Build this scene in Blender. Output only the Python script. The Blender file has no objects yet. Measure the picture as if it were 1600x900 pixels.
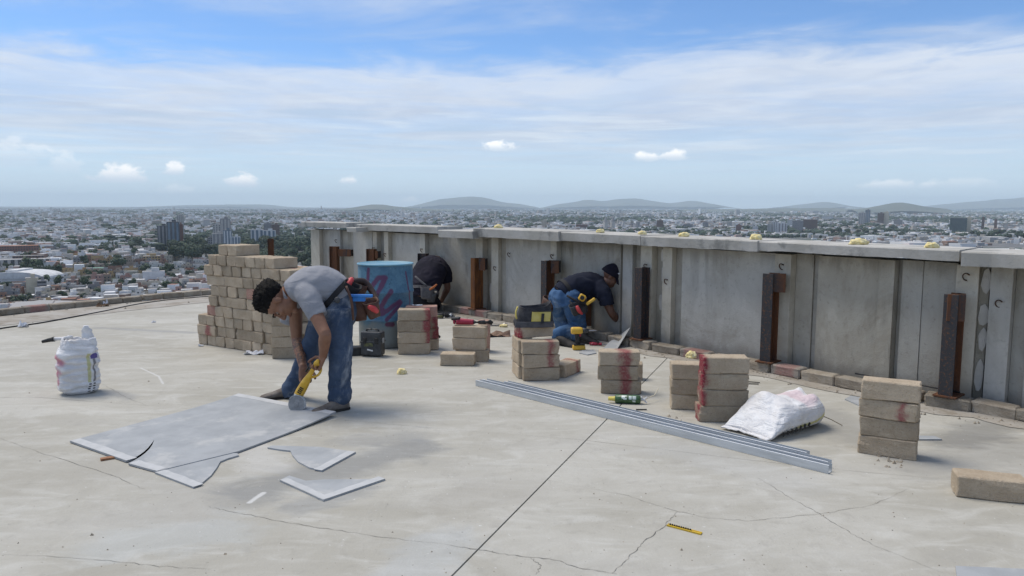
import bpy, bmesh, math, random
import numpy as np
from mathutils import Vector, Matrix, Euler, noise
SC = bpy.context.scene
COL = SC.collection
RND = random.Random(7)
rad = math.radians
# ------------------------------------------------------------------ camera
FPX = 1200.0                      # focal length in pixels of a 1600 wide frame
EYE = 1.5
cam = bpy.data.cameras.new('camera'); cam.lens = 36.0*FPX/1600; cam.sensor_width = 36
cam.clip_start = .05; cam.clip_end = 120000
camo = bpy.data.objects.new('camera', cam); COL.objects.link(camo)
PITCH = math.atan(128/FPX); ROLL = rad(.2)
RM = Matrix.Rotation(math.pi/2-PITCH, 3, 'X') @ Matrix.Rotation(ROLL, 3, 'Z')
camo.matrix_world = Matrix.Translation((0, 0, EYE)) @ RM.to_4x4()
SC.camera = camo
# ------------------------------------------------------------------ light
SUN_EL, SUN_AZ = rad(62), math.atan2(-.85, .5)
SUND = Vector((math.sin(SUN_AZ)*math.cos(SUN_EL), math.cos(SUN_AZ)*math.cos(SUN_EL), math.sin(SUN_EL)))
sl = bpy.data.lights.new('sun', 'SUN'); sl.energy = 2.7; sl.angle = rad(30); sl.color = (1, .92, .80)
slo = bpy.data.objects.new('sun', sl); COL.objects.link(slo)
slo.rotation_euler = SUND.to_track_quat('Z', 'Y').to_euler()
SC.view_settings.view_transform = 'Standard'; SC.view_settings.look = 'None'
SC.view_settings.exposure = 0.25; SC.view_settings.gamma = 1
SC.cycles.volume_bounces = 6
SC.cycles.max_bounces = 8

# ------------------------------------------------------------------ node helper
class NT:
    def __init__(s, tree): s.t = tree; s.N = tree.nodes; s.L = tree.links
    def put(s, sock, v):
        if isinstance(v, bpy.types.NodeSocket): s.L.new(v, sock)
        elif v is not None:
            if isinstance(v, (tuple, list)) and len(v) == 3 and sock.type == 'RGBA': v = tuple(v)+(1,)
            sock.default_value = v
    def n(s, typ, ins=None, **props):
        nd = s.N.new(typ)
        for k, v in props.items(): setattr(nd, k, v)
        for k, v in (ins or {}).items(): s.put(nd.inputs[k], v)
        return nd
    def m(s, op, a, b=None, c=None, clamp=False):
        nd = s.N.new('ShaderNodeMath'); nd.operation = op; nd.use_clamp = clamp
        for i, v in enumerate((a, b, c)):
            if v is not None: s.put(nd.inputs[i], v)
        return nd.outputs[0]
    def ss(s, x, a, b, lo=0., hi=1.):
        nd = s.N.new('ShaderNodeMapRange'); nd.interpolation_type = 'SMOOTHSTEP'
        for k, v in (('Value', x), ('From Min', a), ('From Max', b), ('To Min', lo), ('To Max', hi)): s.put(nd.inputs[k], v)
        return nd.outputs['Result']
    def mix(s, f, a, b, mode='MIX'):
        nd = s.N.new('ShaderNodeMix'); nd.data_type = 'RGBA'; nd.blend_type = mode
        s.put(nd.inputs[0], f); s.put(nd.inputs[6], a); s.put(nd.inputs[7], b)
        return nd.outputs[2]
    def noise(s, vec, scale, detail=6, rough=.55, dist=0):
        nd = s.n('ShaderNodeTexNoise', {'Scale': scale, 'Detail': detail, 'Roughness': rough, 'Distortion': dist})
        if vec is not None: s.L.new(vec, nd.inputs['Vector'])
        return nd.outputs['Fac']
    def xyz(s, vec):
        nd = s.n('ShaderNodeSeparateXYZ', {0: vec}); return nd.outputs
    def comb(s, x, y, z):
        return s.n('ShaderNodeCombineXYZ', {0: x, 1: y, 2: z}).outputs[0]
    def mapping(s, vec, scale=(1, 1, 1), loc=(0, 0, 0), rot=(0, 0, 0)):
        nd = s.n('ShaderNodeMapping', {'Location': loc, 'Rotation': rot, 'Scale': scale}); s.L.new(vec, nd.inputs[0]); return nd.outputs[0]
    def segdist(s, U, V, a, b):      # distance of (U,V) from the segment a-b
        dx, dy = b[0]-a[0], b[1]-a[1]; l2 = dx*dx+dy*dy+1e-9
        pu = s.m('SUBTRACT', U, a[0]); pv = s.m('SUBTRACT', V, a[1])
        t = s.m('MULTIPLY', s.m('ADD', s.m('MULTIPLY', pu, dx), s.m('MULTIPLY', pv, dy)), 1/l2, clamp=True)
        eu = s.m('SUBTRACT', pu, s.m('MULTIPLY', t, dx)); ev = s.m('SUBTRACT', pv, s.m('MULTIPLY', t, dy))
        return s.m('SQRT', s.m('ADD', s.m('MULTIPLY', eu, eu), s.m('MULTIPLY', ev, ev)))
    def strokes(s, U, V, pts):
        d = None
        for a, b in zip(pts, pts[1:]):
            q = s.segdist(U, V, a, b); d = q if d is None else s.m('MINIMUM', d, q)
        return d

# ------------------------------------------------------------------ pixel helpers (authoring: where things stand)
def ray(u, v): return RM @ Vector(((u-800)/FPX, -(v-450)/FPX, -1))
def G(u, v, z=0.):                # the point of the level plane z seen there
    r = ray(u, v); t = (z-EYE)/r.z
    return Vector((r.x*t, r.y*t, z))
def P(u, v, Y):                   # the point at depth Y seen there
    r = ray(u, v); t = Y/r.y
    return Vector((r.x*t, Y, EYE+r.z*t))
def pix(p):                       # back to pixels
    q = RM.transposed() @ (Vector(p)-Vector((0, 0, EYE)))
    return 800+FPX*q.x/-q.z, 450-FPX*q.y/-q.z

# ------------------------------------------------------------------ world: daylight sky with a thin cloud deck
W = bpy.data.worlds.new('World'); SC.world = W; W.use_nodes = True
W.node_tree.nodes.clear(); k = NT(W.node_tree)
tc = k.n('ShaderNodeTexCoord').outputs['Generated']
sky = k.n('ShaderNodeTexSky', sky_type='NISHITA', sun_disc=False, sun_elevation=SUN_EL, sun_rotation=SUN_AZ,
          altitude=1600, air_density=1.0, dust_density=.6, ozone_density=1.6)
skyc = k.mix(1.0, sky.outputs[0], (.082, .104, .128), 'MULTIPLY')
x, y, z = k.xyz(tc)
zc = k.m('MAXIMUM', z, .012)
cu, cv = k.m('DIVIDE', x, zc), k.m('DIVIDE', y, zc)
pv = k.comb(cu, cv, 0)
rr = k.m('SQRT', k.m('ADD', k.m('MULTIPLY', cu, cu), k.m('MULTIPLY', cv, cv)))
lr = k.m('LOGARITHM', rr, 2.718)
big = k.noise(k.mapping(pv, (.30, .34, 1), (3.1, 1.7, 0)), 1, 5, .55, .3)
big2 = k.noise(k.mapping(pv, (.55, .32, 1), (11.3, 2.4, 0)), 1, 7, .6, .8)
fine = k.noise(k.mapping(pv, (.42, .55, 1), (7.3, .4, 0)), 1, 9, .62, .5)
fine2 = k.noise(k.mapping(pv, (1.5, 1.3, 1), (1.3, 5.4, 0)), 1, 8, .6, .7)
lrn = k.m('ADD', lr, k.m('MULTIPLY', k.m('SUBTRACT', big, .5), .55))
lrn = k.m('ADD', lrn, k.m('MULTIPLY', k.m('SUBTRACT', fine2, .5), .35))
deck = k.ss(lrn, 1.56, 1.82)
deckfade = k.ss(lr, 2.3, 3.6, 1., .55)
tex = k.ss(fine, .30, .72)
deck = k.m('MULTIPLY', k.m('MULTIPLY', deck, deckfade), k.m('ADD', .70, k.m('MULTIPLY', tex, .42)), clamp=True)
high = k.m('MULTIPLY', k.ss(k.m('ADD', k.m('MULTIPLY', fine, .62), k.m('MULTIPLY', big, .38)), k.ss(rr, 3.6, 2.4, .475, .36), k.ss(rr, 3.6, 2.4, .66, .60)), .72)
dens = k.m('MAXIMUM', deck, high)
edge = k.m('MULTIPLY', k.ss(lrn, 1.60, 1.78), k.ss(lrn, 1.82, 2.25, 1., 0.))
lit = k.m('ADD', k.m('MULTIPLY', k.ss(k.m('ADD', k.m('MULTIPLY', fine2, .5), k.m('MULTIPLY', big2, .5)), .36, .66), .85), k.m('MULTIPLY', edge, .5), clamp=True)
lit = k.m('MAXIMUM', lit, k.m('MULTIPLY', k.ss(rr, 5.2, 4.0), .75))
cc = k.mix(lit, (.455, .535, .675), (.60, .665, .77))
cc = k.mix(k.ss(lr, 2.0, 3.1), cc, (.54, .645, .75))
base = k.mix(k.m('MULTIPLY', k.ss(lr, 2.1, 3.8), .72), skyc, (.53, .65, .755))
colr = k.mix(dens, base, cc)
# long darker blue streaks low in the sky, then small heaped clouds
az = k.m('ARCTAN2', x, y); el = k.m('ARCSINE', z)
pn = k.noise(k.comb(k.m('MULTIPLY', az, 60), k.m('MULTIPLY', el, 90), 0), 1, 6, .6)
pn = k.m('SUBTRACT', pn, .5)
st = k.noise(k.comb(k.m('MULTIPLY', az, 5.), k.m('MULTIPLY', el, 75), 2.), 1, 6, .55, .4)
band = k.m('MULTIPLY', k.ss(el, .02, .07), k.ss(el, .11, .17, 1., 0.))
colr = k.mix(k.m('MULTIPLY', k.m('MULTIPLY', k.ss(st, .52, .7), band), .45), colr, (.40, .53, .69))
colr = k.mix(k.m('MULTIPLY', k.m('MULTIPLY', k.ss(st, .47, .30), band), .5), colr, (.68, .75, .82))
for (pu, pvv, pw, ph, am) in ((185, 270, 32, 14, 1.), (273, 264, 16, 9, .9), (380, 281, 20, 11, 1.), (545, 281, 12, 7, .9), (780, 228, 27, 8, .95),
                              (1007, 244, 20, 8, .95), (1052, 241, 20, 9, .95), (1398, 288, 42, 7, .5), (100, 252, 20, 16, .35), (272, 296, 22, 9, .3),
                              (18, 236, 34, 22, .3), (640, 312, 14, 5, .45), (1500, 286, 40, 8, .25)):
    d = ray(pu, pvv).normalized(); a0, e0 = math.atan2(d.x, d.y), math.asin(d.z)
    dn = k.m('DIVIDE', k.m('SUBTRACT', az, a0), pw/FPX*1.25)
    de = k.m('SUBTRACT', el, e0-ph/FPX*.55)
    de = k.m('MULTIPLY', k.m('ABSOLUTE', de), k.m('ADD', 1., k.m('MULTIPLY', k.m('LESS_THAN', de, 0.), 2.2)))
    de = k.m('DIVIDE', de, ph/FPX*1.7)
    r2 = k.m('ADD', k.m('MULTIPLY', dn, dn), k.m('MULTIPLY', de, de))
    r2 = k.m('ADD', r2, k.m('MULTIPLY', pn, 3.2))
    mk = k.m('MULTIPLY', k.ss(r2, 1.05, .15), am)
    colr = k.mix(mk, colr, k.mix(k.ss(k.m('SUBTRACT', el, e0), -ph/FPX*.9, ph/FPX*.5), (.60, .69, .79), (1.0, 1.0, 1.0)))
bg = k.n('ShaderNodeBackground', {'Color': colr, 'Strength': 1.0})
k.L.new(bg.outputs[0], k.n('ShaderNodeOutputWorld').inputs[0])

# ------------------------------------------------------------------ objects
def tag(o, label=None, cat=None, group=None, kind=None):
    if label: o['label'] = label
    if cat: o['category'] = cat
    if group: o['group'] = group
    if kind: o['kind'] = kind
    return o
def empty(name, loc, rz=0., label=None, cat=None, group=None):
    o = bpy.data.objects.new(name, None); COL.objects.link(o); o.empty_display_size = .05
    o.location = loc; o.rotation_euler = (0, 0, rz)
    return tag(o, label, cat, group)
def link(name, mesh, parent=None, loc=None, rot=None):
    o = bpy.data.objects.new(name, mesh); COL.objects.link(o)
    if parent: o.parent = parent
    if loc is not None: o.location = loc
    if rot is not None: o.rotation_euler = rot
    return o
def copy_tree(o, parent=None):
    kids = list(o.children); c = o.copy(); COL.objects.link(c)
    if parent: c.parent = parent
    for ch in kids: copy_tree(ch, c)
    return c

def frame(zdir, xhint=(1, 0, 0)):
    zz = Vector(zdir).normalized(); xx = Vector(xhint)-zz*Vector(xhint).dot(zz)
    if xx.length < 1e-4: xx = zz.orthogonal()
    xx.normalize(); yy = zz.cross(xx)
    return Matrix((xx, yy, zz)).transposed()
def catmull(pts, n):
    pts = [np.array(p, float) for p in pts]; q = [2*pts[0]-pts[1]]+pts+[2*pts[-1]-pts[-2]]; out = []
    for i in range(1, len(q)-2):
        for j in range(n):
            t = j/n; a, b, c, d = q[i-1:i+3]
            out.append(.5*(2*b+(c-a)*t+(2*a-5*b+4*c-d)*t*t+(3*b-a-3*c+d)*t**3))
    out.append(pts[-1]); return out

class MB:
    def __init__(s): s.v = []; s.f = []; s.mi = []; s.mat = 0
    def add(s, vs, fs):
        o = len(s.v); s.v += [tuple(p) for p in vs]; s.f += [tuple(i+o for i in f) for f in fs]; s.mi += [s.mat]*len(fs); return s
    def box(s, c, size, rot=None, taper=1.0, jit=0.):
        sx, sy, sz = (q/2 for q in size); vs = []
        for dz in (-1, 1):
            kx = taper if dz > 0 else 1
            for dx, dy in ((-1, -1), (1, -1), (1, 1), (-1, 1)):
                p = Vector((dx*sx*kx, dy*sy*kx, dz*sz))
                if jit: p += Vector([RND.uniform(-jit, jit) for _ in range(3)])
                if rot is not None: p = rot @ p
                vs.append(Vector(c)+p)
        return s.add(vs, [(3, 2, 1, 0), (4, 5, 6, 7), (0, 1, 5, 4), (1, 2, 6, 5), (2, 3, 7, 6), (3, 0, 4, 7)])
    def rings(s, rs, cap=True, close=False):
        n = len(rs[0]); vs = [p for r in rs for p in r]; fs = []
        m = len(rs)
        for i in range(m-1+(1 if close else 0)):
            a, b = i*n, ((i+1) % m)*n
            for j in range(n): fs.append((a+j, a+(j+1) % n, b+(j+1) % n, b+j))
        if cap and not close: fs += [tuple(range(n-1, -1, -1)), tuple(range((m-1)*n, m*n))]
        return s.add(vs, fs)
    def tube(s, pts, r, n=10, smooth=0, hint=(1, 0, 0), round_ends=False):
        # pts: (x,y,z) or (x,y,z,rx,ry); ellipse axes follow hint
        q = []
        for i, p in enumerate(pts):
            p = list(p)
            if len(p) == 3: rr_ = r[i] if isinstance(r, (list, tuple)) else r; p += [rr_, rr_]
            elif len(p) == 4: p += [p[3]]
            q.append(p)
        if smooth: q = catmull(q, smooth)
        q = [np.array(p, float) for p in q]; rs = []
        if round_ends:
            d0 = (q[0]-q[1])[:3]; d0 /= np.linalg.norm(d0)+1e-9; d1 = (q[-1]-q[-2])[:3]; d1 /= np.linalg.norm(d1)+1e-9
            pre, post = [], []
            for a in (.85, .5):
                e = q[0].copy(); e[:3] += d0*min(e[3], e[4])*a; e[3:] *= math.sqrt(1-a*a); pre.append(e)
                e = q[-1].copy(); e[:3] += d1*min(e[3], e[4])*a; e[3:] *= math.sqrt(1-a*a); post.append(e)
            q = pre+q+post[::-1]
        for i, p in enumerate(q):
            a, b = q[max(0, i-1)], q[min(len(q)-1, i+1)]
            d = Vector((b-a)[:3])
            F = frame(d if d.length > 1e-7 else (0, 0, 1), hint)
            rs.append([Vector(p[:3])+F @ Vector((math.cos(t)*p[3], math.sin(t)*p[4], 0)) for t in (2*math.pi*j/n for j in range(n))])
        return s.rings(rs)
    def lathe(s, prof, c=(0, 0, 0), n=24, rot=None):
        rs = []
        for (r_, z_) in prof:
            ring = [Vector((r_*math.cos(2*math.pi*j/n), r_*math.sin(2*math.pi*j/n), z_)) for j in range(n)]
            rs.append([Vector(c)+(rot @ p if rot is not None else p) for p in ring])
        return s.rings(rs)
    def prism(s, poly, z0, z1, inv=None):
        a = sum(p[0]*q[1]-q[0]*p[1] for p, q in zip(poly, list(poly[1:])+[poly[0]]))
        if a < 0: poly = list(poly)[::-1]
        n = len(poly)
        vs = [Vector((p[0], p[1], z0)) for p in poly]+[Vector((p[0], p[1], z1)) for p in poly]
        if inv is not None: vs = [inv @ p for p in vs]
        return s.add(vs, [tuple(range(n-1, -1, -1)), tuple(range(n, 2*n))]+[(i, (i+1) % n, n+(i+1) % n, n+i) for i in range(n)])
    def ell(s, c, r, rot=None, n=14, m=9):
        rs = []
        for i in range(m+1):
            t = math.pi*(i+.02*(i == 0)-.02*(i == m))/m
            rs.append([Vector(c)+(rot if rot is not None else Matrix.Identity(3)) @ Vector((r[0]*math.sin(t)*math.cos(a), r[1]*math.sin(t)*math.sin(a), -r[2]*math.cos(t)))
                       for a in (2*math.pi*j/n for j in range(n))])
        return s.rings(rs)
    def mesh(s, name, mats, smooth=False, bevel=0., segs=1, recenter=None):
        me = bpy.data.meshes.new(name); me.from_pydata([tuple(p) for p in s.v], [], s.f); me.update()
        for m_ in (mats if isinstance(mats, (list, tuple)) else [mats]): me.materials.append(m_)
        me.polygons.foreach_set('material_index', s.mi)
        if bevel:
            bm = bmesh.new(); bm.from_mesh(me)
            es = [e for e in bm.edges if len(e.link_faces) == 2 and e.calc_face_angle(0) > .6]
            bmesh.ops.bevel(bm, geom=es, offset=bevel, segments=segs, affect='EDGES', profile=.6, clamp_overlap=True)
            bm.to_mesh(me); bm.free()
        if smooth: me.shade_smooth()
        return me
    def build(s, name, mats, parent=None, loc=None, rot=None, smooth=False, bevel=0., segs=1):
        # with a parent given and no loc, coordinates are local to the parent
        return link(name, s.mesh(name, mats, smooth, bevel, segs), parent, loc, rot)
    def shift(s, o):
        s.v = [tuple(Vector(p)-Vector(o)) for p in s.v]; return s

def remesh(me, voxel, smooth=2, disp=None, name='body'):
    o = bpy.data.objects.new('tmp', me); COL.objects.link(o)
    r_ = o.modifiers.new('r', 'REMESH'); r_.mode = 'VOXEL'; r_.voxel_size = voxel
    if smooth:
        q = o.modifiers.new('s', 'SMOOTH'); q.factor = .5; q.iterations = smooth
    dg = bpy.context.evaluated_depsgraph_get()
    out = bpy.data.meshes.new_from_object(o.evaluated_get(dg)); out.name = name
    mats = list(me.materials)
    bpy.data.objects.remove(o)
    out.materials.clear()
    for m_ in mats: out.materials.append(m_)
    out.polygons.foreach_set('material_index', [0]*len(out.polygons))
    if disp:
        co = [(v.co.copy(), v.normal.copy()) for v in out.vertices]
        for v, (c, n_) in zip(out.vertices, co): v.co = c+n_*disp(c, n_)
    out.update(); out.shade_smooth(); return out

# ------------------------------------------------------------------ materials
def new_mat(name):
    m_ = bpy.data.materials.new(name); m_.use_nodes = True; m_.node_tree.nodes.clear(); q = NT(m_.node_tree)
    b = q.n('ShaderNodeBsdfPrincipled'); o = q.n('ShaderNodeOutputMaterial'); q.L.new(b.outputs[0], o.inputs[0])
    return m_, q, b
def ocoord(q): return q.n('ShaderNodeTexCoord').outputs['Object']
def pmat(name, c1, c2=None, scale=6, rough=.8, metal=0., bump=0., bscale=60, stretch=(1, 1, 1), rand=0., lo=.35, hi=.65, c3=None, s3=1.5, spec=.4):
    m_, q, b = new_mat(name); oc = ocoord(q)
    c = c1
    if c2:
        nf = q.noise(q.mapping(oc, stretch), scale, 7, .6); c = q.mix(q.ss(nf, lo, hi), c1, c2)
    if c3:
        nf = q.noise(q.mapping(oc, stretch, (4, 2, 1)), s3, 6, .65); c = q.mix(q.ss(nf, .52, .66), c, c3)
    if rand:
        ri = q.n('ShaderNodeObjectInfo').outputs['Random']
        f = q.m('ADD', 1-rand, q.m('MULTIPLY', ri, 2*rand))
        c = q.mix(1., c, q.comb(f, f, f), 'MULTIPLY')
    q.put(b.inputs['Base Color'], c); b.inputs['Roughness'].default_value = rough; b.inputs['Metallic'].default_value = metal
    b.inputs['Specular IOR Level'].default_value = spec
    if bump:
        nb = q.noise(q.mapping(oc, stretch), bscale, 5, .6)
        bp = q.n('ShaderNodeBump', {'Strength': bump, 'Distance': .01, 'Height': nb}); q.L.new(bp.outputs[0], b.inputs['Normal'])
    return m_
# ================================================================== ROOF
def concrete_floor():
    m_, q, b = new_mat('trowelled_concrete'); oc = ocoord(q)
    n1 = q.noise(q.mapping(oc, (.55, .9, 1), (0, 0, 0), (0, 0, .5)), 1, 8, .62, .6)
    n2 = q.noise(q.mapping(oc, (2.2, 5.5, 1), (3, 1, 0), (0, 0, -.35)), 1, 8, .62, 1.2)
    n3 = q.noise(oc, 9, 8, .65, .3); n4 = q.noise(oc, 90, 4, .6)
    c = q.mix(q.ss(n1, .34, .66), (.35, .332, .28), (.445, .43, .38))
    c = q.mix(q.m('MULTIPLY', q.ss(n2, .45, .72), .75), c, (.50, .49, .445))
    c = q.mix(q.m('MULTIPLY', q.ss(n2, .46, .28), .55), c, (.37, .352, .30))
    n6 = q.noise(q.mapping(oc, (.7, 1.2, 1), (13, 2, 0)), 1, 7, .6, .4)
    c = q.mix(q.m('MULTIPLY', q.ss(n6, .52, .70), .6), c, (.375, .362, .325))
    c = q.mix(q.m('MULTIPLY', q.ss(n3, .52, .72), .38), c, (.29, .275, .24))
    n7 = q.noise(q.mapping(oc, (14, 3, 1), (2, 9, 0), (0, 0, .7)), 1, 7, .7, .8)
    c = q.mix(q.m('MULTIPLY', q.ss(n7, .56, .74), .22), c, (.27, .255, .22)); c = q.mix(q.m('MULTIPLY', q.ss(n7, .42, .26), .28), c, (.55, .54, .50))
    c = q.mix(q.m('MULTIPLY', q.ss(n3, .42, .25), .25), c, (.52, .52, .50))
    # dust swept off the saw cuts, scuffs, dark stains and the upright sack's painted soft shadow
    x_, y_, z_ = q.xyz(oc)
    wob = q.m('MULTIPLY', q.m('SUBTRACT', q.noise(q.mapping(oc, (3, 5, 1)), 1, 7, .65, .8), .5), .55)
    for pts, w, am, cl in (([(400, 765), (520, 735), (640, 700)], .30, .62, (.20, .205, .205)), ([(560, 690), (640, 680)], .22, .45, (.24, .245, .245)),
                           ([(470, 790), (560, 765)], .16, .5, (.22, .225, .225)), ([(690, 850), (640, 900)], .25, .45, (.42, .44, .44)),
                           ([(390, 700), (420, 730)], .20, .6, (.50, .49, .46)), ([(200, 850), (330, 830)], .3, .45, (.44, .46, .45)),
                           ([(1050, 700), (1230, 750)], .3, .35, (.44, .44, .42)), ([(170, 612), (205, 622)], .10, .55, (.25, .25, .245)),  # last stroke: soft cast shadow right of the upright sack, painted into the floor
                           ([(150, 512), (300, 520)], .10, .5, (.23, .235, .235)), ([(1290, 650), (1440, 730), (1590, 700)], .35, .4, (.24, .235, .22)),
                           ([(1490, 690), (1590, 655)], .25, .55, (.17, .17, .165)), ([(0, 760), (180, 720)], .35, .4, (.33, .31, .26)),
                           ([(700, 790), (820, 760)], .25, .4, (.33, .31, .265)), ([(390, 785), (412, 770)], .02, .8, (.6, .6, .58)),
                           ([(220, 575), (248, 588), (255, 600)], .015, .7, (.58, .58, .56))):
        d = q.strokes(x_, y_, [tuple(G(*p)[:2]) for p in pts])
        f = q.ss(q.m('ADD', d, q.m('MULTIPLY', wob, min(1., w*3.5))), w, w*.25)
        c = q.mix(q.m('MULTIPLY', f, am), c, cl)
    sp = q.noise(oc, 55, 2, .5)
    c = q.mix(q.m('MULTIPLY', q.ss(sp, .70, .76), .6), c, (.15, .14, .12))
    sp = q.noise(q.mapping(oc, (1, 1, 1), (5, 5, 0)), 38, 2, .5)
    c = q.mix(q.m('MULTIPLY', q.ss(sp, .71, .76), .6), c, (.62, .62, .60))
    c = q.mix(q.m('MULTIPLY', q.m('SUBTRACT', n4, .35), .35, clamp=True), c, (.24, .235, .22))
    q.put(b.inputs['Base Color'], c); b.inputs['Roughness'].default_value = .82; b.inputs['Specular IOR Level'].default_value = .3
    h = q.m('ADD', q.m('MULTIPLY', n4, .25), q.m('MULTIPLY', n3, 1.2))
    bp = q.n('ShaderNodeBump', {'Strength': .35, 'Distance': .012, 'Height': h}); q.L.new(bp.outputs[0], b.inputs['Normal'])
    return m_
def concrete_wall(name, c1, c2, dark=.5, seed=0.):
    m_, q, b = new_mat(name)
    geo = q.n('ShaderNodeNewGeometry').outputs['Position']
    x_, y_, z_ = q.xyz(geo)
    n1 = q.noise(q.mapping(geo, (2.4, 2.4, 1.6), (seed, 0, 0)), 1, 8, .62, .8)
    st = q.noise(q.mapping(geo, (6, 6, .9), (seed*2, 3, 0)), 1, 7, .6, .3)
    n3 = q.noise(geo, 26, 7, .66)
    c = q.mix(q.ss(n1, .34, .66), c1, c2)
    c = q.mix(q.m('MULTIPLY', q.m('MULTIPLY', q.ss(st, .5, .72), q.ss(n1, .40, .60)), dark), c, tuple(v*.55 for v in c1))
    c = q.mix(q.m('MULTIPLY', q.ss(n1, .44, .25), .45), c, tuple(min(.6, v*1.3) for v in c2))
    # run-off grime under the coping and splash at the foot
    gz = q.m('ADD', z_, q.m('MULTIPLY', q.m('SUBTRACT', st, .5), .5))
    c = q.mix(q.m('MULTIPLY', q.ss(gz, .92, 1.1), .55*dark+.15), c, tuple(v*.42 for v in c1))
    c = q.mix(q.m('MULTIPLY', q.ss(n3, .54, .74), .5), c, tuple(v*.55 for v in c1))
    n5 = q.noise(q.mapping(geo, (1.1, 1.1, .8), (seed*3, 1, 5)), 1, 9, .68, 1.2)
    c = q.mix(q.m('MULTIPLY', q.ss(n5, .50, .66), .48), c, tuple(v*.6*w for v, w in zip(c1, (1, .95, .86))))
    c = q.mix(q.m('MULTIPLY', q.ss(n5, .46, .32), .45), c, tuple(min(.62, v*1.22) for v in c2))
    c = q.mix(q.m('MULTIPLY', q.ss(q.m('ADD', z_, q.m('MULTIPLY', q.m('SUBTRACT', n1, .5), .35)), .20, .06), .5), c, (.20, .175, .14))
    q.put(b.inputs['Base Color'], c); b.inputs['Roughness'].default_value = .88; b.inputs['Specular IOR Level'].default_value = .25
    bp = q.n('ShaderNodeBump', {'Strength': .5, 'Distance': .01, 'Height': q.m('ADD', n3, q.m('MULTIPLY', q.noise(geo, 130, 3), .4))}); q.L.new(bp.outputs[0], b.inputs['Normal'])
    return m_
M = {}
M['floor'] = concrete_floor()
M['joint'] = pmat('joint_dirt', (.045, .043, .04), (.08, .075, .07), 30, .95)
M['crack'] = pmat('crack_dirt', (.12, .11, .095), (.25, .235, .205), 9, .95)
M['screed'] = pmat('rough_screed', (.30, .27, .225), (.37, .35, .315), 3, .92, bump=.6, bscale=40, c3=(.24, .21, .17), s3=2.2)
M['wall_a'] = concrete_wall('wall_concrete_plain', (.41, .395, .355), (.48, .47, .43), .5, 1.)
M['wall_b'] = concrete_wall('wall_concrete_stained', (.36, .33, .27), (.44, .415, .35), .8, 4.)
M['wall_c'] = concrete_wall('wall_concrete_grey', (.33, .31, .265), (.40, .385, .34), .7, 8.)
M['pilaster'] = concrete_wall('wall_concrete_pale', (.47, .43, .35), (.55, .52, .44), .35, 2.)
M['cap'] = pmat('coping_concrete', (.39, .375, .335), (.48, .465, .43), 3, .88, bump=.5, bscale=45, c3=(.26, .255, .235), s3=4)
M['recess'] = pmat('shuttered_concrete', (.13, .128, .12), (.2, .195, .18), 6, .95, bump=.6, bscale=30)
M['plaster'] = pmat('white_plaster', (.55, .53, .48), (.62, .60, .56), 10, .9, bump=.4)
M['rebar'] = pmat('rusty_rebar', (.07, .05, .04), (.12, .06, .035), 20, .85, metal=.3)

# outline of the roof edge: the kerb line on the left, the parapet line on the right
LEFT = [Vector(p) for p in ((-11.6, -9), (-11.2, -3), (-10.3, 2), (-9.0, 6.2), (-6.95, 10.3), (-5.1, 12.9), (-4.05, 14.0))]
WALL = [Vector(p) for p in ((-3.55, 13.55), (-2.0, 12.25), (-.5, 10.72), (.55, 9.48), (1.44, 8.28), (2.44, 7.06), (3.32, 5.88), (3.74, 5.46), (4.75, 3.9), (5.5, 2.0), (6.0, -1), (6.2, -9))]
def sample(path, step=.05):
    c = catmull([tuple(p)+(0,) for p in path], 24); out = [np.array(c[0][:2])]
    for p in c[1:]:
        if np.linalg.norm(p[:2]-out[-1]) >= step: out.append(p[:2])
    out = np.array(out); s_ = np.concatenate([[0], np.cumsum(np.linalg.norm(np.diff(out, axis=0), axis=1))])
    return out, s_
WP, WS = sample(WALL); LP, LS = sample(LEFT)
def at(path, ss_, s, off=0.):
    # point at arc length s, pushed 'off' metres toward the roof (camera side)
    x_ = np.interp(s, ss_, path[:, 0]); y_ = np.interp(s, ss_, path[:, 1])
    a = min(max(s, ss_[0]+.1), ss_[-1]-.1)
    tx = np.interp(a+.1, ss_, path[:, 0])-np.interp(a-.1, ss_, path[:, 0]); ty = np.interp(a+.1, ss_, path[:, 1])-np.interp(a-.1, ss_, path[:, 1])
    l = math.hypot(tx, ty); tx, ty = tx/l, ty/l
    return Vector((x_+ty*off, y_-tx*off)), Vector((tx, ty))
def wall_at(s, off=0.):
    p, t = at(WP, WS, s, 0.); return p+Vector((t.y, -t.x))*off, t
UU = [pix((p[0], p[1], .1))[0] for p in WP]; 
def s_of(u):                       # arc length of the wall at a picture column
    i0 = next(i for i in range(len(UU)) if UU[i] >= u or i == len(UU)-1)
    if i0 == 0: return 0.
    a, b = UU[i0-1], UU[i0]; return WS[i0-1]+(WS[i0]-WS[i0-1])*(u-a)/(b-a)
# UU must be monotonic only inside the frame
lim = next((i for i in range(1, len(UU)) if UU[i] < UU[i-1]), len(UU)); UU = UU[:lim]

deck_poly = [tuple(p) for p in LEFT]+[tuple(wall_at(0, -.25)[0])]+[tuple(at(WP, WS, s, 0)[0]-Vector((at(WP, WS, s)[1].y, -at(WP, WS, s)[1].x))*.25) for s in np.linspace(.5, WS[-1], 24)]
roof = tag(MB().prism(deck_poly, -.45, -.02).build('roof_floor', M['joint']), kind='structure')
JA, JB = G(700, 906), G(1046, 556)
def clip(poly, a, b, side, gap):
    d = Vector((b.x-a.x, b.y-a.y)).normalized(); nn = Vector((-d.y, d.x))*side; out = []
    f = lambda p: (Vector(p)-Vector(a[:2])).dot(nn)-gap
    for i, p in enumerate(poly):
        q_ = poly[(i+1) % len(poly)]; fp, fq = f(p), f(q_)
        if fp >= 0: out.append(tuple(p))
        if fp*fq < 0: t = fp/(fp-fq); out.append((p[0]+(q_[0]-p[0])*t, p[1]+(q_[1]-p[1])*t))
    return out
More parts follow.
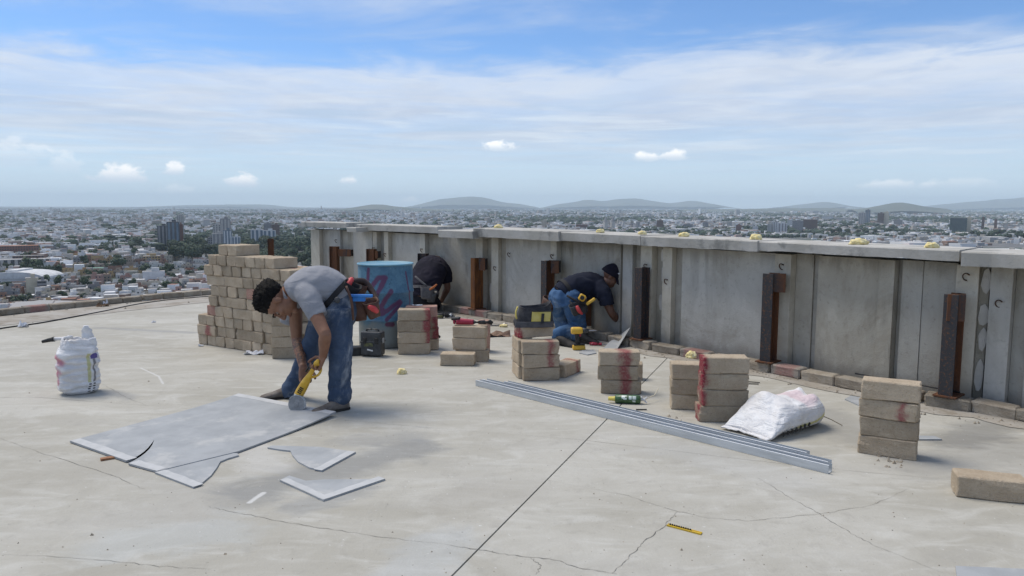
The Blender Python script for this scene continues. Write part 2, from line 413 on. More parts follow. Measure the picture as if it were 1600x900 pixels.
for sd in (1, -1):
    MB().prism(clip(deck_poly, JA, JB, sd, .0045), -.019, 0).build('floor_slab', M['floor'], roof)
def strip(pts, w, z0, z1, jit=0., taper=True, nseg=9):
    q = []
    for a, b in zip(pts, pts[1:]):
        for j in range(nseg):
            t = j/nseg; q.append(Vector(a).lerp(Vector(b), t))
    q.append(Vector(pts[-1])); mb = MB(); L_, R_ = [], []
    for i, p in enumerate(q):
        d = (q[min(i+1, len(q)-1)]-q[max(i-1, 0)]); d = Vector((-d.y, d.x, 0)).normalized()
        ww = w*(.35+.9*RND.random())*(math.sin(math.pi*(i+.6)/(len(q)+.2))**.4 if taper else 1)
        c = p+d*RND.uniform(-jit, jit); L_.append(c+d*ww/2); R_.append(c-d*ww/2)
    n = len(q); vs = [Vector((p.x, p.y, z1)) for p in L_+R_]
    mb.add(vs, [(i, n+i, n+i+1, i+1) for i in range(n-1)]); return mb
CR = [[(700, 671), (914, 688), (1172, 719), (1296, 733), (1487, 750)], [(852, 750), (981, 775), (1049, 797), (1105, 809), (1167, 814), (1285, 803), (1364, 789), (1420, 764)],
      [(1057, 800), (1037, 823), (1004, 848), (981, 873), (956, 896)], [(1184, 747), (1240, 781), (1285, 806), (1330, 834), (1375, 857), (1476, 896)],
      [(700, 851), (745, 859), (801, 868), (874, 876), (897, 886), (964, 898)], [(325, 792), (350, 797), (425, 812), (500, 825), (600, 840), (700, 851)],
      [(0, 685), (70, 710), (175, 742), (225, 765)], [(0, 865), (160, 875), (250, 885), (330, 890)], [(540, 657), (700, 671)], [(-40, 622), (60, 621), (230, 634)],
      [(230, 634), (190, 618), (160, 600)], [(830, 872), (845, 884), (838, 898)], [(1640, 560), (1480, 752)][:0]]
WID = [.0022, .0024, .0036, .0028, .004, .0028, .0024, .0022, .002, .003, .0024, .003, .004]
for ci, c_ in enumerate(CR):
    if c_: strip([G(*p) for p in c_], WID[ci], 0, .0022, .006 if ci else .003).build('crack', M['crack'], roof)
# screed band along the kerb on the left and mortar spill along the parapet foot
def band(path, ss_, s0, s1, o0, o1, z_, name, m_, sg=1, jit=.05):
    mb = MB(); a, b = [], []
    for s in np.arange(s0, s1, .18):
        p, t = at(path, ss_, s); nn = Vector((t.y, -t.x))*sg
        q0, q1 = p+nn*o0, p+nn*(o1+RND.uniform(-jit, jit)); a.append((q0.x, q0.y, z_)); b.append((q1.x, q1.y, z_))
    n = len(a); mb.add(a+b, [(i, i+1, n+i+1, n+i) for i in range(n-1)]); return mb.build(name, m_, roof)
band(LP, LS, 6, LS[-1]-.1, .1, 1.0, .004, 'screed_strip', M['screed'], 1, .035)
band(WP, WS, .2, 13, .1, .42, .004, 'screed_strip', M['screed'], 1, .05)

# host building under the roof
hb = [tuple(Vector(p)*.985) for p in deck_poly]
tag(MB().prism(hb, -79.9, -.451).build('tower_block', M['wall_a']), 'tall concrete building carrying the roof terrace under the workers', 'building')

# ------------------------------------------------------------------ parapet
par = empty('parapet_wall', tuple(wall_at(5)[0])+(0,), 0, 'long grey precast concrete parapet with projecting coping along the right roof edge', 'parapet wall')
def loc_build(mb, name, m_, parent=None, **kw):
    # world-space builder, origin moved to the parent's base
    if parent is not None: mb.shift(parent.location); return mb.build(name, m_, parent, **kw)
    return mb.build(name, m_, **kw)
def wall_box(s0, s1, o_back, o_front, z0, z1, n=None, ja=0., zt=0.):
    n = n or max(1, int((s1-s0)/.35)); mb = MB(); rs = []
    for i in range(n+1):
        s = s0+(s1-s0)*i/n
        a = wall_at(s, o_back)[0]; j = RND.uniform(-ja, ja); b = wall_at(s, o_front+j)[0]
        zz = z1+zt*(i/n)
        rs.append([Vector((b.x, b.y, z0+(RND.uniform(-ja, ja) if ja else 0))), Vector((a.x, a.y, z0)), Vector((a.x, a.y, zz)), Vector((b.x, b.y, zz+RND.uniform(-ja, ja)*.3))])
    return mb.rings(rs)
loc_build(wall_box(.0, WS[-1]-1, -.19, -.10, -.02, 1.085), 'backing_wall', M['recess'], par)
# (left column, right column, how far the face stands out, material)
SEG = [(489, 502, .02, 'pilaster'), (502.5, 517, -.05, 'wall_c'), (517.3, 533, .0, 'wall_a'), (533.4, 553, -.045, 'wall_b'), (553.4, 583, .0, 'wall_a'), (586, 592, .03, 'pilaster'),
       (592.4, 603, -.055, 'wall_c'), (603.5, 610, .03, 'pilaster'), (610.5, 619, -.04, 'wall_c'), (619.4, 658, 0, 'wall_a'), (659, 667, .03, 'pilaster'), (667.4, 692, -.045, 'wall_b'),
       (692.4, 746, .0, 'wall_c'), (747, 757, .035, 'pilaster'), (757.4, 769, -.05, 'wall_b'), (770.4, 781, .03, 'pilaster'), (781.3, 791, -.03, 'wall_c'), (791.4, 862, .01, 'wall_a'),
       (862.6, 872, .035, 'pilaster'), (872.5, 894, -.04, 'wall_b'), (894.5, 968, .0, 'wall_c'), (970.2, 985, -.01, 'wall_a'), (985.5, 1000, -.065, 'wall_c'), (1002, 1019, .035, 'pilaster'),
       (1019.5, 1034, -.055, 'wall_b'), (1036, 1050, .035, 'pilaster'), (1050.4, 1062, -.035, 'wall_c'), (1064, 1207, .012, 'wall_a'), (1208.5, 1233, .035, 'pilaster'), (1233.6, 1260, -.045, 'wall_b'),
       (1260.5, 1271, -.06, 'wall_c'), (1271.5, 1366, -.005, 'wall_b'), (1366.6, 1390, .02, 'wall_b'), (1390.6, 1399, -.055, 'wall_c'), (1399.5, 1431, -.01, 'wall_c'), (1431.6, 1459, -.016, 'wall_c'),
       (1459.6, 1484, .0, 'wall_c'), (1485, 1518, .035, 'pilaster'), (1518.5, 1533, -.05, 'wall_b'), (1536.5, 1572, .035, 'wall_a'), (1572.6, 1597, -.03, 'wall_c'), (1597.6, 1690, .01, 'wall_a')]
for (u0, u1, o, mk) in SEG:
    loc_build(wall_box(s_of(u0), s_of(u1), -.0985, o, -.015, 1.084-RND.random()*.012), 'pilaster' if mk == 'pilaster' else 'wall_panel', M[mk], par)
s_ = s_of(1690)+.01
while s_ < WS[-1]-1.6:
    for w_, o, mk in ((1.25, .0, 'wall_b'), (.16, .035, 'pilaster'), (.14, -.05, 'wall_c'), (.14, .03, 'pilaster')):
        if s_+w_ < WS[-1]-1.2: loc_build(wall_box(s_, s_+w_-.006, -.0985, o, -.015, 1.08), 'pilaster' if mk == 'pilaster' else 'wall_panel', M[mk], par)
        s_ += w_
# coping slabs: (left col, right col, overhang, top z, thickness)
CAPS = [(470, 541, .10, 1.215, .085), (541.6, 556, .34, 1.150, .075), (557, 683, .12, 1.20, .10), (684, 738, .34, 1.165, .10), (739.2, 872, .26, 1.205, .115), (872.8, 1000, .22, 1.200, .105),
        (1001, 1183, .22, 1.195, .10), (1185, 1499, .20, 1.19, .082), (1502, 1800, .27, 1.185, .105)]
capz = []
for i, (u0, u1, o, zt, th) in enumerate(CAPS):
    # front edge column -> arc length: the overhang shifts it, so solve on the offset line
    def s_front(u, o=o, zt=zt):
        lo, hi = -1.2, 15.
        for _ in range(40):
            mid = (lo+hi)/2; p = wall_at(max(mid, 0), o)[0]
            if mid < 0: t = wall_at(0)[1]; p = p+t*mid
            if pix((p.x, p.y, zt))[0] < u: lo = mid
            else: hi = mid
        return lo
    s0, s1 = s_front(u0), min(s_front(u1), 11.9) if u1 < 1790 else s_front(1760)
    capz.append((s0, s1, o, zt))
    n = max(2, int((s1-s0)/.09)); mb = MB(); rs = []
    for j in range(n+1):
        s = s0+(s1-s0)*j/n; ex = min(s, 0.)
        t = wall_at(max(s, 0))[1]
        def pt(off): return wall_at(max(s, 0), off)[0]+t*ex
        nz = noise.noise((s*5, i*3.1, 0)); nz2 = noise.noise((s*13, i*7.7, 1))
        a, b = pt(-.36), pt(o+nz*.008+nz2*.006)
        zb = zt-th+nz2*.007+nz*.006
        bb = pt(o-.012+nz2*.008)
        rs.append([Vector((bb.x, bb.y, zb)), Vector((a.x, a.y, zb)), Vector((a.x, a.y, zt)), Vector((b.x+.008*t.y*-1, b.y+.008*t.x, zt)), Vector((b.x, b.y, zt-.01+nz2*.003))])
    mb.rings(rs); loc_build(mb, 'coping_slab', M['cap'], par)
s_ = capz[-1][1]+.012
while s_ < WS[-1]-2.4:
    loc_build(wall_box(s_, s_+1.5, -.36, .22, 1.09, 1.185), 'coping_slab', M['cap'], par); s_ += 1.512
# plaster flakes left beside the joints
for (u, z0, z1, w) in ((1030, .70, .86, .03), (1028, .40, .58, .045), (1031, .08, .32, .02), (1028, .92, 1.05, .02), (1528, .86, 1.05, .035), (1527, .62, .78, .04), (1528, .42, .60, .03), (1527, .10, .36, .03), (766, .55, .75, .03), (764, .15, .45, .03)):
    s = s_of(u); mb = MB(); p, t = wall_at(s, -.048); poly = []
    for a in range(9):
        an = 2*math.pi*a/9; poly.append((math.cos(an)*w*RND.uniform(.7, 1.2), (z0+z1)/2+math.sin(an)*(z1-z0)/2*RND.uniform(.85, 1.1)))
    fr = [Vector((p.x+t.x*x_, p.y+t.y*x_, z_)) for x_, z_ in poly]; bk = [v+Vector((t.y, -t.x, 0))*.012 for v in fr]
    mb.rings([fr, bk]); loc_build(mb, 'plaster_flake', M['plaster'], par)
# bent rebar hooks cast into the pilasters
def hook(u, z_, r_=.024, o=.035, flip=1):
    p, t = wall_at(s_of(u), o); nn = Vector((t.y, -t.x))
    pts = []
    for a in np.linspace(.2, 1.55, 9)*math.pi:
        q_ = p+t*(math.cos(a)*r_*flip)+nn*(.012+.012*math.sin(a)); pts.append((q_.x, q_.y, z_+math.sin(a)*r_*1.15))
    q0 = p-nn*.01+t*(pts[0][0]-p.x)*0; pts = [(q0.x, q0.y, z_+r_)]+pts
    loc_build(MB().tube(pts, .005, 6), 'rebar_hook', M['rebar'], par, smooth=True)
for h in ((1011, .86), (1043, .72), (1220, .96), (1500, .985), (1553, .80), (663, .83), (752, .74), (777, .66), (866, .88), (799, .86), (588, .8), (606, .72), (530, .9)): hook(*h)

# ------------------------------------------------------------------ kerb courses of concrete bricks
def block_mat(name, base=(.43, .345, .25), alt=(.50, .415, .31), paint=None, pc=(.27, .045, .06)):
    m_, q, b = new_mat(name); oc = ocoord(q)
    ri = q.n('ShaderNodeObjectInfo').outputs['Random']
    off = q.comb(q.m('MULTIPLY', ri, 37), q.m('MULTIPLY', ri, 11), 0)
    vv = q.n('ShaderNodeVectorMath', {0: oc, 1: off}, operation='ADD').outputs[0]
    n1 = q.noise(vv, 9, 7, .6); n2 = q.noise(vv, 70, 5, .65); n3 = q.noise(vv, 240, 3, .6)
    c = q.mix(q.ss(n1, .35, .65), base, alt)
    c = q.mix(q.m('MULTIPLY', q.ss(n2, .54, .72), .45), c, tuple(v*.5 for v in base))
    c = q.mix(q.m('MULTIPLY', q.ss(n2, .44, .28), .4), c, tuple(min(.6, v*1.35) for v in alt))
    f = q.m('ADD', .80, q.m('MULTIPLY', ri, .42)); c = q.mix(1., c, q.comb(f, f, q.m('MULTIPLY', f, .99)), 'MULTIPLY')
    if paint:
        ax, lo, hi, am = paint
        cx = q.xyz(oc)[ax]; wn = q.m('MULTIPLY', q.m('SUBTRACT', n1, .5), .16)
        cx = q.m('ADD', cx, wn)
        mk = q.m('MULTIPLY', q.ss(cx, lo-.028, lo+.028), q.ss(cx, hi-.028, hi+.028, 1., 0.))
        mk = q.m('MULTIPLY', mk, q.m('MULTIPLY', q.ss(n2, .30, .56, .55, 1.), am))
        c = q.mix(mk, c, pc)
    q.put(b.inputs['Base Color'], c); b.inputs['Roughness'].default_value = .93; b.inputs['Specular IOR Level'].default_value = .2
    h = q.m('ADD', n2, q.m('MULTIPLY', n3, .7))
    bp = q.n('ShaderNodeBump', {'Strength': 1.0, 'Distance': .010, 'Height': h}); q.L.new(bp.outputs[0], b.inputs['Normal'])
    return m_
BL, BW, BH = .322, .148, .1135
M['block'] = block_mat('concrete_block')
M['block_red_end'] = block_mat('concrete_block_red_end', paint=(0, -.4, -.115, .95))
M['block_red_right'] = block_mat('concrete_block_red_right', paint=(0, .11, .4, .9))
M['block_red_mid'] = block_mat('concrete_block_red_middle', paint=(0, .0, .085, .8))
M['block_red_stripe'] = block_mat('concrete_block_red_stripe', paint=(0, .06, .11, .8))
M['block_pink'] = block_mat('concrete_block_pink', paint=(1, -.4, .4, .5), pc=(.42, .13, .13))
M['block_red_face'] = block_mat('concrete_block_red_face', paint=(0, -.4, -.150, 1.), pc=(.25, .025, .045))
M['kerb'] = block_mat('kerb_block', (.30, .255, .20), (.38, .34, .28))
M['kerb_red'] = block_mat('kerb_block_red', (.29, .25, .21), (.34, .31, .27), paint=(0, -.1, .1, .45), pc=(.36, .10, .10))
def block_mesh(name, L_, W_, H_, rough=.004, cuts=3, bev=.007, seed=0):
    bm = bmesh.new(); bmesh.ops.create_cube(bm, size=1)
    for v in bm.verts: v.co = Vector((v.co.x*L_, v.co.y*W_, v.co.z*H_))
    bmesh.ops.bevel(bm, geom=bm.edges[:], offset=bev, segments=1, affect='EDGES')
    bmesh.ops.subdivide_edges(bm, edges=[e for e in bm.edges if e.calc_length() > .05], cuts=cuts, use_grid_fill=True)
    for v in bm.verts:
        c = v.co; edge = sum((abs(c.x) > L_/2-.012, abs(c.y) > W_/2-.012, abs(c.z) > H_/2-.012))
        a = rough*(.5 if edge < 2 else 1.5)
        v.co += Vector((noise.noise(c*22+Vector((seed*9, 0, 0))), noise.noise(c*22+Vector((0, seed*9, 5))), noise.noise(c*22+Vector((3, 0, seed*9)))*.6))*a
        if edge >= 2 and noise.noise(c*13+Vector((seed*17, 3, 1))) >.30: v.co *= .955
    me = bpy.data.meshes.new(name); bm.to_mesh(me); bm.free(); me.materials.append(M['block']); return me
KM = [block_mesh('kerb_brick', .33, .14, .105, .007, 3, .012, 20+i) for i in range(4)]
def kerb(root, path, ss_, s0, s1, off, redspots, sg=1):
    s = s0; i = 0
    while s < s1:
        w_ = RND.uniform(.30, .36)
        p, t = at(path, ss_, s+w_/2, 0.); p = p+Vector((t.y, -t.x))*off*sg
        o = link('brick', KM[i % 4], root, (p.x-root.location.x, p.y-root.location.y, .044+RND.uniform(-.006, .006)),
                 (RND.uniform(-.03, .03), RND.uniform(-.02, .02), math.atan2(t.y, t.x)+RND.uniform(-.04, .04)))
        o.scale = ((w_-.008)/.33, 1, RND.uniform(.78, .95))
        o.material_slots[0].link = 'OBJECT'
        u = pix((p.x, p.y, .1))[0]
        o.material_slots[0].material = M['kerb_red'] if any(abs(u-r_) < 9 for r_ in redspots) else M['kerb']
        s += w_+RND.uniform(.0, .012); i += 1
kp = wall_at(5)[0]
k1 = empty('kerb', (kp.x, kp.y, 0), 0, 'low course of worn concrete bricks laid along the foot of the parapet', 'kerb')
kerb(k1, WP, WS, .05, 14.5, .16, (722, 735, 752, 764, 1075, 1088, 1228, 1240))
k2 = empty('kerb', (-6.95, 10.3, 0), 0, 'low edge kerb of brown concrete bricks above the drop on the left', 'kerb')
kerb(k2, LP, LS, 5, LS[-1]+.2, .02, (40, 62, 75))

# ------------------------------------------------------------------ rusty steel posts
def rust_mat(name, f):
    m_, q, b = new_mat(name); oc = ocoord(q)
    n1 = q.noise(q.mapping(oc, (6, 6, 1.6)), 1, 8, .65, .5); n2 = q.noise(oc, 50, 6, .65)
    c = q.mix(q.ss(n1, f-.12, f+.12), (.035, .036, .04), (.13, .052, .022))
    c = q.mix(q.m('MULTIPLY', q.ss(n2, .5, .7), .6), c, (.21, .085, .025))
    q.put(b.inputs['Base Color'], c); b.inputs['Roughness'].default_value = .75; b.inputs['Metallic'].default_value = .15
    bp = q.n('ShaderNodeBump', {'Strength': .4, 'Distance': .004, 'Height': n2}); q.L.new(bp.outputs[0], b.inputs['Normal']); return m_
M['rust'] = rust_mat('rusted_steel', .42); M['rust_dark'] = rust_mat('dark_mill_steel', .62)
M['rust_orange'] = pmat('orange_rust', (.22, .085, .02), (.10, .042, .02), 7, .8, stretch=(4, 4, .8), bump=.3)
def post(u0, u1, vtop, ang, label, mats=('rust_dark', 'rust'), off=.15, z0=.1, plate=None, width=None):
    # H-section column; vtop = where its head shows
    s = min((i_*.01 for i_ in range(0, 1300)), key=lambda q_: abs(pix((*wall_at(q_, off)[0], .5))[0]-(u0+u1)/2)); p, t = wall_at(s, off)
    Y = p.y; zt = P((u0+u1)/2, vtop, Y).z; pang = -.28
    w_ = width or .13
    r_ = empty('steel_post', (p.x, p.y, 0), ang, label, 'steel post', 'steel posts along the parapet')
    h = zt-z0; c = (z0+zt)/2
    MB().box((-w_/2, 0, c), (.010, .10, h)).build('flange', M[mats[0]], r_, bevel=.002)
    MB().box((w_/2, 0, c), (.010, .10, h)).build('flange', M[mats[1]], r_, bevel=.002)
    MB().box((0, 0, c), (w_-.0105, .008, h)).build('web', M[mats[1]], r_)
    MB().box((0, 0, z0-.004), (.2, .16, .012)).build('base_plate', M['rust'], r_)
    if plate:
        pu, pv, pw, ph = plate
        q_ = P(pu, pv, p.y-.06)-Vector((p.x, p.y, 0)); R9_ = Matrix.Rotation(pang-ang, 3, 'Z'); q_ = Matrix.Rotation(-ang, 3, 'Z') @ q_
        MB().box((q_.x, q_.y, q_.z), (pw, .012, ph), R9_).build('bracket_plate', M['rust'], r_, bevel=.002)
        MB().box(Vector((q_.x, q_.y, q_.z))+R9_ @ Vector((pw/2-.007, .061, 0)), (.012, .109, ph*.9), R9_).build('bracket_plate', M['rust_dark'], r_, bevel=.002)
    return r_
post(1193, 1214, 427, .8, 'dark steel post with a rusty bracket at the middle of the long smooth wall panel', plate=(1217, 442, .115, .17))
post(1471, 1505, 459, .75, 'rightmost steel post with a rusty cleat plate, near the picture edge', plate=(1494, 481, .12, .2), width=.15)
post(993, 1012, 418, .75, 'blackened steel post with an orange foot, right of the kneeling worker', mats=('rust_dark', 'rust_dark'))
post(849, 862, 407, .7, 'brown rusty steel post just left of the kneeling worker', plate=(867, 417, .10, .16))
post(738, 752, 403, .6, 'bright orange rusted steel post left of the tool bag stack', mats=('rust_orange', 'rust_orange'), plate=(753, 413, .09, .17))
post(518, 528, 385, -.35, 'dark red steel post with a side arm near the left end of the parapet', mats=('rust', 'rust'), plate=(538, 395, .24, .12))
post(576, 585, 389, -.35, 'short brown steel post behind the blue drum, beside a yellow foam lump', mats=('rust', 'rust'), plate=(588, 398, .05, .12))
post(655, 668, 396, -.35, 'steel post showing just above the worker bending behind the drum', mats=('rust_dark', 'rust_dark'))
p_ = G(425, 448); r_ = empty('steel_post', (p_.x, p_.y, 0), .3, 'lone rusty steel post standing free on the roof edge behind the block pile', 'steel post', 'steel posts along the parapet')
zt = P(425, 373, p_.y).z
for dx in (-.05, .05): MB().box((dx, 0, zt/2), (.01, .1, zt)).build('flange', M['rust'], r_)
MB().box((0, 0, zt/2), (.0895, .008, zt)).build('web', M['rust'], r_)
# ================================================================== BLOCKS
BM = [block_mesh('concrete_block', BL, BW, BH, .0045, 3, .006, i) for i in range(5)]
bn = [0]
def blk(c, yaw, mat, label, group, tilt=(0, 0)):
    i = bn[0]; bn[0] += 1
    o = link('concrete_block', BM[i % 5], None, c, (tilt[0], tilt[1], yaw))
    o.material_slots[0].link = 'OBJECT'; o.material_slots[0].material = M[mat]
    return tag(o, label, 'concrete block', group)
def stack(u, v, yaw, rows, group, dz=BH+.0015, z0=0., sc=1.):
    # (u,v): where the middle of the lowest front edge meets the floor; rows from the floor up: (dx, dy, dyaw, material, label)
    g = G(u, v); R_ = Matrix.Rotation(rad(yaw), 3, 'Z'); c = g+R_ @ Vector((0, BW/2, 0))
    for k_, (dx, dy, da, m_, lb) in enumerate(rows):
        blk(c+R_ @ Vector((dx, dy, 0))+Vector((0, 0, (z0+BH/2+k_*dz)*sc)), rad(yaw+da*1.6+RND.uniform(-1.6, 1.6)), m_, lb, group, (RND.uniform(-.006, .006), RND.uniform(-.006, .006))).scale = (sc, sc, sc)
gs = 'blocks in the stack farthest right'
stack(1384, 714, -31, [(0, 0, 0, 'block', 'lowest grey block of the four block stack nearest the right picture edge'),
                       (.004, .006, 2, 'block', 'second block from the floor in the rightmost four block stack'),
                       (.0, .0, -1, 'block_red_stripe', 'third block up, with a faint red streak, in the rightmost four block stack'),
                       (.004, -.004, 1, 'block', 'top pale block of the four block stack nearest the right picture edge')], gs)
blk(G(1550, 783)+Matrix.Rotation(rad(-19), 3, 'Z') @ Vector((0, BW/2, BH/2)), rad(-19), 'block', 'single grey concrete block lying alone at the right picture edge', 'loose concrete blocks')
gf = 'blocks in the red edged stack beside the lying sack'
stack(1131, 660, -1, [(-.012, 0, 0, 'block_red_face', 'lowest block with a red end in the stack left of the lying white sack'), (.006, 0, .6, 'block_red_face', 'second block up with a red end in the stack beside the lying white sack'),
                      (.006, 0, -.6, 'block_red_face', 'third block up with a red end in the stack beside the lying white sack'), (.008, 0, .3, 'block_red_face', 'top block with a red end in the stack beside the lying white sack')], gf)
stack(1083, 641, -8, [(0, 0, 0, 'block', 'lowest grey block of the three block column left behind the red edged stack'), (-.006, 0, -1, 'block', 'middle grey block of the three block column left behind the red edged stack'),
                      (-.004, 0, 1.5, 'block', 'top grey block of the three block column carrying a yellow foam lump')], gf)
ge = 'blocks in the three high stack beside the green can'
stack(968, 616, -7, [(.012, 0, 1, 'block_red_mid', 'lowest red smeared block in the stack beside the green foam can'), (-.015, 0, -1, 'block_red_mid', 'middle red smeared block in the stack beside the green foam can'),
                     (-.008, .004, 2, 'block_red_mid', 'top red smeared block in the stack beside the green foam can')], ge)
g = G(976, 594); blk(g+Vector((0, .06, BW/2)), rad(-6), 'block_red_end', 'block lying on its side behind the three high stack of the green can', ge, (math.pi/2, 0))
blk(G(896, 586)+Matrix.Rotation(rad(60), 3, 'Z') @ Vector((0, BW/2, BH/2))+Vector((0, .02, 0)), rad(60), 'block_red_stripe', 'single block with a red mark, turned corner on, between two stacks', 'loose concrete blocks')
gc = 'blocks in the stack under the tool bag'
stack(846, 595, 9, [(.004, 0, 0, 'block', 'lowest long block on the right of the stack under the tool bag'), (.0, 0, 1, 'block_red_stripe', 'second long block with red streaks in the stack under the tool bag'),
                    (-.004, 0, -1, 'block_red_stripe', 'third long block with red streaks in the stack under the tool bag')], gc)
stack(834, 590, 100, [(.125, 0, 0, 'block', 'lowest dark block on the left, end on, in the stack under the tool bag'), (.11, 0, 1, 'block', 'second block on the left, end on, in the stack under the tool bag'),
                      (.115, 0, -1, 'block', 'third block on the left, end on, in the stack under the tool bag')], gc)
g = G(833, 588); blk(g+Vector((0.005, .085, BH*3.5+.005)), rad(26), 'block_red_face', 'top pinkish block directly under the grey and yellow tool bag', gc)
gb = 'blocks in the low group under the red power tool'
blk(G(715, 572)+Vector((0, BW/2, BH/2)), rad(-3), 'block', 'grey block on the floor in front of the red power tool stack', gb)
stack(733, 566, -4, [(.02, .02, 0, 'block', 'lowest block of the stack under the red power tool'), (-.005, .02, 1, 'block', 'middle block of the stack under the red power tool'), (.0, .025, -1, 'block', 'top block directly under the red power tool')], gb)
g = G(756, 551); blk(g+Vector((.0, .08, BL/2+.001)), rad(8), 'block_pink', 'pink smeared block standing on end right of the red power tool', gb, (0, math.pi/2))
ga = 'blocks in the double stack right of the blue drum'
stack(647, 554, 3, [(.0, 0, 0, 'block', 'lowest front block of the double stack right of the blue drum'), (-.006, 0, 1, 'block_red_right', 'second front block with a red end in the double stack by the drum'),
                    (-.004, 0, -1, 'block_red_right', 'third front block with a red end in the double stack by the drum'), (.002, 0, 1, 'block_red_right', 'top front block with a red end in the double stack by the drum')], ga)
stack(661, 547, 4, [(.0, .0, 0, 'block', 'lowest back block of the double stack right of the blue drum'), (.0, 0, 1, 'block_red_right', 'second back block, red ended, in the double stack by the drum'),
                    (-.012, 0, -1, 'block_red_right', 'third back block, red ended, in the double stack by the drum'), (-.014, 0, 1, 'block_pink', 'top pink back block with a white scrap in the double stack by the drum')], ga)

# the big pile on the left: courses of headers and stretchers
PA, PB = G(309, 537), G(459, 561)
e1 = (PB-PA).normalized(); nb = Vector((-e1.y, e1.x, 0)); yaw1 = math.atan2(e1.y, e1.x); PL = (PB-PA).length
RB = random.Random(11); gp = 'blocks of the tall pile on the left'
ROWH = .1085; SCL = .945
ext = [(0.0, PL), (0.0, PL-.03), (.0, PL-.03), (.14, PL-.06), (.20, PL-.02), (.23, PL-.10), (.17, PL-.06), (.15, PL-.02), (.22, PL-.18), (.38, .78)]
ORD = ['lowest', 'second', 'third', 'fourth', 'fifth', 'sixth', 'seventh', 'eighth', 'ninth', 'tenth', 'eleventh', 'twelfth', 'thirteenth']
COURSE = lambda r: 'lowest course' if r == 0 else ('top course' if r == 9 else ORD[r]+' course up')
def pil(s, d, r, yw, mat, pos=None):
    c = PA+e1*s+nb*d
    red = {'block': 'grey', 'block_pink': 'pink smeared'}.get(mat, 'red marked')
    if pos is None: lb = f'{red} block in hidden back row of the {COURSE(r)} of the tall pile'
    elif pos == 0: lb = f'{red} block at the left end of the {COURSE(r)} of the tall pile'
    else: lb = f'{red} block, {ORD[pos] if pos else ""} from left in the {COURSE(r)} of the tall pile'
    o = blk(c+Vector((0, 0, ROWH*(r+.5)+.002)), yw+rad(RB.uniform(-2, 2)), mat, lb, gp)
    o.scale = (SCL, SCL, SCL); return o
hw, sw = BW*SCL+.006, BL*SCL+.006
tops = None
for r_i, (a, b) in enumerate(ext):
    s = a+RB.uniform(0, .02); ps = -1
    while s < b-.09:
        head = RB.random() < .86 or b-s < sw+.01
        if b-s < hw*.8: break
        w_ = hw if head else sw
        mt = RB.choice(['block_red_mid', 'block_red_stripe', 'block_red_right', 'block_pink', 'block_red_mid']) if RB.random() < .14 else 'block'
        push = RB.uniform(-.012, .012); ps += 1
        if head: pil(s+w_/2, sw/2+push, r_i, yaw1+math.pi/2, mt if mt != 'block_red_end' else 'block_red_face', ps)
        else:
            pil(s+w_/2, hw/2+push, r_i, yaw1, mt, ps)
            pil(s+w_/2, hw*1.5+push+.004, r_i, yaw1, 'block')
        s += w_+RB.uniform(0, .006)
    s2 = a+.1
    while s2 < b-.25 and r_i < 8:
        pil(s2+sw/2, sw+hw/2+.02, r_i, yaw1, 'block' if RB.random() < .8 else 'block_red_right'); s2 += sw
# a few lower, nearer blocks at the right foot of the pile
for k_, (du, dv, n_) in enumerate(((438, 561, 4), (462, 553, 5))):
    for r_i in range(n_):
        g = G(du, dv); c = g+nb*(BW/2)+e1*RB.uniform(-.015, .015)+Vector((0, 0, ROWH*(r_i+.5)+.001))
        o = blk(c, yaw1+.75+RB.uniform(-.03, .03), 'block', f'{ORD[r_i]} block of the {("left", "right")[k_]} column at the right foot of the tall pile', 'blocks at the right foot of the pile'); o.scale = (SCL*.8, SCL*.8, SCL)

